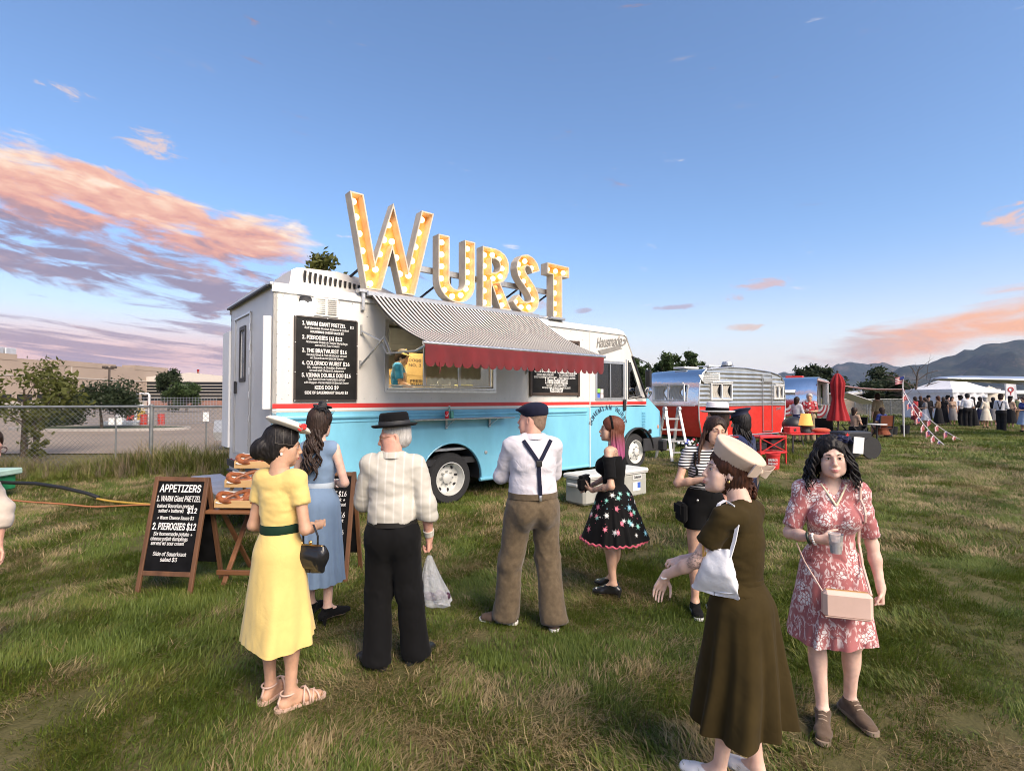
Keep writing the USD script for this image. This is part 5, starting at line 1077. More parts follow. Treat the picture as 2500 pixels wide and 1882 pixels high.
p.locks(hair_black, [(.088 * math.sin(a), -.084 * math.cos(a) - .005, .04 + .02 * math.sin(a * 9)) for a in np.linspace(-2.08, 2.08, 90)] + [(.070 * math.sin(a), -.07 * math.cos(a), .085) for a in np.linspace(-2.1, 2.1, 60)], .245, 2.2, .0078, .014, spread=.060, seed=7, taper=.3)
m = MB(); rg = np.random.default_rng(19)
for k in range(34):
    a, b = rg.uniform(0, 6.28), rg.uniform(.2, 1.7); q = p.H((-.060, -.015, .095)) + p.hr @ (.048 * np.array((math.cos(a) * math.sin(b), 1.2 * math.sin(a) * math.sin(b), math.cos(b) * .55))); m.ell(q, (.024, .020, .006), euler(rg.uniform(0, 360), rg.uniform(-60, 60), rg.uniform(-60, 60)), 1)
p.part('fascinator', m.mesh(), mat('navy_feather', (.012, .016, .055), .7, var=.3))
p.part('pearl_bracelet', join([MB().ell(p.wr[1] + np.array((.026, -.012, -.004)) + .0 + .034 * (math.cos(a) * np.array((.3, .1, .95)) + math.sin(a) * np.array((.35, .93, 0))) * (.95), (.0075,) * 3, sub=1).mesh() for a in np.linspace(0, 2 * PI, 15)[:-1]]), pearl)
p.part('dark_bracelet', MB().tube([p.wr[1] + np.array((.048, -.030, -.006)) + .036 * (math.cos(a) * np.array((.3, .1, .95)) + math.sin(a) * np.array((.35, .93, 0))) for a in np.linspace(0, 2 * PI, 18)[:-1]], .008, 6, closed=True).mesh(), mat('dark_green_bead', (.02, .035, .02), .4))
sneak = cloth('brown_canvas', (.10, .068, .047), var=.2, vs=20)
for s in (1, -1):
    sh = p.shoe(s, sneak, sole=mat('tan_sole', (.24, .18, .13), .8), o=.007, top=.108)
    an, t = p.an[s], p.toe[s]; lat = np.cross(t, (0, 0, 1))
    for k in range(4): q = np.array((an[0], an[1], 0)) + t * (.05 + .022 * k) + (0, 0, .108 - .014 * k); p.part('lace', MB().tube([q - lat * .022, q + (0, 0, .006), q + lat * .022], .0032, 5).mesh(), mat('lace_cord', (.35, .27, .2), .8), parent=sh)
pinkw = p
# --- woman in the striped top, eating
p = Person('person', 'long-haired woman in black and white striped top holding food, eyes closed laughing', (1.68, 4.5, .0), 184, 1.685, head=(-4, 2, -9), head_at=(-.085, .06, 1.62), wide=1.0)
p.el = {1: np.array((.265, .05, 1.16)), -1: np.array((-.24, -.02, 1.12))}; p.wr = {1: np.array((.06, .25, 1.23)), -1: np.array((-.19, .17, 1.0))}
p.hd = {1: (np.array((-.93, .2, .25)), np.array((-.1, -.4, .9)), (30, 35, 20)), -1: (np.array((.3, .9, 0)), np.array((.5, 0, .6)), (40, 40, 25))}
p.build_body(sk_mid); p.face(lips=(.5, .15, .13), smile=2.5, open_=.45)
g = Graph(); tc = g.node('texture_coordinate', 'object'); zz = g.node('separate_xyz', 'z', vector=tc); f_ = g.m('fraction', g.mul(zz, 42.0))
stripe = g.material('striped_jersey', g.node('principled_bsdf', 'BSDF', base_color=g.mix(g.band(f_, .40, .46, .90, .96), (.014, .014, .016), (.70, .70, .69)), roughness=.85))
p.top(stripe, o=.010, sleeve=.50, z0=1.06, neck_r=.072, neck_z=1.50, amp=.004, name='striped_top', seed=81)
sh_ = nets([E((0, -.01, .98), (.185, .13, .13), k=.05), E((0, 0, 1.07), (.150, .115, .10), k=.05)] + [C(p.hip[s], p.hip[s] + (p.kn[s] - p.hip[s]) * .42, .110, .098, k=.04, f1=True) for s in (1, -1)], .01, cuts=[((0, 0, 1), 1.11)])
p.part('shorts', sh_, blackcloth); p.part('button', MB().ell((.115, .125, 1.02), (.012, .006, .012), sub=1).mesh(), alu)
p.haircap(hair_brown, .012, line=.035); p.locks(hair_auburn if False else mat('hair_chestnut', (.045, .020, .011), .55, spec=.3, var=.6, vs=60, stretch=(1, 1, .2)), [(.082 * math.sin(a), -.085 * math.cos(a), .04) for a in np.linspace(.0, 1.45, 26)] + [(.07 * math.sin(a), -.08 * math.cos(a), .0) for a in np.linspace(-1.3, .6, 16)], .46, 1.2, .014, .012, spread=.04, seed=11, sag=(.22, .12, -1))
p.part('bag_strap', strap_on([on_front(.11 + .03 * t, 1.44 - .34 * t, .012, p.torso(.010)) for t in np.linspace(0, 1, 18)], .022), blackcloth)
for s in (1, -1): p.shoe(s, blackcloth, sole=whiteline, top=.09)
striped = p
# --- man in the white hat, woman in the navy uniform behind him
p = Person('person', 'man in white straw hat with black band, in profile behind the striped woman', (2.12, 5.25, .0), 84, 1.745, female=False, head=(4, -4, 0))
p.build_body(sk_ruddy); p.face(brow=(.12, .06, .04))
p.top(cloth('dark_red_shirt', (.10, .03, .03)), sleeve=.7, z0=1.0, name='shirt', seed=91); p.trousers(blackcloth, top=1.05)
T = p.hr @ rotm((1, 0, 0), 5)
hat = p.part('hat', MB().lathe([(.078, .0), (.128, -.006), (.146, .004), (.148, .012), (.142, .014), (.102, .008), (.096, .012), (.097, .05), (.090, .095), (.075, .108), (.04, .098), (0, .094)], 48, p.H((0, -.015, .078)), T, ry=1.16).mesh(), mat('white_straw', (.74, .73, .74), .8, var=.05, bump=.5, bs=200))
p.part('hat_band', MB().lathe([(.0985, .010), (.1005, .012), (.0995, .044), (.0975, .046)], 48, p.H((0, -.015, .078)), T, ry=1.16).mesh(), blackcloth, parent=hat)
p.haircap(hair_brown, .0, line=.045, low=-.07)
p.shoe(1, blackcloth); p.shoe(-1, blackcloth)
p = Person('person', 'dark-haired person in navy peaked cap and navy uniform jacket with red trim', (2.62, 5.85, .0), 35, 1.68, head=(0, -6, 0))
p.build_body(sk_mid, face=False)
p.top(cloth('navy_uniform', (.016, .024, .075)), o=.02, sleeve=1.9, z0=.90, neck_r=.055, neck_z=1.52, name='jacket', seed=95); p.trousers(navy, top=1.0)
for s in (1, -1): p.part('shoulder_trim', MB().tube([p.sh[s] + (s * .02, -.055, .052), p.sh[s] + (s * .05, 0, .05), p.sh[s] + (s * .02, .055, .05)], .009, 6).mesh(), cloth('red_piping', (.5, .03, .03)))
T = p.hr @ rotm((1, 0, 0), -8)
p.part('peaked_cap', MB().lathe([(.0, 0), (.090, .0), (.094, .008), (.094, .040), (.118, .062), (.130, .072), (.122, .082), (.06, .090), (0, .092)], 44, p.H((0, -.012, .072)), T, ry=1.12).sheet(np.array([[p.H((0, -.012, .072)) + T @ np.array((r * math.sin(a), r * 1.12 * math.cos(a), z)) for a in np.linspace(-1.1, 1.1, 16)] for r, z in ((.092, .006), (.135, -.020))]), .004).mesh(), mat('navy_cap', (.014, .018, .045), .6))
p.haircap(hair_black, .01, line=.02); p.locks(hair_black, [(.08 * math.sin(a), -.085 * math.cos(a), .0) for a in np.linspace(-1.7, 1.7, 30)], .34, 2.0, .014, .014, spread=.04, seed=13)
# --- cook in the hatch, and the person at the left edge of the picture
c_ = tr(2.20, .74, 1.02)
p = Person('person', 'cook in blue T-shirt and tan apron working at the serving hatch', c_, TR_ROT - 122, 1.66, female=False, wide=1.05, head=(-20, -22, 0), head_at=(0, .07, 1.60))
p.el = {1: np.array((.26, .05, 1.14)), -1: np.array((-.26, .08, 1.14))}; p.wr = {1: np.array((.14, .30, 1.02)), -1: np.array((-.12, .32, 1.02))}
p.hd = {s: (np.array((0, 1, -.2)), np.array((0, 0, -1)), (30, 30, 20)) for s in (1, -1)}
p.build_body(sk_mid); p.face()
p.top(cloth('cook_blue_shirt', (.025, .20, .42)), o=.022, sleeve=.75, z0=.95, name='shirt', seed=99, amp=.008); p.trousers(blackcloth, top=1.0)
apr = nets(p.torso(.032), .012, cuts=[((0, 0, 1), 1.33), ((0, 0, -1), -.80), ((0, -1, 0), -.045), ((1, 0, 0), .14), ((-1, 0, 0), .14)])
p.part('apron', apr, cloth('tan_apron', (.40, .24, .17)))
for s in (1, -1): p.part('apron_strap', MB().tube([(s * .07, .135, 1.32), (s * .085, .10, 1.42), (s * .07, .0, 1.50), (s * .02, -.06, 1.50)], .007, 6).mesh(), cloth('cream_strap', (.6, .52, .4)))
p.haircap(hair_brown, .014, line=.03, extra=[C(p.H((.04, .05, -.09)), p.H((-.04, .05, -.09)), .035, k=.03)] if False else ())
p.part('head_scarf', MB().tube([p.H((.092 * math.cos(a), -.01 + .112 * math.sin(a), .075)) for a in np.linspace(0, 2 * PI, 30)[:-1]], .016, 6, closed=True).tube([p.H((.03 * math.cos(a), .01, .125 + .03 * math.sin(a))) for a in np.linspace(0, PI, 12)], .010, 6).mesh(), cloth('yellow_scarf', (.70, .55, .22)))
for s in (1, -1): p.shoe(s, blackcloth)
p = Person('person', 'person in beige shirt and glasses cut off by the left edge', (-3.55, 3.25, 0), -88, 1.70, head=(0, -12, 0), wide=1.1, head_at=(0, .20, 1.585))
p.el = {1: np.array((.26, .0, 1.14)), -1: np.array((-.20, .14, 1.15))}; p.wr = {1: np.array((.22, .10, .88)), -1: np.array((-.16, .16, .90))}
p.build_body(sk_ruddy)
p.top(cloth('beige_shirt', (.50, .43, .37)), o=.025, sleeve=1.5, z0=.92, name='shirt', seed=103, amp=.008); p.trousers(brown, top=.98)
p.haircap(hair_brown, .012)
m = MB()
for s in (1, -1): m.tube([p.H((s * .034 + .026 * math.cos(a), .100, -.002 + .020 * math.sin(a))) for a in np.linspace(0, 2 * PI, 16)[:-1]], .0025, 5, closed=True); m.tube([p.H((s * .06, .097, .006)), p.H((s * .084, -.01, .006))], .0022, 5)
p.part('glasses', m.mesh(), mat('dark_glasses', (.04, .015, .015), .3))
for s in (1, -1): p.shoe(s, blackcloth)
# ---------------------------------------------------------------- things held and carried
def in_world(p, mesh): V, F = mesh; a = math.radians(p.rot); R = np.array([[math.cos(a), -math.sin(a), 0], [math.sin(a), math.cos(a), 0], [0, 0, 1]]); return (np.asarray(V) * p.s) @ R.T, F
def held(p, name, label, cat, at):
    t = thing(name, label, cat, p.W(at), p.rot); return t
patent = mat('black_bag_leather', (.012, .012, .013), .22, var=.2, bump=.2, bs=40, bd=.004)
at = yellow.el[1] + np.array((.0, .055, -.01)); t = held(yellow, 'handbag', 'small black leather handbag hanging from the forearm of the woman in yellow', 'handbag', at)
se = lambda c, e: math.copysign(abs(c) ** e, c)
P = np.array([[((.082 + .030 * math.sin(PI * min(1, .15 + v))) * se(math.cos(a), .55), (.014 + .034 * math.sin(PI * min(1, v * .95)) ** .6) * se(math.sin(a), .8) + .010 * v, -.10 - .145 * v - .012 * math.cos(2 * a) * v) for a in np.linspace(0, 2 * PI, 44, endpoint=False)] for v in np.linspace(0.0, 1, 14)])
bot = np.stack([P[-1], P[-1] * np.array((.05, .05, 1)) + (0, 0, -.004)])
obj('bag_body', wrinkle(flip(MB().sheet(P, closed=True).sheet(bot, closed=True).mesh()), .006, (34, 34, 16), 5), patent, t, smooth=True)
obj('clasp', MB().bar((-.085, 0, -.10), (.085, 0, -.10), .022, .012, bev=.004).ell((.0, 0, -.082), (.012, .010, .012)).ell((-.06, 0, -.092), (.01, .01, .014)).mesh(), gold, t)
obj('handle', MB().tube([(-.05, 0, -.10), (-.052, .0, -.04), (-.03, 0, .020), (.02, 0, .025), (.05, 0, -.04), (.05, 0, -.10)], .006, 6).mesh(), patent, t)
# plastic bag with fruit in the old man's right hand
at = oldman.wr[1] + np.array((.0, .02, -.12)); t = held(oldman, 'carrier_bag', 'thin translucent plastic bag hanging from the old man\'s right hand', 'plastic bag', at)
g = Graph(); tcb = g.node('texture_coordinate', 'object')
nb = g.node('bump', 'normal', height=g.noise(tcb, 22.0, 5.0, .6, 1.0), strength=.9, distance=.02)
film = g.material('plastic_film', g.node('mix_closure', 'closure', fac=.30, closure1=g.node('transparent_bsdf', 'BSDF', color=(.95, .95, .96)), closure2=g.node('principled_bsdf', 'BSDF', base_color=(.72, .74, .78), roughness=.22, normal=nb, specular_ior_level=.8)))
th = np.linspace(0, 2 * PI, 48, endpoint=False)
P = np.array([np.stack([(.016 + .082 * min(1, v * 1.25) ** .9) * np.cos(th) + .06 * v * v + .008 * v * np.sin(9 * th), (.012 + .060 * min(1, v * 1.3)) * np.sin(th) + .008 * v * np.cos(7 * th), -.02 - .33 * v + .015 * np.sin(3 * th) * v], 1) for v in np.linspace(0, 1, 16)])
cap_ = np.stack([P[-1], P[-1] * np.array((.5, .5, 1)) + np.array((.03, 0, -.022)), P[-1] * np.array((.01, .01, 1)) + np.array((.06, 0, -.026))])
obj('film', MB().sheet(P, closed=True).sheet(cap_, closed=True).mesh(), film, t, smooth=True)
for k, (x, y, z) in enumerate(((.03, .0, -.315), (.09, .02, -.315), (-.02, .01, -.31), (.0, -.02, -.30), (.07, -.01, -.29), (.12, 0, -.31))): obj('plum', MB().ell((x, y, z), (.032, .032, .030), sub=2).mesh(), mat('dark_plum', (.05, .02, .035), .35), t, smooth=True)
# black purse and phone of the starburst woman
at = (floral.wr[-1] + np.array((.06, .115, .02))); t = held(floral, 'pouch', 'black pouch with wrist strap held by the woman in the starburst skirt', 'pouch', at)
obj('pouch_body', MB().box((0, .0, .03), (.19, .075, .13), bev=.025).box((0, -.002, .098), (.17, .05, .02), bev=.006).mesh(), blackcloth, t, smooth=35)
obj('wrist_strap', MB().tube([(.09, 0, .05), (.13, .03, .02), (.15, .05, -.05), (.12, .04, -.08), (.10, .0, -.02)], .005, 6).mesh(), blackcloth, t)
# white shoulder bag of the woman in olive
at = np.array((-.200, .030, 1.155)); t = held(olivew, 'shoulder_bag', 'white leather shoulder bag tucked under the arm of the woman in olive', 'handbag', at)
wl_ = mat('white_bag_leather', (.76, .76, .78), .38, var=.05, bump=.35, bs=26, bd=.01)
P = np.array([[(.018 + .050 * math.sin(PI * (.12 + .80 * v)) * math.cos(a), (.055 + .058 * v ** .8) * math.copysign(abs(math.sin(a)) ** .6, math.sin(a)) + .02 * v, .10 - .20 * v + .012 * math.sin(2 * a)) for a in np.linspace(0, 2 * PI, 40, endpoint=False)] for v in np.linspace(0, 1, 14)])
end = np.stack([P[-1], P[-1] * np.array((.02, .02, 1)) + np.array((.015, .02, -.006))]); top_ = np.stack([P[0] * np.array((.3, .9, 1)), P[0]])
obj('bag_body', wrinkle(MB().sheet(P, closed=True).sheet(end, closed=True).sheet(top_, closed=True).mesh(), .007, (18, 18, 18), 9), wl_, t, smooth=True)
obj('strap', MB().sheet(np.array([[(x + .0, y - .008, z), (x + .004, y + .008, z)] for x, y, z in [(.0, .055, .08), (.010, .05, .15), (.025, .035, .22), (.050, .01, .300), (.065, -.01, .315), (.065, -.045, .30), (.04, -.075, .22), (.02, -.068, .15), (.0, -.055, .08)]]), .005).mesh(), wl_, t)
obj('clasp', MB().cyl((.0, .055, .06), (.0, .055, .13), .004).cyl((-.012, .06, .06), (-.012, .06, .13), .004).ell((.0, .055, .135), (.008, .008, .006)).mesh(), gold, t)
# pink handbag and cup of the woman in pink
at = np.array((-.01, .235, .80)); t = held(pinkw, 'crossbody_bag', 'pale pink crossbody bag resting on the flowered dress', 'handbag', at)
pb = mat('pale_pink_leather', (.68, .48, .40), .45, var=.06, bump=.1, bs=90, bd=.002)
obj('bag_body', MB().box((0, .0, 0), (.235, .072, .145), bev=.018).mesh(), pb, t, smooth=35)
obj('zip', MB().bar((-.10, .0, .0735), (.10, .0, .0735), .010, .006).mesh(), gold, t); obj('seam', MB().bar((-.112, .037, -.06), (.112, .037, -.06), .003, .003).mesh(), pb, t)
pts = [(-.115, 0, .06)] + [tuple(on_front(-.13 + .0 * u, z, .016, pinkw.torso(.022) + pinkw.arm(-1, .02, t1=.8)) - at) for u, z in zip(np.linspace(0, 1, 14), np.linspace(.98, 1.45, 14))]
pts2 = [(.115, 0, .06), tuple(np.array((.165, .12, .98)) - at), tuple(np.array((.185, .03, 1.06)) - at)]
obj('strap', MB().tube(pts, .007, 6).tube(pts2, .004, 6).mesh(), pb, t)
cup_at = pinkw.wr[1] + nrm(pinkw.hd[1][0]) * .085 + np.array((.015, .055, -.005))
t = held(pinkw, 'plastic_cup', 'clear plastic cup of pale drink in the hand of the woman in pink', 'cup', cup_at)
obj('cup_wall', MB().lathe([(0, -.05), (.026, -.05), (.036, .05), (.038, .052), (.0345, .05), (.025, -.047), (0, -.047)], 32).mesh(), glass_mat('clear_plastic', (.97, .97, .97), body=(.85, .82, .80), amount=.30), t, smooth=40)
obj('drink', MB().lathe([(0, -.046), (.0245, -.046), (.031, .012), (0, .012)], 28).mesh(), mat('pale_drink', (.66, .48, .38), .3, var=.05), t, smooth=40)
# food held by the striped woman
at = striped.wr[1] + nrm(striped.hd[1][0]) * .11 + np.array((.0, .045, .0)); t = held(striped, 'food_tray', 'small pale tray of food held by the woman in stripes', 'food tray', at)
obj('tray', MB().lathe([(0, 0), (.045, 0), (.062, .03), (.058, .03), (.042, .005), (0, .005)], 18, ry=.8).mesh(), mat('paper_tray', (.70, .66, .58), .8), t)
obj('dumpling', MB().ell((.0, .0, .03), (.038, .03, .02)).mesh(), mat('dumpling', (.65, .48, .26), .6), t, smooth=True)
# black bag at the striped woman's hip
t = held(striped, 'hip_bag', 'black bag hanging at the hip of the woman in stripes', 'handbag', (.225, .03, .90))
obj('bag_body', MB().box((0, 0, 0), (.07, .15, .17), bev=.025).box((.036, 0, .03), (.012, .14, .08), bev=.004).mesh(), blackcloth, t, smooth=35)

# ---------------------------------------------------------------- menu boards, table, pretzels
oldwood = mat('dark_stained_wood', (.13, .060, .028), .6, var=.35, vs=9, stretch=(1, 1, .12), bump=.25, bs=30)
chalk = mat('chalk_white', (.80, .80, .78), .85, var=.12, vs=30)
slateb = mat('chalkboard', (.008, .008, .009), .75, var=.5, vs=5, spec=.1)
def a_board(loc, rot, label, lines, W=.57, Ht=1.10, lean=13):
    t = thing('sandwich_board', label, 'menu board', loc, rot); R = rotm((1, 0, 0), -lean)        # front face looks to -y and leans back
    f = lambda x, y, z: R @ np.array((x, y, z)) + np.array((0, -math.sin(math.radians(lean)) * Ht, 0))
    def fr(c, s): return MB().box(f(*c), s, R, bev=.004).mesh()
    for s in (-1, 1): obj('frame_rail', fr((s * (W / 2 - .02), 0, Ht / 2), (.042, .028, Ht)), oldwood, t)
    for z in (.20, Ht - .022): obj('frame_rail', fr((0, 0, z), (W - .085, .026, .044)), oldwood, t)
    pn = obj('chalk_panel', fr((0, .002, (Ht + .18) / 2), (W - .08, .010, Ht - .23)), slateb, t)
    for tx, h, x, z, w, al, bo in lines:
        m = MB(); put_text(m, tx, h, f(x, -.0045, z), R @ (1, 0, 0), R @ (0, 0, 1), al, w, bold=bo, shear=.06, depth=.002); obj('chalk_line', m.mesh(), chalk, pn)
    R2 = rotm((1, 0, 0), lean); g2 = lambda x, y, z: R2 @ np.array((x, y, z)) + np.array((0, math.sin(math.radians(lean)) * Ht, 0))
    for s in (-1, 1): obj('back_rail', MB().box(g2(s * (W / 2 - .02), 0, Ht / 2), (.042, .028, Ht), R2, bev=.004).mesh(), oldwood, t)
    obj('back_panel', MB().box(g2(0, 0, (Ht + .18) / 2), (W - .08, .010, Ht - .23), R2).mesh(), slateb, t)
    return t
gz0 = lambda x, y: float(land(x, y))
L1 = [('APPETIZERS', .070, 0, .955, .43, 'c', True), ('1. WARM Giant PRETZEL', .054, 0, .865, .46, 'c', False), ('baked Bavarian pretzel', .034, -.02, .805, .38, 'c', False), ('salted + buttered', .034, -.06, .760, .26, 'c', False), ('$12', .048, .16, .757, .10, 'c', True), ('+ Warm Cheese Sauce $3', .032, .0, .695, .38, 'c', False),
      ('2. PIEROGIES $12', .062, 0, .600, .45, 'c', True), ('Six homemade potato +', .034, .0, .545, .40, 'c', False), ('cheese polish dumplings', .034, -.03, .500, .38, 'c', False), ('served w/ sour cream', .034, -.04, .458, .34, 'c', False), ('Side of Sauerkraut', .036, .0, .360, .34, 'c', False), ('salad $3', .036, .0, .310, .17, 'c', False)]
bA = np.array((-3.24, 5.08, 0)); bA[2] = gz0(bA[0], bA[1])
a_board(bA + (0, -.02, 0), -6, 'wooden sandwich board headed APPETIZERS in white chalk', L1, lean=12)
L2 = [('ENTREES', .070, 0, .955, .40, 'c', True), ('3. BRATWURST $16', .052, .0, .850, .44, 'c', False), ('smoked pork +', .034, .06, .800, .30, 'c', False), ('beef served w/ sauerkraut', .032, .02, .755, .40, 'c', False), ('sauce', .034, .06, .712, .12, 'c', False), ('4. CO. WURST $16', .052, 0, .640, .44, 'c', False), ('elk cheddar brat', .034, .04, .595, .34, 'c', False), ('+ jalapenos', .034, .09, .550, .2, 'c', False),
      ('5. VIENNA DOG $16', .050, 0, .470, .44, 'c', False), ('two beef + pork', .032, .02, .425, .34, 'c', False), ('w/ red + special', .032, .06, .385, .30, 'c', False), ('KIDS DOG $9', .042, .04, .320, .34, 'c', False), ('on a bun', .032, .09, .275, .15, 'c', False)]
bB = np.array((-1.92, 5.36, 0)); bB[2] = gz0(bB[0], bB[1])
a_board(bB, -4, 'wooden sandwich board of sausages half hidden between two waiting people', L2, W=.60, lean=11)
# folding table
tb = np.array((-2.46, 5.28, 0)); tb[2] = gz0(tb[0], tb[1])
tw = mat('table_wood', (.20, .085, .035), .5, var=.3, vs=8, stretch=(.15, 1, 1), bump=.2, bs=30)
t = thing('folding_table', 'low dark wooden folding table with crossed legs behind the appetizers board', 'table', tb, -3)
for k in range(4): obj('table_slat', MB().box((0, -.24 + k * .16, .735), (1.05, .155, .028), bev=.005).mesh(), tw, t)
for s in (-1, 1):
    obj('leg', MB().bar((s * .33, -.30, .0), (s * .33, .22, .72), .045, .026, bev=.004).mesh(), tw, t); obj('leg', MB().bar((s * .38, .30, .0), (s * .38, -.22, .72), .045, .026, bev=.004).mesh(), tw, t)
obj('stretcher', MB().bar((-.42, -.24, .14), (.42, -.24, .14), .03, .045, bev=.004).mesh(), tw, t)
pine = mat('pale_pine', (.56, .36, .16), .55, var=.15, vs=7, stretch=(.2, 1, 1), bump=.15, bs=30)
st_ = thing('tray_stand', 'pale pine three-tier display stand of pretzels on the table', 'display stand', tb + (-.17, .02, .75), -3)
for k in range(3):
    y0, z0 = -.16 + .16 * k, .03 + .17 * k; c = MB()
    tr_ = obj('tray', MB().box((0, y0, z0), (.54, .24, .012)).mesh(), pine, st_)
    for a in ((0, y0 - .115, z0 + .03, .54, .012, .07), (0, y0 + .115, z0 + .04, .54, .012, .09), (-.264, y0, z0 + .035, .012, .218, .08), (.264, y0, z0 + .035, .012, .218, .08)): obj('tray_side', MB().box(a[:3], a[3:], bev=.002).mesh(), pine, tr_)
for s in (-1, 1): obj('upright', MB().bar((s * .245, -.20, .0), (s * .245, .20, .40), .028, .02).mesh(), pine, st_); obj('upright', MB().bar((s * .245, .20, .0), (s * .245, .17, .38), .028, .02).mesh(), pine, st_)
crust = mat('pretzel_crust', (.24, .075, .024), .38, var=.5, vs=14, bump=.2, bs=40); paper = mat('white_paper', (.78, .77, .75), .8, var=.04)
def pretzel(loc, rot, label, R=.125, tilt=0):
    t = thing('pretzel', label, 'pretzel', loc, rot, 'pretzels on the display stand')
    u = np.linspace(0, 1, 60); a = 2 * PI * (u - .5) * 1.32 + PI / 2; rr = R * (1 + .0 * u)
    x = R * 1.25 * np.sin(2 * PI * (u - .5) * .86) * (1 - .25 * np.abs(u - .5)); y = -R * .8 * np.cos(2 * PI * (u - .5) * .86)
    k = np.clip((np.abs(u - .5) - .36) / .14, 0, 1); x = x * (1 - k) + k * np.sign(u - .5) * -R * .55; y = y * (1 - k) + k * -R * .55
    z = .022 + .024 * np.exp(-((np.abs(u - .5) - .38) / .05) ** 2) * np.sign(u - .5) * .5 + .01 * k
    obj('dough', MB().tube(np.stack([x, y, z], 1) @ rotm((1, 0, 0), 34).T + (0, 0, .055), .013 + .019 * np.cos(PI * (u - .5)) ** .8, 10).mesh(), crust, t, smooth=True)
    obj('paper_sheet', MB().sheet(np.array([[(.14 * i, .11 * j, .004 + .03 * max(0, abs(i) - .6) + .085 * (j + 1) / 2) for j in np.linspace(-1, 1, 7)] for i in np.linspace(-1, 1, 9)])).mesh(), paper, t, smooth=True)
    return t
first = None; a_ = math.radians(-3); labels = {(0, 0): 'left pretzel on the bottom tray', (0, 1): 'right pretzel on the bottom tray', (1, 0): 'left pretzel on the middle tray', (1, 1): 'right pretzel on the middle tray', (2, 0): 'left pretzel on the top tray', (2, 1): 'right pretzel on the top tray'}
for k in range(3):
    for s in (0, 1):
        lx, ly = -.13 + .26 * s, -.16 + .16 * k; q = tb + (-.17 + lx * math.cos(a_) - ly * math.sin(a_), .02 + lx * math.sin(a_) + ly * math.cos(a_), .81 + .17 * k)
        lb = 'brown baked ' + labels[(k, s)] + ' of the display stand'
        if first is None: first = pretzel(q, 8, lb)
        else: copy_of(first, q, [8, -12, 14, -8, 10, -14][k * 2 + s], lb)
# cans on the shelf of the truck
def can(s, w, col, label, band):
    q = tr(s, w, 1.527); t = thing('drink_can', label, 'drink can', q, 40)
    obj('can_body', MB().lathe([(0, 0), (.026, 0), (.033, .008), (.033, .105), (.027, .118), (0, .118)], 24).mesh(), mat('can_' + band, col, .3, metal=.4, var=.03), t, smooth=40)
    obj('can_lid', MB().lathe([(0, .1185), (.026, .1185), (.027, .121), (.024, .119)], 24).mesh(), alu, t)
    if band == 'red': obj('can_wave', MB().tube([(.0335 * math.sin(a), -.0335 * math.cos(a), .06 + .022 * math.sin(a * 2.2)) for a in np.linspace(-1.3, 1.3, 16)], .005, 5).mesh(), whiteline, t)
can(2.58, -.17, (.55, .02, .03), 'red drink can with white wave on the truck shelf', 'red'); can(2.685, -.15, (.10, .34, .26), 'green drink can on the truck shelf', 'green')
t = thing('drink_bottle', 'clear green bottle standing behind the cans on the truck shelf', 'bottle', tr(2.70, -.06, 1.527), 0)
obj('bottle_body', MB().lathe([(0, 0), (.030, 0), (.032, .01), (.032, .12), (.014, .16), (.013, .185), (0, .185)], 20).mesh(), glass_mat('green_bottle', (.7, .9, .8), body=(.4, .6, .5), amount=.25), t, smooth=40); obj('cap', MB().cyl((0, 0, .185), (0, 0, .20), .014).mesh(), whiteline, t)
# cool box
cb = np.array((1.86, 9.05, 0)); cb = np.array((1.66, 8.95, 0)); cb[2] = gz0(cb[0], cb[1])
t = thing('cool_box', 'long white and grey cool box on the grass beside the truck', 'cool box', cb, 38)
cw = mat('cooler_white', (.62, .61, .58), .45, var=.06); cg = mat('cooler_grey', (.36, .36, .32), .5, var=.06)
obj('box_body', MB().box((0, 0, .22), (1.62, .46, .42), bev=.04).mesh(), cg, t, smooth=35); obj('lid', MB().box((0, 0, .465), (1.68, .50, .075), bev=.025).mesh(), cw, t, smooth=35)
obj('lid_seam', MB().box((0, 0, .43), (1.64, .475, .012)).mesh(), cw, t)
for s in (-1, 1): obj('handle', MB().box((s * .84, 0, .33), (.05, .24, .05), bev=.012).mesh(), cw, t)
m = MB(); m.box((.52, -.234, .36), (.24, .006, .085), bev=.002); obj('name_plate', m.mesh(), cw, t)
m = MB(); put_text(m, 'Coleman', .048, (.52, -.240, .342), (1, 0, 0), (0, 0, 1), 'c', .19, bold=True, depth=.003); obj('name', m.mesh(), mat('logo_grey', (.12, .12, .12), .5), t)
obj('price_label', MB().box((.50, -.234, .20), (.20, .005, .15)).mesh(), whiteline, t); obj('blue_label', MB().box((.56, -.238, .22), (.08, .004, .10)).mesh(), mat('label_blue', (.04, .12, .5), .5), t)
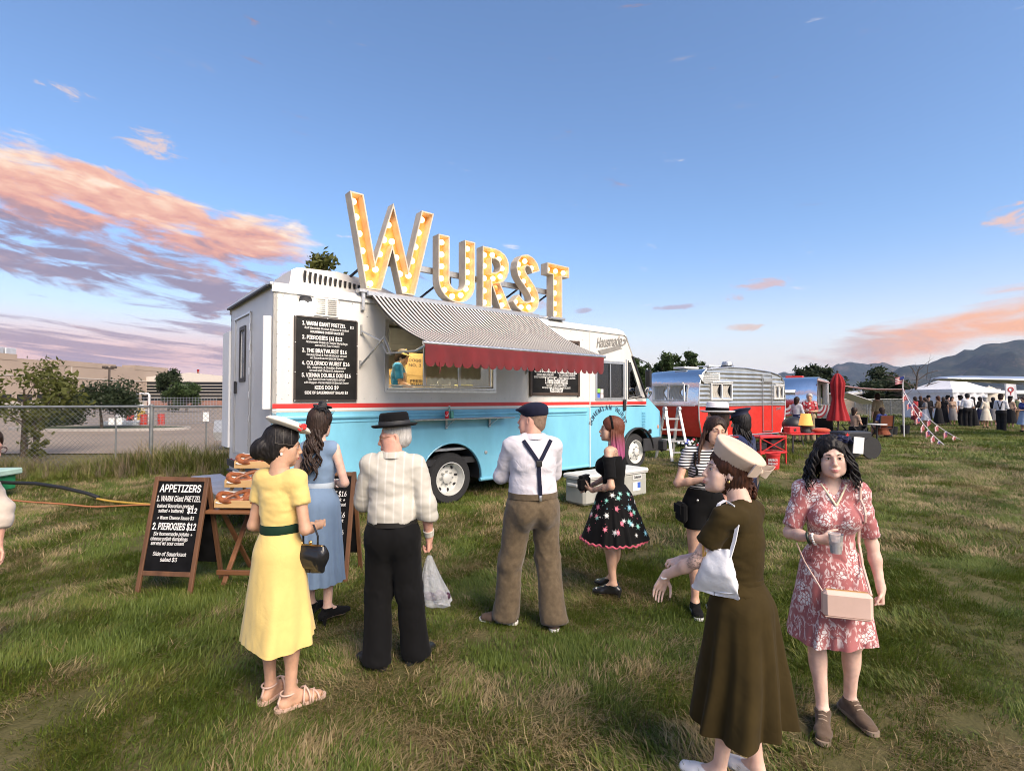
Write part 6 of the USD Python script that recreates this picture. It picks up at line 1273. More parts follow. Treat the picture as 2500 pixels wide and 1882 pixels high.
# boxes, pans and trays inside the truck
kraft = mat('kraft_card', (.50, .33, .14), .8, var=.08)
def carton(s, w, z, size, words, label):
    q = tr(s, w, z); t = thing('carton', label, 'carton', q, TR_ROT)
    obj('box', MB().box((0, 0, size[2] / 2), size, bev=.006).mesh(), kraft, t); obj('tape', MB().box((0, 0, size[2] + .001), (size[0] * .98, .05, .003)).mesh(), mat('brown_tape', (.38, .24, .10), .4), t)
    m = MB()
    for k, wd in enumerate(words): put_text(m, wd, .05, (0, -size[1] / 2 - .003, size[2] * (.62 - .22 * k)), (1, 0, 0), (0, 0, 1), 'c', size[0] * .7, bold=True, depth=.002)
    obj('printing', m.mesh(), mat('box_ink', (.10, .07, .05), .8), t)
carton(2.93, 1.58, 1.95, (.42, .36, .32), ['FRESH', 'BUNS'], 'brown carton at the bottom of the stack behind the cook'); carton(2.88, 1.57, 2.275, (.38, .34, .42), ['DOGS', 'NO. 3'], 'tall brown carton on top of the stack behind the cook'); carton(2.55, 1.95, 1.95, (.40, .36, .45), ['ROLLS'], 'brown carton further back behind the cook')
for k, (s, w) in enumerate(((2.66, .36), (2.90, .34))):
    t = thing('steel_pan', ['small steel food pan on the counter, nearer the cook', 'small steel food pan on the counter, further from the cook'][k], 'food pan', tr(s, w, 1.976), TR_ROT)
    obj('pan', MB().lathe([(0, 0), (.07, 0), (.075, .10), (.082, .103), (.072, .10), (.066, .006), (0, .006)], 20).mesh(), stainless, t, smooth=40); obj('ladle', MB().bar((.0, 0, .02), (.09, .0, .17), .012, .006).mesh(), alu, t)
t = thing('foil_tray', 'yellowish foil tray of food by the right hatch pane', 'food tray', tr(3.25, .34, 1.976), TR_ROT)
obj('tray', MB().box((0, 0, .04), (.28, .2, .08), bev=.015).mesh(), alu, t); obj('lid', MB().box((.01, .0, .10), (.27, .2, .03), bev=.008).mesh(), mat('yellow_lid', (.62, .55, .18), .5), t)
# ---------------------------------------------------------------- trees
leaf_mats = {}
def leaf_mat(name, a, b):
    g = Graph(); p = g.node('geometry', 'position'); r = g.node('geometry', 'random_per_island')
    bc = g.mix(g.add(g.mul(g.noise(p, 1.3, 3.0), .6), g.mul(r, .5)), a, b)
    return g.material(name, g.node('mix_closure', 'closure', fac=.28, closure1=g.node('principled_bsdf', 'BSDF', base_color=bc, roughness=.6, specular_ior_level=.3), closure2=g.node('translucent_bsdf', 'BSDF', color=bc)))
LM = {'green': leaf_mat('leaf_green', (.030, .055, .016), (.075, .11, .030)), 'yellow': leaf_mat('leaf_yellow_green', (.060, .075, .016), (.15, .14, .030)), 'dark': leaf_mat('leaf_dark', (.018, .030, .013), (.045, .062, .022)), 'shrub': leaf_mat('leaf_shrub', (.045, .055, .025), (.11, .11, .05))}
bark = mat('bark', (.075, .055, .04), .9, var=.35, vs=10, bump=.6, bs=20, bd=.02)
def leaves(centres, n, spread, size, rg):
    c = centres[rg.integers(0, len(centres), n)] + rg.normal(0, 1, (n, 3)) * spread
    u = rg.normal(0, 1, (n, 3)); u /= np.linalg.norm(u, axis=1, keepdims=True); w = np.cross(u, rg.normal(0, 1, (n, 3))); w /= np.linalg.norm(w, axis=1, keepdims=True)
    s = size * rg.uniform(.6, 1.3, (n, 1)); v = np.stack([c - u * s, c + w * s * .45, c + u * s, c - w * s * .45], 1).reshape(-1, 3); k = np.arange(n)[:, None] * 4
    return v, np.vstack([k + (0, 1, 2), k + (0, 2, 3)])
def tree(name, label, loc, height, width, kind='green', seed=1, trunk=.35, n=5000, size=.16, cat='tree', group=None, crown_z=.62, cz=.40, bare=0, limbs=14):
    rg = np.random.default_rng(seed); t = thing(name, label, cat, loc, 0, group); mb = MB(); cen = []
    th = height * trunk; bend = rg.normal(0, .04 * height, 2)
    mb.tube([(bend[0] * (k ** 2), bend[1] * k ** 2, height * .8 * k) for k in np.linspace(0, 1, 9)], np.linspace(height * .026 + .03, .02, 9), 8)
    for k in range(limbs):
        z0 = th * rg.uniform(.7, 1.0) + (height * .8 - th) * rg.uniform(0, .9); a = rg.uniform(0, 2 * PI); kk = z0 / (height * .8); b0 = np.array((bend[0] * kk ** 2, bend[1] * kk ** 2, z0))
        zc = height * crown_z; e = np.array((math.cos(a) * width / 2 * rg.uniform(.45, 1), math.sin(a) * width / 2 * rg.uniform(.45, 1), min(height, z0 + rg.uniform(.05, .33) * height)))
        h = (e[2] - height * crown_z) / (height * cz); e[:2] *= math.sqrt(max(.12, 1 - min(1, h * h))); e[:2] += bend * kk ** 2
        mid = (b0 + e) / 2 + (0, 0, .04 * height); mb.tube([b0, mid, e], [.012 * height * (1 - kk * .6), .007 * height, .003 * height + .004], 5); cen += [mid * .4 + e * .6, e, e + rg.normal(0, width * .06, 3)]
        for j in range(2):
            e2 = e + rg.normal(0, width * .13, 3); mb.tube([mid, (mid + e2) / 2 + rg.normal(0, .02, 3) * height * .4, e2], [.005 * height, .003 * height, .003], 4); cen.append(e2)
    obj('trunk', mb.mesh(), bark, t, smooth=40)
    if bare < 1:
        cen = np.array(cen); cen = cen[rg.permutation(len(cen))[:max(4, int(len(cen) * (1 - bare)))]]
        obj('crown', leaves(cen, n, width * np.array((.075, .075, .065)), size, rg), LM[kind], t, kind='stuff')
    return t
def gp(u, v, y=None):
    q = px(u, v, y); q[2] = float(land(q[0], q[1])); return q
# left of the truck, beyond the chain-link fence
tree('young_tree', 'yellow-green young tree just beyond the fence at the far left', gp(62, 1100, 14.0), 2.3, 2.5, 'yellow', 3, trunk=.30, n=2600, size=.075, limbs=9)
tree('slim_sapling', 'slim yellow-green sapling with leaves down its stem beyond the fence', gp(92, 1100, 12.9), 1.45, .42, 'yellow', 5, trunk=.05, n=1500, size=.055, limbs=12, crown_z=.5, cz=.5)
tree('island_tree', 'dark spreading tree on the grass island of the car park', gp(250, 1055, 25.0), 2.05, 3.1, 'dark', 8, trunk=.5, n=6000, size=.085, crown_z=.75, cz=.28)
tree('low_shrub', 'low dark shrub mass left of the spreading tree in the car park', gp(130, 1050, 27.0), .75, 2.2, 'dark', 9, trunk=.1, n=5000, size=.08, crown_z=.5, cz=.5, cat='shrub')
tree('car_park_tree', 'tall green tree at the right end of the beige building', gp(412, 985, 62.0), 4.6, 2.7, 'dark', 12, trunk=.25, n=6000, size=.17)
tree('car_park_tree', 'shorter green tree beside the tall one at the building end', gp(456, 985, 58.0), 3.2, 2.9, 'green', 13, trunk=.2, n=5000, size=.16)
tree('sparse_tree', 'thin leafy tree top rising behind the truck roof', gp(798, 985, 19.0), 6.6, 1.9, 'yellow', 15, trunk=.5, n=2600, size=.12, crown_z=.82, cz=.22, bare=.2)
tree('bare_tree', 'nearly bare tree behind the letter U of the marquee', gp(925, 985, 21.0), 6.2, 3.4, 'yellow', 16, trunk=.45, n=700, size=.11, crown_z=.78, cz=.25, bare=.78)
# behind the caravans
for k, (u, y, h, w) in enumerate(((1560, 40, 5.0, 2.0), (1615, 42, 5.5, 2.0), (1652, 46, 5.4, 2.0), (1690, 44, 5.5, 1.7))):
    tree('roadside_tree', ['dark green tree just right of the truck mirror', 'tallest leafy tree behind the red and silver caravan', 'leafy tree second from the right behind the red caravan', 'narrow leafy tree rightmost behind the red caravan'][k], gp(u, 985, y), h, w, 'green', 20 + k, trunk=.3, n=4200, size=.16, group='trees behind the caravans')
tree('round_tree', 'rounded tree behind the silver caravan before the mountains', gp(1980, 985, 50.0), 5.1, 3.0, 'dark', 30, trunk=.3, n=6500, size=.22)
for k, (u, y, h, w) in enumerate(((2045, 55, 3.6, 2.4), (2110, 52, 2.9, 4.4), (2150, 56, 4.0, 4.0), (2200, 50, 3.2, 3.4))):
    tree('field_tree', ['pale small tree left of the dark ones behind the awning', 'low dark tree behind the striped awning', 'tallest dark tree behind the awning poles', 'dark tree left of the white tent'][k], gp(u, 985, y), h, w, 'dark', 40 + k, trunk=.2, n=6000, size=.24, group='dark trees behind the awning')
tree('dead_tree', 'bare pale branching tree left of the white tent', gp(2235, 985, 40.0), 4.6, 5.0, 'dark', 50, trunk=.25, bare=1, limbs=16)

# ---------------------------------------------------------------- mountains
def mountain(name, label, line, depth, run, seed):
    """A range whose crest is given as (photo column, photo row) and stands at the given distance; its slope comes down towards us."""
    us = np.linspace(line[0][0], line[-1][0], 150); vs = np.interp(us, [a for a, _ in line], [b for _, b in line])
    crest = np.array([px(u, v, depth) for u, v in zip(us, vs)]); crest[:, 2] += (meshkit.fbm(np.stack([us / 14, 0 * us, 0 * us], -1), 4, seed) - .5) * depth * .006
    dirs = crest[:, :2] / np.linalg.norm(crest[:, :2], axis=1, keepdims=True); P = []
    for t in np.linspace(-.35, 1, 46):
        q = crest.copy(); q[:, :2] = crest[:, :2] - dirs * run * t; f = 1 - abs(t) ** (.85 if t > 0 else 1.0) * (1 if t > 0 else 1.6)
        nz = meshkit.fbm(np.stack([q[:, 0] / 320 + .0 * t, q[:, 1] / 320, 0 * us], -1), 5, seed + 3)
        q[:, 2] = -3 + (crest[:, 2] + 3) * max(f, 0) + (np.abs(2 * nz - 1) - .35) * crest[:, 2].clip(30, 400) * .55 * (1 - abs(f - .55) * 1.6 if .0 < f < 1 else 0); P.append(q)
    return obj(name, MB().sheet(np.array(P)).mesh(), mtn, None, smooth=True, label=label, kind='structure')
g = Graph(); p_ = g.node('geometry', 'position')
f_ = g.add(g.mul(g.noise(p_, .006, 8.0, .65), .7), g.mul(g.noise(p_, .05, 5.0, .7), .3))
mtn = g.material('mountain_forest', g.node('principled_bsdf', 'BSDF', base_color=g.ramp(f_, [(.38, (.020, .032, .026)), (.54, (.05, .055, .042)), (.66, (.17, .125, .10))]), roughness=.95, specular_ior_level=.1, normal=g.node('bump', 'normal', height=g.noise(p_, .03, 8.0, .7), strength=1.0, distance=40.0)))
mountain('mountain', 'blue mountain ridge at the right', [(2120, 940), (2201, 893), (2246, 884), (2275, 882), (2305, 870), (2330, 868), (2359, 855), (2385, 848), (2404, 838), (2430, 832), (2500, 824), (2620, 800), (2800, 815), (3200, 850), (3800, 930)], 4200, 1900, 4)
mountain('mountain', 'far lower blue ridge', [(1700, 955), (1850, 930), (1916, 908), (1960, 902), (2020, 897), (2050, 886), (2079, 883), (2098, 887), (2115, 892), (2135, 884), (2155, 881), (2180, 886), (2210, 893), (2300, 900), (2420, 910)], 6800, 2300, 9)
mountain('hill', 'low hills on the left horizon', [(-900, 950), (-300, 955), (0, 962), (300, 964), (480, 962), (560, 965), (900, 964), (1300, 966), (1700, 964), (1950, 960)], 5200, 900, 15)

# ---------------------------------------------------------------- left: fence, car park, buildings
g = Graph(); p_ = g.node('geometry', 'position')
lotm = g.material('gravel_asphalt', g.node('principled_bsdf', 'BSDF', base_color=g.ramp(g.add(g.mul(g.noise(p_, .25, 5.0), .5), g.mul(g.noise(p_, 14.0, 4.0), .5)), [(.35, (.20, .155, .115)), (.65, (.31, .25, .195))]), roughness=.9, normal=g.node('bump', 'normal', height=g.noise(p_, 40.0, 4.0), strength=.5, distance=.02)))
P = []
for y in np.concatenate([np.linspace(14.6, 50, 60), np.linspace(52, 150, 24)]):
    P.append([(x, y, .262) if y > 50 else (x, y, float(land(x, y)) + .035) for x in np.linspace(-150, -7.5 + (y - 14) * .02, 40)])
obj('car_park', MB().sheet(np.array(P)).mesh(), lotm, None, smooth=True, kind='structure')
isl = obj('grass_island', MB().poly(affinity.scale(Point(-20.5, 25.6).buffer(1, 24), 4.2, 1.5), (0, 0, .20), (1, 0, 0), (0, 1, 0), .19).mesh(), mat('island_turf', (.05, .065, .025), .95, var=.4, vs=5, bump=.8, bs=14, bd=.06), None, kind='structure')
obj('kerb', MB().poly(affinity.scale(Point(-20.5, 25.6).buffer(1, 32), 4.35, 1.65).difference(affinity.scale(Point(-20.5, 25.6).buffer(1, 32), 4.2, 1.5)), (0, 0, .20), (1, 0, 0), (0, 1, 0), .22).mesh(), mat('kerb_concrete', (.36, .33, .30), .85, var=.15), None, kind='structure')
fence_m = mat('fence_steel', (.22, .23, .23), .5, metal=.6, var=.2, vs=8)
F0, F1 = np.array((-16.5, 10.35)), np.array((.5, 12.9)); fd = (F1 - F0) / np.linalg.norm(F1 - F0); FL = np.linalg.norm(F1 - F0); FT = 1.66
t = thing('chain_link_fence', 'chain-link fence with grey top rail along the left of the field', 'fence')
fp = lambda s, z: np.array((F0[0] + fd[0] * s, F0[1] + fd[1] * s, z))
obj('top_rail', MB().cyl(fp(0, FT), fp(FL, FT), .030, n=10).mesh(), fence_m, t, smooth=40)
s0 = (-8.16 - F0[0]) / fd[0]
for s in (s0 - 6.4, s0 - 3.2, s0, s0 + 3.2, s0 + 6.4): obj('post', MB().cyl(fp(s, .1), fp(s, FT + .02), .042, n=10).ell(fp(s, FT + .03), (.048, .048, .03)).mesh(), fence_m, t, smooth=40)
m = MB(); Hf = FT - .22; pitch = .105
for k in range(int((FL + Hf) / pitch)):
    for d in (1, -1):
        a = k * pitch - (Hf if d > 0 else 0); q0, q1 = a, a + d * Hf; zz0, zz1 = .20, FT - .02
        if d < 0: q0, q1 = a, a - Hf
        lo, hi = max(0, -min(q0, q1)), 0
        if min(q0, q1) < 0 or max(q0, q1) > FL: continue
        m.tube([fp(q0, zz0), fp(q1, zz1)], .0036, 3, cap=False)
obj('wire_mesh', m.mesh(), fence_m, t, kind='stuff')
# long beige building
bl = thing('beige_building', 'long windowless beige building across the car park', 'building')
tan_w = mat('tan_stucco', (.34, .27, .215), .9, var=.06, vs=.3, bump=.2, bs=3); pale = mat('pale_band', (.50, .46, .41), .85, var=.08); dkw = mat('dark_glazing', (.02, .022, .025), .2, var=.1)
BX = -62.0
obj('wall', MB().box((BX - 20, 64, 3.55), (40, 56, 6.6)).mesh(), tan_w, bl)
obj('lower_wall', MB().box((BX + .05, 64, .75), (.2, 56.2, 1.3)).mesh(), pale, bl)
for y0, y1, z in ((36, 50, 7.4), (58, 64, 7.25), (70, 80, 7.0), (84, 92.2, 7.2)): obj('parapet', MB().box((BX - 1.0, (y0 + y1) / 2, z - .3), (2.1, y1 - y0, .75)).mesh(), tan_w, bl)
for y in (44, 58, 72): obj('wall_joint', MB().box((BX + .01, y, 4.6), (.05, .12, 4.3)).mesh(), pale, bl)
obj('band_course', MB().box((BX + .03, 64, 4.7), (.1, 56, .10)).mesh(), pale, bl)
for k in range(13):
    y = 57 + k * 2.7; f = obj('window', MB().box((BX + .04, y, 1.85), (.10, 1.9, .95)).mesh(), dkw, bl); obj('sill', MB().box((BX + .09, y, 1.34), (.2, 2.1, .08)).mesh(), pale, f)
obj('end_pier', MB().box((BX + .25, 91.2, 1.6), (.7, 1.4, 3.0)).mesh(), tan_w, bl)
rm = mat('roof_plant', (.45, .47, .50), .5, metal=.3, var=.2, vs=.6)
obj('roof_plant_block', MB().box((-66, 45, 8.4), (9, 20, 2.6), bev=.5).mesh(), rm, bl, label='curved silver plant house on the left end of the roof')
obj('roof_scaffold', MB().box((-62.4, 47, 7.9), (.4, 22, .12)).box((-62.4, 47, 7.5), (.4, 22, .12)).mesh(), mat('rust_steel', (.22, .10, .06), .8), bl)
for k in range(7): obj('scaffold_post', MB().cyl((-62.4, 37 + k * 3.4, 7.0), (-62.4, 37 + k * 3.4, 8.9), .07, n=6).mesh(), mat('rust_steel', (0, 0, 0)), bl)
for k in range(4): obj('cooling_unit', MB().box((-67, 62 + k * 1.7, 7.8), (2.5, 1.5, 1.3), bev=.08).mesh(), rm, bl)
obj('roof_tank', MB().box((-66, 39, 10.2), (2, 1.2, 2.4)).mesh(), rm, bl)
lp_ = gp(266, 990, 50.0)
t = thing('car_park_lamp', 'tall pole with twin floodlight heads before the beige building', 'lamp post', lp_)
obj('pole', MB().cyl((0, 0, 0), (0, 0, 4.6), .11, .09, 8).mesh(), mat('brown_pole', (.07, .055, .045), .7), t)
for s in (-1, 1): obj('lamp_head', MB().box((s * .42, 0, 4.62), (.42, .4, .24), bev=.05).mesh(), mat('brown_pole', (0, 0, 0)), t)
obj('cross_arm', MB().bar((-.45, 0, 4.47), (.45, 0, 4.47), .08, .06).mesh(), mat('brown_pole', (0, 0, 0)), t)
# fenced plant yard with a white pipe frame and red barrels
yd = gp(340, 1045, 30.0)
t = thing('plant_enclosure', 'fenced utility yard with white pipe frame in the car park', 'enclosure', yd, -20)
wm = mat('white_pipe', (.72, .72, .70), .5, var=.05)
obj('pipe_frame', MB().tube([(-.75, 0, 0), (-.75, 0, 1.75), (-.65, 0, 1.85), (.75, 0, 1.85), (.85, 0, 1.75), (.85, 0, 0)], .055, 8).mesh(), wm, t, smooth=40)
obj('pipe_rail', MB().cyl((-.75, 0, .9), (.85, 0, .9), .03).mesh(), wm, t)
obj('cabinet', MB().box((-2.0, .8, .6), (1.3, .9, 1.2), bev=.05).mesh(), wm, t)
obj('pallet', MB().box((-.6, -.3, .12), (2.6, 1.0, .24), bev=.03).mesh(), mat('pale_blue_base', (.45, .52, .56), .7), t)
gm = mat('galvanised_mesh', (.34, .36, .38), .5, metal=.5); m = MB()
for a, b in (((-2.8, -1.2), (1.6, -1.2)), ((1.6, -1.2), (2.6, 3))):
    a, b = np.array(a), np.array(b)
    for z in np.linspace(.1, 1.6, 11): m.tube([(*a, z), (*b, z)], .012, 3, cap=False)
    L = np.linalg.norm(b - a)
    for s in np.arange(0, L, .17): q = a + (b - a) * s / L; m.tube([(*q, .05), (*q, 1.65)], .010, 3, cap=False)
obj('mesh_panel', m.mesh(), gm, t, kind='stuff')
drum_red = mat('red_drum', (.55, .05, .03), .45, var=.1); ylw = mat('yellow_drum', (.65, .42, .04), .45, var=.1)
for k, (x, y, mm, lb) in enumerate(((-.45, -.2, drum_red, 'red drum at the left in the utility yard'), (-.1, .2, ylw, 'yellow drum between the red ones in the utility yard'), (1.0, -.4, drum_red, 'red drum at the right end of the utility yard'), (1.3, .4, drum_red, 'red drum tucked behind the right end of the utility yard'))):
    q = yd + rotm((0, 0, 1), -20) @ np.array((x, y, .3 if k < 2 else 0)); d_ = thing('drum', lb, 'drum', q)
    obj('drum_body', MB().lathe([(0, 0), (.19, 0), (.19, .2), (.205, .22), (.19, .24), (.19, .42), (.205, .44), (.19, .46), (.19, .68), (0, .68)], 20).mesh(), mm, d_, smooth=40)
t = thing('small_sign', 'small white twin panel sign on a thin post by the fence', 'sign', gp(285, 1105, 13.6), 4)
obj('post', MB().cyl((0, 0, 0), (0, 0, 1.1), .022, n=8).mesh(), fence_m, t); obj('panel', MB().box((-.10, -.03, .98), (.14, .015, .18), bev=.003).mesh(), whiteline, t); obj('panel', MB().box((.10, -.03, .98), (.14, .015, .18), bev=.003).mesh(), whiteline, t)
t = thing('small_sign', 'narrow pale sign post near the truck end of the fence', 'sign', gp(505, 1100, 14.5), 4)
obj('post', MB().cyl((0, 0, 0), (0, 0, 1.2), .022, n=8).mesh(), fence_m, t); obj('panel', MB().box((0, -.03, 1.1), (.16, .015, .26), bev=.003).mesh(), whiteline, t)
ft = thing('striped_hall', 'low dark hall with pale roof and horizontal stripes in the distance', 'building', gp(505, 985, 95.0), 10)
obj('wall', MB().box((0, 0, 2.2), (26, 14, 4.4)).mesh(), dkw, ft); obj('brick_base', MB().box((0, -7.1, .6), (26.2, .2, 1.2)).mesh(), mat('brick_base', (.25, .13, .10), .9, var=.2), ft)
for k in range(5): obj('stripe', MB().box((0, -7.08, 1.7 + k * .55), (26.1, .12, .09)).mesh(), pale, ft)
obj('roof', MB().poly(Polygon([(-13.5, 4.4), (0, 6.0), (13.5, 4.6), (13.5, 4.4)]), (0, 7.2, 0), (1, 0, 0), (0, 0, 1), 14.4).mesh(), pale, ft)
for k, (u, h) in enumerate(((462, 7.6), (483, 10.0))):
    c = thing('chimney', ['shorter brick chimney beyond the striped hall', 'taller red-banded chimney beyond the striped hall'][k], 'chimney', gp(u, 985, 150.0)); obj('shaft', MB().cyl((0, 0, 0), (0, 0, h), .34, .28, 12).mesh(), mat('brick_base', (0, 0, 0)), c); obj('band', MB().cyl((0, 0, h - .6), (0, 0, h), .31, .31, 12).mesh(), mat('tail_lens', (0, 0, 0)) if k else pale, c)
# parked car far behind the fence beside the truck
t = thing('parked_car', 'pale parked car beyond the fence, half hidden by the truck', 'car', gp(676, 1060, 17.5), 88)
carm = mat('silver_car', (.5, .51, .52), .3, metal=.4, var=.03)
obj('body', trimesh.convex.convex_hull(np.array([(x, y, z) for x, z in ((-2.1, .35), (2.1, .35), (2.15, .7), (2.0, .92), (-2.1, .95), (-2.15, .6)) for y in (-.85, .85)])), carm, t); obj('cabin', trimesh.convex.convex_hull(np.array([(x, y, z) for x, z, w in ((-1.7, .93, .8), (1.0, .93, .8), (.4, 1.42, .65), (-1.3, 1.42, .65)) for y in (-w, w)])), dkw, t)
for x in (-1.3, 1.3):
    for y in (-.8, .8): obj('wheel', MB().cyl((x, y - .1, .33), (x, y + .1, .33), .33, n=18).mesh(), rubber, t)
# green crate-like cart at the left edge and the cables to it
gc = np.array((-9.42, 8.75, 0)); gc[2] = gz0(gc[0], gc[1])
t = thing('green_cart', 'bright green metal cart with pale top at the left edge of the field', 'cart', gc, 3)
grn = mat('cart_green', (.02, .22, .09), .4, var=.2); mint = mat('cart_top', (.36, .52, .45), .5, var=.1)
obj('top', MB().box((0, 0, .47), (1.5, .7, .11), bev=.02).mesh(), mint, t); obj('body', MB().box((0, 0, .29), (1.36, .6, .26), bev=.02).mesh(), grn, t); obj('panel', MB().box((.42, -.36, .30), (.22, .02, .20), bev=.005).mesh(), whiteline, t)
for s in (-1, 1): obj('foot', MB().box((s * .55, -.1, .08), (.16, .6, .18), bev=.03).mesh(), grn, t)
obj('base_rail', MB().box((0, -.33, .15), (1.3, .05, .06), bev=.01).mesh(), mint, t)
cab = MB().tube([(gc[0] + .7, gc[1], .42), (-8.1, 8.75, .40), (-7.6, 8.7, .34), (-7.2, 8.72, .24), (-7.0, 8.72, .17)], .030, 8)
tb_ = thing('hose', 'thick black hose running from the green cart', 'hose'); obj('hose_run', cab.mesh(), mat('black_hose', (.012, .012, .012), .5), tb_, smooth=True)
yc = MB().tube([(x, 8.72 + .12 * math.sin(x * 1.3) - .15 * (x + 7), float(land(x, 8.7)) + .085 - .05 * math.sin((x + 7) * .9)) for x in np.linspace(-7.0, -3.3, 30)], .020, 6)
tb_ = thing('yellow_cable', 'yellow cable lying on the grass from the black hose to the truck', 'cable'); obj('cable', yc.mesh(), mat('cable_yellow', (.42, .26, .04), .6), tb_, smooth=True)
oc = MB().tube([(x, 8.35 + .1 * math.sin(x), float(land(x, 8.3)) + .17 - .11 * min(1, (x + 8.3) / 1.5)) for x in np.linspace(-8.3, -5.0, 24)], .014, 6)
tb_ = thing('orange_cord', 'orange cord trailing from the green cart across the grass', 'cord'); obj('cord', oc.mesh(), mat('cord_orange', (.32, .12, .05), .7), tb_, smooth=True)
# ---------------------------------------------------------------- caravans and the camp on the right
ribalu = mat('ribbed_aluminium', (.60, .61, .58), .32, metal=.85, var=.10, vs=2.5, bump=.15, bs=9, bd=.01)
mirroralu = mat('polished_aluminium', (.72, .74, .77), .10, metal=1.0, var=.05, vs=1.5, bump=.25, bs=2.2, bd=.05)
vanred = mat('caravan_red', (.55, .030, .022), .28, var=.06, coat=.4); curtain = cloth('net_curtain', (.42, .40, .35)); trim = mat('white_trim', (.70, .70, .68), .4, var=.05)
c1 = np.array((5.9, 16.0, 0)); c1[2] = gz0(c1[0], c1[1])
cv = thing('caravan', 'red and ribbed silver caravan standing behind the ladder', 'caravan', c1, 30.6)
prof1 = Polygon([(.02, .38), (-.10, .9), (-.12, 1.5), (-.06, 2.05), (.06, 2.36), (.26, 2.50), (1.4, 2.60), (2.2, 2.60), (3.6, 2.50), (4.15, 2.40), (4.38, 2.20), (4.46, 1.5), (4.40, .9), (4.15, .38)])
win1 = sbox(.46, 1.56, 1.46, 2.06); win2 = sbox(3.78, 1.58, 4.28, 2.02)
lowp = prof1.intersection(sbox(-1, .38, 5, 1.36)); topp = prof1.intersection(sbox(-1, 1.36, 5, 2.7)).difference(win1).difference(win2)
obj('lower_side', side_plate(lowp, 0, .04), vanred, cv); obj('upper_side', side_plate(topp, .015, .03), ribalu, cv)
obj('far_side', side_plate(prof1, 2.2, .04), ribalu, cv)
k = 0
for z0 in np.arange(1.36, 2.52, .142):
    strip = prof1.intersection(sbox(-1, z0 + .004, 5, z0 + .138)).difference(win1.buffer(.02)).difference(win2.buffer(.02))
    for q in getattr(strip, 'geoms', [strip]):
        if q.is_empty: continue
        a_, _, b_, _ = q.bounds; rows = [q.intersection(LineString([(-2, zz), (6, zz)])) for zz in (z0 + .006, z0 + .07, z0 + .136)]
        if any(r.is_empty for r in rows): continue
        x0, x1 = max(r.bounds[0] for r in rows), min(r.bounds[2] for r in rows)
        if x1 - x0 < .1: continue
        P = np.array([[(x, .012 - .030 * math.sin(PI * v) ** .7, z0 + .004 + .134 * v) for v in np.linspace(0, 1, 7)] for x in (x0 + .01, x1 - .01)])
        obj('panel_rib', MB().sheet(P).mesh(), ribalu, cv, smooth=50)
bx = np.array(prof1.exterior.coords)[1:]; ring = [q for q in bx]
def end_skin(pts, m, name):
    P = np.array([[(x - (.10 if s_ == 1 else 0) * (1 - (2 * v - 1) ** 2) if x < 1 else x, y, z) for x, z in pts] for v, y in ((v, 2.22 * v) for v in np.linspace(0, 1, 9))]); obj(name, MB().sheet(P).mesh(), m, cv, smooth=40)
s_ = 1
end_skin([(.02, .38), (-.10, .9), (-.125, 1.36)], vanred, 'front_lower_skin'); end_skin([(-.125, 1.36), (-.12, 1.5), (-.09, 1.85), (-.06, 2.05), (0, 2.25), (.06, 2.36), (.14, 2.44), (.26, 2.50)], mirroralu, 'front_upper_skin')
s_ = 0
end_skin([(.26, 2.50), (1.4, 2.60), (2.2, 2.60), (3.6, 2.50), (4.15, 2.40), (4.38, 2.20)], ribalu, 'roof'); end_skin([(4.38, 2.20), (4.46, 1.5), (4.40, .9), (4.15, .38)], vanred, 'rear_skin')
edge = [(x, -.012, z) for x, z in np.array(prof1.exterior.coords)]
obj('edge_trim', MB().tube(edge[:-1], .022, 6, closed=True).mesh(), alu, cv)
obj('belt_trim', MB().bar((-.12, -.012, 1.36), (4.45, -.012, 1.36), .03, .035).bar((-.235, .05, 1.36), (-.235, 2.1, 1.36), .03, .035).mesh(), alu, cv)
def cwin(o, ex, w, h, nrm_, awn=True):
    o, ex, n_ = np.array(o, float), np.array(ex, float), np.array(nrm_, float); q = o + ex * w / 2
    R = np.stack([ex, n_, (0, 0, 1)], 1)
    f = obj('window', MB().box(q + (0, 0, h / 2) - n_ * .06, (w, .01, h), R).mesh(), dkw, cv)
    for a in (0, w / 2, w): obj('frame_bar', MB().box(o + ex * a + (0, 0, h / 2) + n_ * .03, (.045, .05, h + .05), R).mesh(), trim, f)
    for b in (0, h): obj('frame_bar', MB().box(q + (0, 0, b) + n_ * .03, (w + .06, .05, .04), R).mesh(), trim, f)
    for s in (0, 1):
        P = np.array([[o + ex * (w / 2 * s + .03 + (w / 2 - .06) * (u if s == 0 else 1 - u) * (1 - .30 * math.sin(PI * min(1, v * 1.1)) ** 1.5)) + (0, 0, h * (1 - v)) + n_ * (.0 + .012 * math.sin(u * 22)) for u in np.linspace(0, .92, 16)] for v in np.linspace(.03, .97, 10)])
        obj('curtain', MB().sheet(P).mesh(), curtain, f, smooth=True)
    if awn: obj('visor', MB().bar(o + (0, 0, h + .05) + n_ * .06, o + ex * w + (0, 0, h + .05) + n_ * .06, .06, .03).mesh(), trim, f)
cwin((.46, 0, 1.56), (1, 0, 0), 1.0, .50, (0, -1, 0)); cwin((3.78, 0, 1.58), (1, 0, 0), .50, .44, (0, -1, 0)); cwin((-.215, 1.75, 1.52), (0, -1, 0), 1.30, .50, (-1, 0, 0))
d1 = obj('door', MB().poly(sbox(3.14, .48, 3.62, 1.35), (0, -.004, 0), EX, EZ, .012).mesh(), vanred, cv)
obj('door_frame', MB().bar((3.12, -.03, .45), (3.12, -.03, 2.40), .03, .022).bar((3.64, -.03, .45), (3.64, -.03, 2.40), .03, .022).bar((3.12, -.03, .46), (3.64, -.03, .46), .03, .022).bar((3.12, -.03, 2.40), (3.64, -.03, 2.40), .03, .022).mesh(), alu, d1)
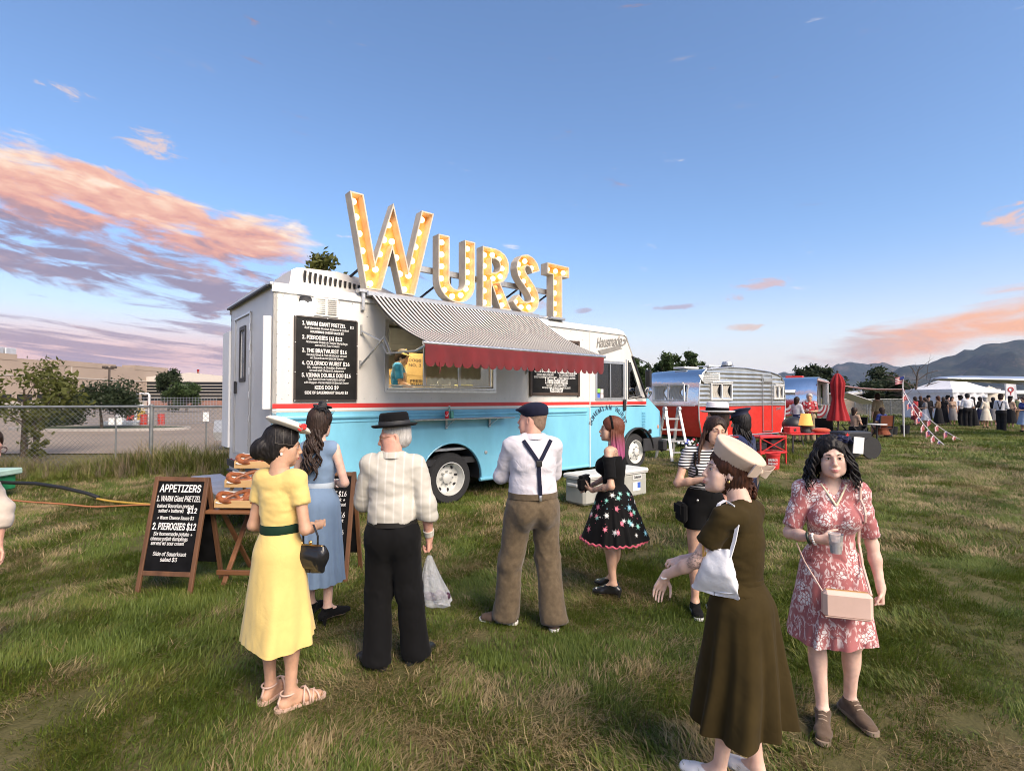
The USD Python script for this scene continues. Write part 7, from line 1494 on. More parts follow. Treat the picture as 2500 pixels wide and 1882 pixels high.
obj('door_vent', MB().box((3.38, -.04, 2.22), (.46, .05, .14), bev=.01).mesh(), ribalu, d1)
wv_ = obj('wing_badge', MB().poly(Polygon([(-.16, 2.32), (.85, 2.40), (.85, 2.10), (.12, 2.06), (.0, 2.14)]), (0, -.03, 0), EX, EZ, .03).mesh(), trim, cv)
for kk in range(5): obj('badge_slat', MB().box((.42, -.07, 2.12 + .055 * kk), (.82 - .03 * kk, .03, .022)).mesh(), ribalu, wv_)
lg = MB(); put_text(lg, 'Shasta', .10, (3.90, -.006, 1.18), nrm((1, 0, .12)), EZ, width=.30, shear=.35, depth=.004); obj('script_badge', lg.mesh(), alu, cv)
obj('roof_vent', MB().box((2.6, 1.0, 2.68), (.42, .42, .16), bev=.05).lathe([(.17, 0), (.19, .05), (.16, .14), (0, .16)], 16, (2.5, .9, 2.74)).mesh(), steel, cv); obj('roof_hatch', MB().box((.5, 1.0, 2.60), (.7, .5, .06), bev=.02).mesh(), trim, cv); obj('roof_rack', MB().box((1.65, 1.0, 2.70), (.6, .5, .03)).box((1.65, 1.0, 2.65), (.08, .08, .1)).mesh(), trim, cv)
for x in (2.2,): obj('wheel', MB().cyl((x, .05, .32), (x, .28, .32), .33, n=24).mesh(), rubber, cv)
obj('underframe', MB().box((2.2, 1.1, .34), (4.0, 1.9, .10)).mesh(), darkmetal, cv)
# second caravan, its end towards us
c2 = np.array((13.1, 22.0, 0)); c2[2] = gz0(c2[0], c2[1])
cv = thing('caravan', 'polished silver caravan with striped awning beyond the red one', 'caravan', c2, -36.9)
P = np.array([[(-2.1 * v, .10 - .16 * math.sin(PI * v) - .0 + b, z) for v in np.linspace(0, 1, 11)] for b, z in ((.0, .4), (-.12, .9), (-.14, 1.5), (-.05, 2.0), (.12, 2.32), (.5, 2.48), (1.2, 2.52))])
obj('end_skin', MB().sheet(P, .02).mesh(), mirroralu, cv, smooth=50)
obj('long_side', MB().poly(sbox(.1, .4, 1.0, 2.4).union(sbox(1.9, .4, 4.5, 2.4)).union(sbox(.1, 2.2, 4.5, 2.45)), (0, 0, 0), (0, 1, 0), (0, 0, 1), .04).mesh(), mat('hammered_aluminium', (.50, .48, .46), .42, metal=.7, var=.4, vs=6, bump=.9, bs=10, bd=.05), cv)
obj('doorway', MB().box((-.12, 1.45, 1.35), (.02, .95, 1.9)).mesh(), black, cv); obj('open_door', MB().bar((.05, 1.0, 1.3), (.55, .75, 1.3), 1.8, .04, up=(0, 0, 1)).mesh(), ribalu, cv)
obj('roof', MB().box((-1.05, 2.6, 2.46), (2.1, 3.6, .10), bev=.04).mesh(), ribalu, cv); obj('far_side', MB().box((-2.1, 2.3, 1.4), (.04, 4.4, 2.0)).mesh(), ribalu, cv)
w_ = obj('window', MB().box((-1.2, -.09, 1.60), (.75, .03, .5), rotm((1, 0, 0), 4)).mesh(), dkw, cv); obj('window_visor', MB().box((-1.2, -.22, 1.90), (.8, .35, .03), rotm((1, 0, 0), 25)).mesh(), trim, w_)
obj('side_window', MB().box((.02, .55, 1.65), (.03, .5, .55)).mesh(), dkw, cv); obj('roof_vent', MB().box((-1.0, 1.2, 2.56), (.7, .5, .10), bev=.02).mesh(), vanred, cv)
obj('underframe', MB().box((-1.05, 2.3, .34), (1.9, 4.2, .14)).mesh(), darkmetal, cv)
flag_w = cloth('flag_white', (.62, .58, .56)); flag_r = cloth('flag_red', (.36, .05, .06)); flag_b = cloth('flag_blue', (.03, .05, .20))
# bunting swags on its end
for k_ in range(2):
    t = thing('bunting', ['red and white bunting swag under the caravan window', 'small red and white bunting panel beside the caravan door'][k_], 'bunting', c2 + ((-1.15, .45, 0) if k_ == 0 else (.25, .25, 0)), -36.9)
    for j, mm in enumerate((flag_r, flag_w, flag_r, flag_w)):
        P = np.array([[(.62 * math.cos(a) * (1 - .16 * (j + b)) * (1 if k_ == 0 else .55), -.25, 1.30 - .62 * math.sin(a) * (1 - .16 * (j + b)) * (.8 if k_ == 0 else .9)) for a in np.linspace(0, PI, 18)] for b in (0, 1)]); obj('stripe', MB().sheet(P, .01).mesh(), mm, t)
g = Graph(); tc = g.node('texture_coordinate', 'object'); yy = g.node('separate_xyz', 'y', vector=tc)
bc = g.mix(g.step(g.m('fraction', g.mul(yy, 3.2)), .48, .52), (.42, .05, .06), (.72, .66, .63))
stripe2 = g.material('red_striped_canvas', g.node('mix_closure', 'closure', fac=.25, closure1=g.node('principled_bsdf', 'BSDF', base_color=bc, roughness=.8), closure2=g.node('translucent_bsdf', 'BSDF', color=bc)))
t = thing('side_awning', 'red and white striped awning stretched on poles beside the silver caravan', 'awning', c2, -36.9)
P = np.array([[(2.95 * u, 3.6 * v, 2.36 - .42 * u - .14 * math.sin(PI * u) + .03 * math.sin(v * 7)) for v in np.linspace(0, 1, 16)] for u in np.linspace(0, 1, 14)])
obj('canvas', MB().sheet(P, .01).mesh(), stripe2, t, smooth=True)
for y in (.02, 1.8, 3.58): obj('pole', MB().cyl((2.95, y, 0), (2.95, y, 1.98), .022, n=8).mesh(), trim, t)
obj('fringe', MB().sheet(np.array([[(2.96 + .02 * math.sin(v * 40), 3.6 * v, 1.94 - .16 * w) for v in np.linspace(0, 1, 30)] for w in (0, 1)]), .006).mesh(), stripe2, t)
def R2(p, o=c2, a=-36.9): a = math.radians(a); return o + np.array((p[0] * math.cos(a) - p[1] * math.sin(a), p[0] * math.sin(a) + p[1] * math.cos(a), p[2]))
for k_, y in enumerate((.1, 3.5)):
    t = thing('pole_flag', ['small striped flag on the nearer awning pole', 'small striped flag on the further awning pole'][k_], 'flag', R2((2.95, y, 1.98)), -20)
    obj('stick', MB().cyl((0, 0, 0), (.03, 0, .50), .010, n=6).mesh(), trim, t)
    for j in range(7): obj('flag_stripe', MB().sheet(np.array([[(.03 - .30 * u, .03 * math.sin(u * 6), .48 - .030 * (j + b) - .06 * u) for u in np.linspace(0, 1, 8)] for b in (0, 1)]), .004).mesh(), flag_r if j % 2 == 0 else flag_w, t)
    obj('canton', MB().sheet(np.array([[(.03 - .13 * u, -.012, .48 - .11 * b - .03 * u) for u in np.linspace(0, 1, 4)] for b in (0, 1)]), .004).mesh(), flag_b, t)
# guy lines strung with little flags
gA, gB = R2((2.95, .1, 1.9)), np.array((14.35, 17.0, .27)); gC, gD = R2((2.95, 1.8, 1.9)), np.array((16.4, 18.6, .27))
def line_of_flags(A, B, label, n, seed):
    rg = np.random.default_rng(seed); t = thing('flag_string', label, 'flag string')
    L_ = lambda u: A + (B - A) * u + np.array((0, 0, -.25 * math.sin(PI * u)))
    obj('cord', MB().tube([L_(u) for u in np.linspace(0, 1, 14)], .012, 5).mesh(), trim, t)
    for k in range(n):
        q = L_((k + .6) / (n + .6)); d = nrm(np.array((-.75, -.5, rg.uniform(-.3, .1)))); dn = np.array((.05, .0, -1)); w, h = .34, .19
        f = obj('flag', MB().sheet(np.array([[q + d * w * u + dn * (h * b) + (0, .02 * math.sin(6 * u), .03 * math.sin(4 * u)) for u in np.linspace(0, 1, 6)] for b in (0, 1)]), .004).mesh(), flag_w, t)
        nrm_ = nrm(np.cross(d, dn)); mr = MB()
        for sgn in (1, -1): 
            for z in ((.12, .32, .52, .72, .90) if k % 2 else (.5,)): mr.bar(q + dn * h * z + nrm_ * .012 * sgn, q + d * w + dn * h * z + nrm_ * .012 * sgn, .006, .030, up=dn)
            if k % 2 == 0: mr.bar(q + nrm_ * .012 * sgn, q + d * w + dn * h + nrm_ * .012 * sgn, .006, .03, up=dn); mr.bar(q + dn * h + nrm_ * .012 * sgn, q + d * w + nrm_ * .012 * sgn, .006, .03, up=dn); mr.bar(q + d * w / 2 + nrm_ * .013 * sgn, q + d * w / 2 + dn * h + nrm_ * .013 * sgn, .006, .04, up=d)
        obj('flag_cross' if k % 2 == 0 else 'flag_stripes', mr.mesh(), flag_r, f)
        if k % 2: obj('canton', MB().box(q + d * .09 + dn * .07, (.17, .03, .13), np.stack([d, nrm_, np.cross(d, nrm_)], 1)).mesh(), flag_b, f)
line_of_flags(gA, gB, 'nearer guy line hung with small red and white flags', 8, 3); line_of_flags(gC, gD, 'further guy line hung with small red and white flags', 7, 4)
# closed red umbrella
q = gp(2045, 1050, 17.5); t = thing('parasol', 'closed dark red parasol standing before the silver caravan', 'parasol', q)
P = np.array([[((r + .035 * math.cos(8 * a) * min(1, r * 5)) * math.cos(a), (r + .035 * math.cos(8 * a) * min(1, r * 5)) * math.sin(a), z) for a in np.linspace(0, 2 * PI, 64, endpoint=False)] for r, z in ((.33, .85), (.30, 1.0), (.22, 1.25), (.17, 1.5), (.155, 1.62), (.17, 1.7), (.19, 2.0), (.20, 2.12), (.15, 2.3), (.08, 2.42), (.02, 2.47))])
obj('canopy', MB().sheet(P, closed=True).mesh(), cloth('parasol_red', (.28, .018, .022)), t, smooth=40); obj('pole', MB().cyl((0, 0, 0), (0, 0, 2.5), .028, n=8).mesh(), mat('dark_pole', (.05, .03, .025), .5), t); obj('base', MB().lathe([(0, .1), (.05, .1), (.25, .05), (.26, 0)], 20).mesh(), darkmetal, t); obj('finial', MB().ell((0, 0, 2.52), (.035, .035, .05)).mesh(), mat('dark_pole', (0, 0, 0)), t)
# ladder
q = gp(1640, 1112, 13.4); t = thing('step_ladder', 'aluminium folding ladder standing open by the truck nose', 'ladder', q, 12)
la = mat('ladder_aluminium', (.50, .50, .50), .4, metal=.5, var=.05)
for sy, y0 in ((1, .42), (-1, -.42)):
    for sx in (-1, 1): obj('ladder_rail', MB().bar((sx * .24, y0, 0), (sx * .19, sy * .03, 1.30), .075, .035, bev=.006).mesh(), la, t)
    for k in range(4): z = .22 + .28 * k; f = z / 1.3; obj('rung', MB().bar((-.23 + .04 * f, y0 * (1 - f), z), (.23 - .04 * f, y0 * (1 - f), z), .045, .035).mesh(), la, t)
for sx in (-1, 1): obj('hinge', MB().cyl((sx * .20 - .03, 0, 1.31), (sx * .20 + .03, 0, 1.31), .075, n=14).mesh(), la, t)
# buckets, flowers, red cart
q = gp(1677, 1118, 12.6); t = thing('bucket', 'white plastic bucket at the foot of the ladder', 'bucket', q); obj('pail', MB().lathe([(0, 0), (.13, 0), (.155, .33), (.165, .33), (.165, .36), (.15, .36), (.125, .02), (0, .02)], 24).mesh(), trim, t, smooth=40)
t = thing('flower_pot', 'pot of red white and blue flowers beside the ladder', 'plant pot', gp(1692, 1125, 12.0)); obj('pot', MB().lathe([(0, 0), (.16, 0), (.2, .32), (.21, .34), (.18, .34), (0, .30)], 20).mesh(), mat('terracotta', (.25, .09, .05), .8), t, smooth=40)
rg = np.random.default_rng(2); fo = rg.normal(0, 1, (60, 3)) * (.13, .10, .07) + (0, 0, .47)
obj('foliage', leaves(fo, 500, .03, .05, rg), LM['dark'], t, kind='stuff')
for k, c_ in enumerate(fo[:42]): obj('bloom', MB().ell(c_ + (0, -.08, .05), (.038, .034, .032), sub=1).mesh(), (mat('bloom_red', (.5, .03, .05), .6), mat('bloom_white', (.75, .74, .74), .6), mat('bloom_blue', (.08, .10, .5), .6))[k % 3], t)
q = gp(1885, 1147, 11.8); t = thing('bucket', 'red plastic bucket with white lettering under the red trolley', 'bucket', q); pr = mat('bucket_red', (.55, .03, .03), .4, var=.05)
obj('pail', MB().lathe([(0, 0), (.125, 0), (.15, .34), (.16, .34), (.16, .38), (.145, .38), (.12, .02), (0, .02)], 24).mesh(), pr, t, smooth=40)
m = MB(); an = math.atan2(q[0], q[1]); ex = np.array((math.cos(an), -math.sin(an), 0)); n_ = np.array((-math.sin(an), -math.cos(an), 0))
put_text(m, 'HARBOR', .055, n_ * .148 + (0, 0, .21), ex, (0, 0, 1), 'c', .19, bold=True); put_text(m, 'FREIGHT', .05, n_ * .142 + (0, 0, .13), ex, (0, 0, 1), 'c', .19, bold=True); obj('lettering', m.mesh(), lettering, t)
q = gp(1868, 1125, 12.6); t = thing('trolley', 'red metal trolley loaded with tools beside the red bucket', 'trolley', q, 20)
for z in (.30, .68): obj('shelf', MB().box((0, 0, z), (.85, .5, .05), bev=.01).mesh(), pr, t)
for x in (-.4, .4):
    for y in (-.22, .22): obj('leg', MB().bar((x, y, 0), (x, y, .72), .03, .03).mesh(), pr, t)
obj('tool_box', MB().box((.2, 0, .50), (.35, .3, .26), bev=.03).mesh(), black, t); obj('tool_box', MB().box((-.22, .02, .44), (.3, .3, .18), bev=.03).mesh(), black, t); obj('cross_brace', MB().bar((-.4, -.23, .32), (.4, -.23, .66), .03, .015).bar((.4, -.23, .32), (-.4, -.23, .66), .03, .015).mesh(), pr, t)
# table with lamp
q = gp(1968, 1110, 15.0); t = thing('camp_table', 'low red camp table carrying an orange lamp', 'table', q, 5); obj('top', MB().box((0, 0, .55), (1.35, .6, .04), bev=.01).mesh(), pr, t)
for x in (-.6, .6):
    for y in (-.25, .25): obj('leg', MB().bar((x, y, 0), (x, y, .54), .03, .03).mesh(), darkmetal, t)
lm_ = q + (-.05, -.05, .57); t = thing('table_lamp', 'table lamp with orange shade on the red camp table', 'lamp', lm_); obj('base', MB().lathe([(0, 0), (.13, 0), (.13, .05), (.10, .12), (.14, .22), (0, .22)], 18).mesh(), darkmetal, t); obj('shade', MB().lathe([(.19, .22), (.125, .56), (.115, .56), (.18, .22)], 24).mesh(), mat('orange_shade', (.75, .34, .08), .7, emit=(1, .45, .1), estr=.25), t)
t = thing('box', 'red box with a dark star standing on the camp table', 'box', q + (-.42, .02, .57), 5); obj('body', MB().box((0, 0, .09), (.34, .3, .18), bev=.02).mesh(), pr, t); star = Polygon([(.07 * (1 if k % 2 == 0 else .4) * math.sin(k * PI / 5), .07 * (1 if k % 2 == 0 else .4) * math.cos(k * PI / 5)) for k in range(10)]); obj('star', MB().poly(star, (0, -.150, .09), (1, 0, 0), (0, 0, 1), .004).mesh(), black, t)
t = thing('cushion', 'orange-red cushion on the right of the camp table', 'cushion', q + (.42, 0, .57), 5); obj('pad', MB().ell((0, 0, .07), (.26, .2, .08)).mesh(), cloth('cushion_red', (.45, .08, .04)), t, smooth=True)
t = thing('barbecue', 'black kettle barbecue on legs behind the camp table', 'barbecue', gp(1935, 1085, 16.2)); obj('bowl', MB().ell((0, 0, .75), (.32, .32, .26)).mesh(), black, t, smooth=True)
for a in (0, 2.1, 4.2): obj('leg', MB().bar((.22 * math.cos(a), .22 * math.sin(a), .6), (.34 * math.cos(a), .34 * math.sin(a), 0), .03, .03).mesh(), darkmetal, t)
def camp_chair(name, label, q, rot, m):
    t = thing(name, label, 'chair', q, rot); obj('seat', MB().sheet(np.array([[(.26 * u, v, .42 - .04 * math.cos(u * 1.4)) for u in np.linspace(-1, 1, 7)] for v in (-.2, .25)]), .02).mesh(), m, t); obj('backrest', MB().sheet(np.array([[(.26 * u, -.24 - .06 * w, .48 + .42 * w) for u in np.linspace(-1, 1, 7)] for w in (0, 1)]), .02).mesh(), m, t)
    for s in (-1, 1):
        obj('leg', MB().bar((s * .28, -.24, 0), (s * .28, .28, .58), .03, .03).mesh(), darkmetal, t); obj('leg', MB().bar((s * .28, .28, 0), (s * .28, -.22, .50), .03, .03).mesh(), darkmetal, t); obj('arm', MB().bar((s * .28, -.26, .60), (s * .28, .28, .60), .045, .02).mesh(), darkmetal, t); obj('upright', MB().bar((s * .26, -.24, .4), (s * .26, -.31, .92), .03, .03).mesh(), darkmetal, t)
    return t
q_bl = gp(2152, 1072, 20.5); camp_chair('folding_chair', 'folding chair under the woman in blue beside the awning poles', q_bl, 0, cloth('rust_canvas', (.16, .045, .02)))
q_se = gp(2085, 1062, 19.0); camp_chair('folding_chair', 'dark folding chair just right of the parasol', q_se, 95, blackcloth)
camp_chair('folding_chair', 'low dark folding chair left of the parasol base', gp(2015, 1080, 17.8), 160, blackcloth)
for k_, (u, v, y) in enumerate(((2166, 1072, 20.6), (2178, 1062, 21.6), (2208, 1058, 22.4))):
    t = thing('pole_weight_bucket', ['black bucket weighting the nearest awning pole', 'black bucket by the middle awning pole', 'black bucket by the furthest awning pole'][k_], 'bucket', gp(u, v, y)); obj('pail', MB().lathe([(0, 0), (.14, 0), (.18, .42), (.17, .42), (.13, .02), (0, .02)], 18).mesh(), black, t, smooth=40)
t = thing('side_table', 'small round white table by the seated person', 'table', q_se + (.75, -.1, 0)); obj('top', MB().lathe([(0, .62), (.32, .62), (.32, .65), (0, .65)], 24).mesh(), trim, t); obj('stem', MB().cyl((0, 0, 0), (0, 0, .62), .03, n=8).mesh(), darkmetal, t)
t = thing('camp_trolley', 'black wheeled camp trolley with a white sign, behind the pink dress woman', 'trolley', gp(2075, 1125, 13.4), 10)
obj('tub', MB().box((0, 0, .55), (.85, .5, .3), bev=.04).mesh(), black, t); obj('sign_panel', MB().box((-.05, -.29, .36), (.30, .02, .42), rotm((0, 1, 0), 6)).mesh(), trim, t); obj('red_star', MB().poly(affinity.translate(star, 0, 0), (-.35, -.27, .62), (1, 0, 0), (0, 0, 1), .006).mesh(), pr, t)
obj('wheel', MB().cyl((.36, -.28, .28), (.36, -.22, .28), .28, n=22).mesh(), rubber, t); obj('wheel', MB().cyl((.36, .28, .28), (.36, .22, .28), .28, n=22).mesh(), rubber, t)
for x in (-.38,): [obj('leg', MB().bar((x, y_, 0), (x, y_, .45), .025, .025).mesh(), darkmetal, t) for y_ in (-.2, .2)]
# tent, dome tent, banner, wing
q = gp(2318, 1008, 39.0); t = thing('marquee_tent', 'white pointed marquee tent behind the crowd', 'tent', q, 8); tw_ = cloth('tent_white', (.72, .72, .74), crease=.2)
roofP = np.array([[(x * k_, y * k_, 2.15 + 1.10 * (1 - k_) ** 1.15) for x, y in ((-2, -2), (-1, -2), (0, -2), (1, -2), (2, -2), (2, -1), (2, 0), (2, 1), (2, 2), (1, 2), (0, 2), (-1, 2), (-2, 2), (-2, 1), (-2, 0), (-2, -1))] for k_ in (1, .8, .6, .4, .2, .02)])
obj('tent_roof', MB().sheet(roofP, closed=True).mesh(), tw_, t, smooth=25); obj('tent_valance', MB().sheet(np.array([[(x * 1.01, y * 1.01, z) for x, y in ((-2, -2), (0, -2), (2, -2), (2, 0), (2, 2), (0, 2), (-2, 2), (-2, 0))] for z in (1.98, 2.25)]), closed=True).mesh(), tw_, t)
obj('tent_wall', MB().sheet(np.array([[(u, -1.95 + .06 * math.sin(u * 9), z) for u in np.linspace(-1.95, 1.0, 30)] for z in (.05, 1.1, 2.1)])).sheet(np.array([[(-1.95, v, z) for v in (-1.95, 1.95)] for z in (.05, 2.1)])).sheet(np.array([[(u, 1.95, z) for u in (-1.95, 1.95)] for z in (.05, 2.1)])).mesh(), tw_, t, smooth=True)
for x in (-1.97, 1.97):
    for y in (-1.97, 1.97): obj('pole', MB().cyl((x, y, 0), (x, y, 2.2), .04, n=8).mesh(), steel, t)
q = gp(2415, 1000, 38.0); t = thing('bell_tent', 'cream rounded tent right of the white marquee', 'tent', q); obj('shell', MB().lathe([(1.25, 0), (1.2, .8), (1.05, 1.4), (.7, 2.0), (.3, 2.35), (0, 2.5)], 24).mesh(), cloth('tent_cream', (.62, .55, .44), crease=.2), t, smooth=True); obj('pole', MB().cyl((0, 0, 0), (0, 0, 2.55), .04, n=8).mesh(), steel, t)
q = gp(2466, 1000, 30.0); t = thing('banner', 'white upright banner with a red emblem at the right edge', 'banner', q, -8); obj('cloth', MB().sheet(np.array([[(.30 * u + .06 * (1 - w), .02 * math.sin(4 * u), 1.55 + .95 * w) for u in np.linspace(-1, 1, 6)] for w in (0, 1)]), .01).mesh(), tw_, t); obj('emblem', MB().poly(Point(0, 2.1).buffer(.16).difference(Point(0, 2.1).buffer(.09)).union(sbox(-.03, 1.78, .03, 1.98)), (.02, -.02, 0), (1, 0, 0), (0, 0, 1), .01).mesh(), flag_r, t); obj('pole', MB().cyl((-.26, 0, 0), (-.24, 0, 2.55), .025, n=8).mesh(), steel, t)
wq = px(2306, 924, 20.0); t = thing('aeroplane_wing', 'silver aeroplane wing reaching in from the right edge', 'aircraft wing', (wq[0], wq[1], 0), 0); wm_ = mat('wing_silver', (.58, .60, .64), .28, metal=.7, var=.05, vs=.8)
P = []
for s, c, th_, z in ((0, .10, .03, 0), (.06, .5, .10, 0), (.25, .85, .16, -.005), (1.0, 1.15, .22, -.02), (4, 1.7, .34, -.12), (7, 2.2, .48, -.24)):
    P.append([(s, c * .5 * math.cos(a) + .5, px(2306, 924, 20.0)[2] + z + th_ / 2 * math.sin(a) * (1 if math.sin(a) > 0 else .6) * (1.25 if math.cos(a) < 0 else .8)) for a in np.linspace(0, 2 * PI, 28, endpoint=False)])
obj('wing_skin', MB().sheet(np.array(P), closed=True).mesh(), wm_, t, smooth=True)
zz_ = px(2306, 924, 20.0)[2]
obj('aileron', MB().bar((1.2, -.20, zz_ - .02), (6.5, -.56, zz_ - .2), .012, .02).mesh(), mat('panel_line', (.2, .21, .22), .5), t); obj('wing_strut', MB().bar((6.4, .6, 0), (6.6, .5, zz_ - .3), .08, .16).mesh(), wm_, t); obj('wing_wheel', MB().cyl((6.4, .5, .2), (6.4, .7, .2), .28, n=20).mesh(), rubber, t)
# far chain-link fence and shed behind the awning
t = thing('field_fence', 'grey fence crossing behind the awning in the distance', 'fence'); A_, B_ = gp(2030, 1010, 46.0), gp(2260, 1005, 46.0)
for k in range(9): q = A_ + (B_ - A_) * k / 8; obj('post', MB().cyl(q, q + (0, 0, 1.5), .05, n=6).mesh(), fence_m, t)
obj('rail', MB().cyl(A_ + (0, 0, 1.5), B_ + (0, 0, 1.5), .04, n=6).cyl(A_ + (0, 0, .1), B_ + (0, 0, .1), .03, n=6).mesh(), fence_m, t); m = MB()
for k in range(90): q = A_ + (B_ - A_) * k / 90; m.tube([q + (0, 0, .1), q + (.6, 0, 1.45)], .012, 3, cap=False).tube([q + (.6, 0, .1), q + (0, 0, 1.45)], .012, 3, cap=False)
obj('wire_mesh', m.mesh(), fence_m, t, kind='stuff')
t = thing('shed', 'low tan shed beyond the fence under the awning', 'shed', gp(2120, 990, 52.0)); obj('wall', MB().box((0, 0, 1.0), (7, 3, 2.0)).mesh(), mat('shed_tan', (.42, .30, .20), .9), t); obj('roof', MB().poly(Polygon([(-3.7, 2.0), (0, 2.5), (3.7, 2.0)]), (0, 1.7, 0), (1, 0, 0), (0, 0, 1), 3.4).mesh(), trim, t)
t = thing('white_shelter', 'white sloping canopy corner right of the parasol', 'canopy', gp(2090, 1000, 34.0)); obj('sheet', MB().sheet(np.array([[(-1.2 + 2.2 * u, v, 1.95 - .75 * u) for v in (-1, 1)] for u in (0, .5, 1)]), .03).mesh(), tw_, t)
for x in (-1.1, .9): obj('pole', MB().cyl((x, 0, 0), (x, 0, 1.9 if x < 0 else 1.25), .03, n=6).mesh(), steel, t)
t = thing('camper_van', 'white camper van far off at the right between the people', 'van', gp(2440, 985, 60.0)); obj('body', MB().box((0, 0, 1.4), (5.5, 2.2, 2.2), bev=.25).mesh(), trim, t); obj('window', MB().box((0, -1.11, 1.8), (4.4, .03, .6)).mesh(), dkw, t)
for x in (-1.8, 1.8): obj('wheel', MB().cyl((x, -1.1, .36), (x, -.8, .36), .36, n=16).mesh(), rubber, t)

# ---------------------------------------------------------------- people further off
CL = {k: cloth('far_' + k, c) for k, c in dict(white=(.66, .66, .68), black=(.014, .014, .016), red=(.30, .025, .03), darkred=(.14, .02, .025), cream=(.58, .52, .42), khaki=(.30, .24, .15), navy=(.02, .025, .07), blue=(.03, .05, .22), brown=(.12, .075, .045), grey=(.22, .21, .21), tan=(.36, .25, .18), pale=(.30, .40, .55), green=(.06, .08, .04), rust=(.20, .06, .03)).items()}
g = Graph(); tc = g.node('texture_coordinate', 'object'); CL['hawaii'] = g.material('red_flower_shirt', g.node('principled_bsdf', 'BSDF', base_color=g.mix(g.step(g.node('voronoi_texture', 'distance', vector=tc, scale=12.0), .34, .42), (.72, .66, .62), (.42, .04, .05)), roughness=.8))
far_hat = {}
def far_person(label, u, y, rot, h=1.70, fem=True, top='white', low='black', kind='skirt', hair='b', hat=None, sl=.8, pose='hold', hem=.45, group=None, loc=None, sk_=None, braces=False, vox=.026):
    loc = gp(u, 1040, y) if loc is None else loc
    p = Person('person', label, loc, rot, h, female=fem, vox=vox, group=group, head=(0, -4, 0))
    if pose == 'hold':
        for s in (1, -1): p.el[s] = np.array((s * .23, .02, 1.13)); p.wr[s] = np.array((s * .10, .24, 1.12)); p.hd[s] = (np.array((-s * .5, .8, .1)), np.array((0, 0, -1)), (20, 20, 20))
    if pose == 'sit':
        for s in (1, -1): p.el[s] = np.array((s * .24, .02, 1.15)); p.wr[s] = np.array((s * .12, .28, 1.06)); p.kn[s] = np.array((s * .12, .42, .93)); p.an[s] = np.array((s * .12, .46, .52))
    p.hands = {1: True, -1: True}; p.build_body(sk_ or [sk_fair, sk_mid, sk_tan][int(u) % 3], headvox=.014 if vox > .02 else .010, hands=False, face=False)
    p.top(CL[top], o=.016, sleeve=sl, z0=1.0 if kind != 'dress' else 1.06, neck_r=.065, amp=.006, vox=vox, name='shirt' if kind != 'dress' else 'bodice')
    if kind == 'trousers': p.trousers(CL[low], o=.02, top=1.04, vox=vox, amp=.008, hem=.05 if pose != 'sit' else .56)
    else: p.part('skirt', p.skirt(1.09, hem, (.135, .11), (.27, .25), n=40, rows=12, folds=7, amp=.022, seed=int(u)), CL[low])
    if braces: p.part('braces', join([strap_on([on_back(p, .0 + .09 * sg * t, 1.05 + .40 * t, prims=p.torso(.018)) for t in np.linspace(0, 1, 10)], .035) for sg in (1, -1)]), CL['black'])
    hm = {'b': hair_black, 'br': hair_brown, 'a': hair_auburn, 'w': hair_white}[hair]
    p.haircap(hm, .014, line=.03, vox=.016, amp=.002, extra=[E(p.H((0, -.07, -.10)), (.075, .05, .13), p.hr, .02)] if fem else ())
    if hat:
        m = {'w': trim, 'b': blackcloth, 'c': creamfelt}[hat]; p.part('hat', MB().lathe([(.08, 0), (.15, -.004), (.152, .006), (.10, .01), (.092, .09), (0, .10)], 20, p.H((0, -.01, .085)), p.hr, ry=1.12).mesh(), m, smooth=40)
    for s in (1, -1): p.shoe(s, blackcloth, o=.012, vox=.016)
    return p
far_person('woman in white cardigan with a flowered skirt by the silver caravan', 1945, 18.6, -60, 1.64, True, 'white', 'navy', 'skirt', 'br', None, 1.9, 'hold', .40, vox=.018)
far_person('grey-haired man in red flowered shirt beside the woman in the white cardigan', 1976, 18.9, 150, 1.76, False, 'hawaii', 'khaki', 'trousers', 'w', None, .9, 'hold', vox=.018)
far_person('tall person in beige jacket and long dark hair under the awning', 2142, 22.5, 10, 1.78, False, 'khaki', 'brown', 'trousers', 'br', None, 1.9, 'down', vox=.020)
far_person('woman in blue blouse with white hair flower sitting with her back turned', 2152, 20.5, 0, 1.64, True, 'blue', 'rust', 'skirt', 'br', None, .8, 'sit', .62, loc=q_bl + (0, 0, -.44), vox=.020)
far_person('seated person in pale top and dark trousers right of the parasol', 2078, 19.0, -70, 1.68, True, 'tan', 'black', 'trousers', 'br', None, .7, 'sit', loc=q_se + (0, 0, -.44), vox=.022)
GR = 'people queueing before the white tent'
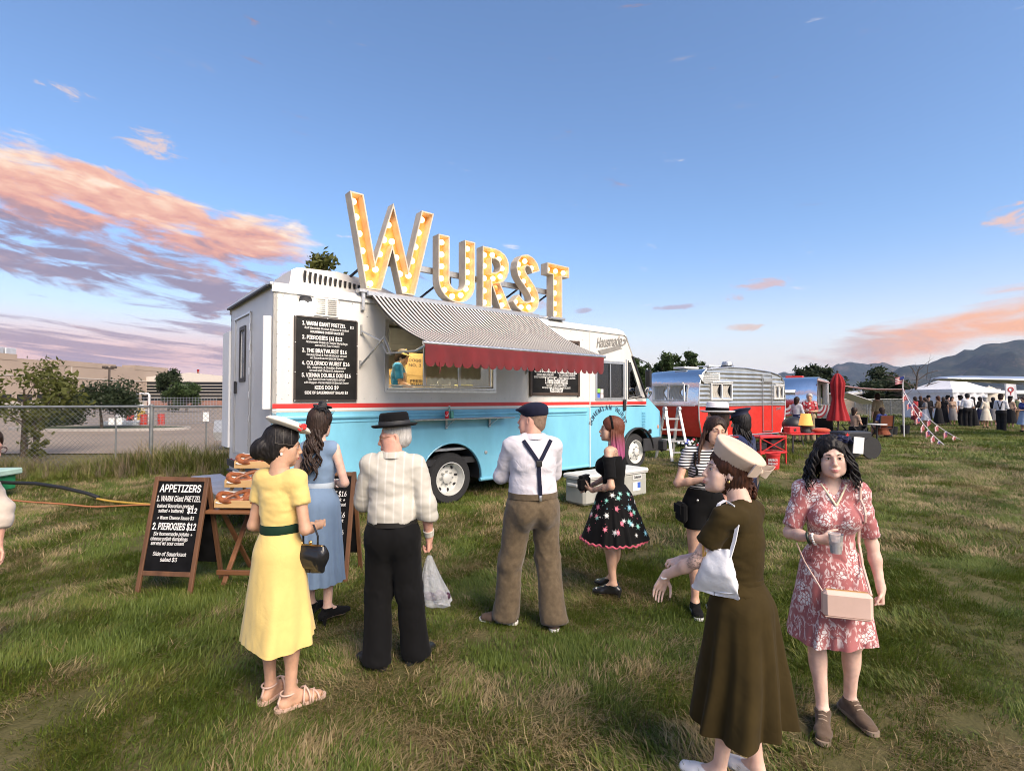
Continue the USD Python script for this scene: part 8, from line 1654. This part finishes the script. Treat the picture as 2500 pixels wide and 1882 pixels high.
for a in (('woman in dark red dress left of the tent', 2234, 30, 20, 1.66, True, 'red', 'darkred', 'dress', 'br', None, .7, 'hold', .35), ('woman in black with auburn hair behind the dark red dress', 2247, 31, -30, 1.68, True, 'black', 'black', 'dress', 'a', None, .7, 'hold', .3),
          ('person in white blouse and dark skirt at the queue front', 2258, 29, 60, 1.62, True, 'grey', 'white', 'skirt', 'br', None, .8, 'hold', .4), ('man in black with a black hat before the left tent pole', 2266, 31.5, 170, 1.72, False, 'black', 'black', 'trousers', 'b', 'b', 1.9, 'down'), ('woman in brown fur-like coat in the queue', 2290, 28.5, 30, 1.70, True, 'brown', 'black', 'skirt', 'a', None, 1.9, 'hold', .2),
          ('woman in black dress with bare arms in the queue', 2303, 29, -60, 1.64, True, 'black', 'black', 'dress', 'br', None, .4, 'hold', .25), ('man in black jacket and black hat mid queue', 2313, 31, 200, 1.74, False, 'black', 'black', 'trousers', 'b', 'b', 1.9, 'down'), ('woman in tan patterned dress below the tent peak', 2324, 29.5, 160, 1.66, True, 'tan', 'grey', 'dress', 'br', None, .6, 'down', .35),
          ('man in white shirt, braces and black hat before the tent', 2345, 28.5, 20, 1.72, False, 'white', 'black', 'trousers', 'b', 'b', .8, 'down'), ('tall man in white shirt and black trousers before the tent', 2361, 28, -20, 1.84, False, 'white', 'black', 'trousers', 'b', None, 1.9, 'hold'), ('woman in long black skirt beside the tall white shirt', 2375, 28.5, 60, 1.66, True, 'black', 'black', 'dress', 'b', None, .8, 'hold', .1),
          ('woman in black with long dark hair right of the tent', 2392, 30, 10, 1.68, True, 'black', 'navy', 'dress', 'b', None, 1.9, 'hold', .3), ('woman in cream coat and wide white hat', 2405, 27, 5, 1.66, True, 'cream', 'cream', 'dress', 'w', 'w', 1.9, 'hold', .45), ('woman in black blouse between the cream coat and the braces man', 2424, 29, -40, 1.64, True, 'black', 'grey', 'skirt', 'b', None, 1.0, 'hold', .4),
          ('woman in tan top with black hat at the far right', 2466, 27, -70, 1.66, True, 'tan', 'black', 'skirt', 'br', 'b', .4, 'hold', .3), ('person in dark green jacket behind the banner', 2482, 31, 30, 1.72, False, 'green', 'brown', 'trousers', 'br', None, 1.9, 'down'), ('woman in pale blue dress cut off by the right edge', 2498, 24, 90, 1.66, True, 'blue', 'pale', 'dress', 'br', None, .5, 'hold', .4)):
    far_person(*a, group=None)
far_person('man in white shirt with black braces, standing apart at the right', 2443, 24.5, -60, 1.76, False, 'white', 'black', 'trousers', 'br', 'b', 1.9, 'hold', braces=True, vox=.020)
# ---------------------------------------------------------------- grass
def grass_mat(name, a, b):
    g = Graph(); p = g.node('geometry', 'position'); r = g.node('object_info', 'random'); i = g.node('geometry', 'random_per_island')
    f = g.add(g.mul(g.noise(p, .55, 4.0, .6), .55), g.add(g.mul(r, .25), g.mul(i, .35)))
    bc = g.ramp(f, [(.30, a), (.80, b)])
    return g.material(name, g.node('mix_closure', 'closure', fac=.25, closure1=g.node('principled_bsdf', 'BSDF', base_color=bc, roughness=.55, specular_ior_level=.35), closure2=g.node('translucent_bsdf', 'BSDF', color=bc)))
GM = [grass_mat('grass_green', (.075, .112, .013), (.205, .240, .040)), grass_mat('grass_olive', (.125, .138, .025), (.27, .262, .064)), grass_mat('grass_straw', (.26, .20, .095), (.46, .36, .195)), grass_mat('weed_brown', (.16, .125, .08), (.31, .24, .165))]
def tuft(n, rad, h, w, seed, lean=.6, comb=.8):
    rg = np.random.default_rng(seed); mb_v, mb_f, k = [], [], 0; t = np.array((0, .4, .75, 1.0))
    for _ in range(n):
        a = rg.uniform(0, 2 * PI); r = rad * math.sqrt(rg.uniform()); H = h * rg.uniform(.45, 1.15); d = rg.normal(0, 1, 2) * .6 + np.array((comb, 0)); d = d / (np.linalg.norm(d) + 1e-6); L = lean * rg.uniform(.3, 1.5)
        z = H * (t - .35 * L * t ** 2); xy = np.array((r * math.cos(a), r * math.sin(a))) + np.outer(H * L * t ** 1.8, d); sd = np.array((-d[1], d[0])); ww = w * rg.uniform(.6, 1.3) * np.array((1, .9, .6, .12)) / 2
        v = np.concatenate([np.c_[xy - sd * ww[:, None], z], np.c_[xy + sd * ww[:, None], z]]); mb_v.append(v); mb_f.append(np.array([[i, i + 1, i + 5, i + 4] for i in range(3)]) + k); k += 8
    return MB().add(np.vstack(mb_v), np.vstack(mb_f)).mesh()
def scatter(name, label, protos, pts, idx, rot, scl):
    pi = UsdGeom.PointInstancer.Define(stage, '/World/' + numbered('/World', name)); base = str(pi.GetPath()); rel = pi.CreatePrototypesRel()
    for k, (msh, m) in enumerate(protos):
        q = usdkit.mesh(stage, f'{base}/tuft_{k + 1:03d}', msh, m); rel.AddTarget(q.GetPath())
    pi.CreatePositionsAttr(Vt.Vec3fArray.FromNumpy(pts.astype(np.float32))); pi.CreateProtoIndicesAttr(Vt.IntArray.FromNumpy(idx.astype(np.int32)))
    o = np.zeros((len(pts), 4), np.float32); o[:, 0] = np.cos(rot / 2); o[:, 3] = np.sin(rot / 2)
    pi.CreateOrientationsAttr(Vt.QuathArray([Gf.Quath(float(a), 0, 0, float(b)) for a, b in zip(np.cos(rot / 2), np.sin(rot / 2))]))
    pi.CreateScalesAttr(Vt.Vec3fArray.FromNumpy(scl.astype(np.float32))); return keys(pi.GetPrim(), label, 'grass', None, 'stuff')
def field_points(y0, y1, dens, rg, side=1.12, margin=.7):
    n = int(dens * side * (y1 ** 2 - y0 ** 2) + dens * 2 * margin * (y1 - y0)); y = np.sqrt(rg.uniform(y0 ** 2, y1 ** 2, n)); x = rg.uniform(-1, 1, n) * (y * side + margin); return x, y
def lay(name, label, y0, y1, dens, n, rad, h, w, seed, sc=(.7, 1.35)):
    rg = np.random.default_rng(seed); x, y = field_points(y0, y1, dens, rg)
    fy = F0[1] + (x - F0[0]) * fd[1] / fd[0]; ok = (y < fy + .3) | (x > -3.5); x, y = x[ok], y[ok]
    q = np.stack([x, y, 0 * x], -1); a = meshkit.fbm(q * .42 + 7, 3, 11); b = meshkit.fbm(q * 1.6, 3, 23); u = rg.uniform(0, 1, len(x))
    dry = np.clip((a - .47) * 5 + (b - .5) * 3.2 + .27, .04, .92); mid = np.clip(.30 + (b - .5) * 2, .1, .6)
    thin = rg.uniform(0, 1, len(x)) < np.clip((meshkit.fbm(q * 1.1 + 21, 3, 61) - .34) * 7, .22, 1); x, y, q, a, b, u, dry, mid = (w[thin] for w in (x, y, q, a, b, u, dry, mid))
    idx = np.where(u < dry * .58, 4 + rg.integers(0, 2, len(x)), np.where(u < dry * .58 + mid * (1 - dry), 2 + rg.integers(0, 2, len(x)), rg.integers(0, 2, len(x))))
    rot = meshkit.fbm(q * .8 + 3, 3, 31) * 4 * PI + rg.normal(0, .5, len(x)); s = rg.uniform(*sc, len(x)) * (.55 + .95 * meshkit.fbm(q * .9 + 5, 3, 41))
    protos = [(tuft(n, rad, h, w, seed + k, lean=(.55, .8, .7, .9, .95, 1.2)[k]), GM[k // 2]) for k in range(6)]
    return scatter(name, label, protos, np.stack([x, y, land(x, y) - .012], 1), idx, rot, np.stack([s, s, s * rg.uniform(.7, 1.25, len(x))], 1))
lay('grass', 'rough green and straw coloured grass close to the camera', 1.5, 6.0, 430, 44, .085, .060, .0048, 100)
lay('grass', 'rough green and straw coloured grass around the truck', 6.0, 13.0, 150, 44, .13, .074, .0075, 200)
lay('grass', 'rough grass of the field beyond the truck', 13.0, 30.0, 26, 46, .28, .105, .016, 300)
lay('grass', 'far grass of the field', 30.0, 70.0, 6, 46, .6, .17, .034, 400)
# tall weeds along the fence
rg = np.random.default_rng(55); n = 2600; s = rg.uniform(0, FL - 2.2, n); off = rg.normal(-.25, .42, n); x, y = F0[0] + fd[0] * s - fd[1] * off, F0[1] + fd[1] * s + fd[0] * off
nz_ = meshkit.fbm(np.stack([x * .5, y * .5, 0 * x], -1), 3, 77); sc_ = rg.uniform(.35, 1.0, n) * (.15 + 1.5 * nz_) * np.exp(-(np.maximum(off, -off * .6) / .8) ** 2)
scatter('tall_weeds', 'tall rough weeds along the foot of the chain-link fence', [(tuft(26, .12, .62, .010, 501, .45, .2), GM[3]), (tuft(26, .12, .60, .010, 502, .5, .2), GM[1]), (tuft(30, .14, .46, .011, 503, .5, .2), GM[0]), (tuft(20, .1, .7, .008, 504, .3, .1), GM[2])],
        np.stack([x, y, land(x, y) - .02], 1), rg.choice(4, n, p=(.22, .30, .36, .12)), rg.uniform(0, 2 * PI, n), np.stack([sc_, sc_, sc_], 1))
# ---------------------------------------------------------------- evening haze
g = Graph()
obj('haze', MB().box((0, 1000, 318), (22000, 22000, 644)).mesh(), g.material('evening_haze', volume=g.node('principled_volume', 'volume', color=(.55, .70, 1.0), density=.36e-4, anisotropy=.2)), None, kind='stuff')
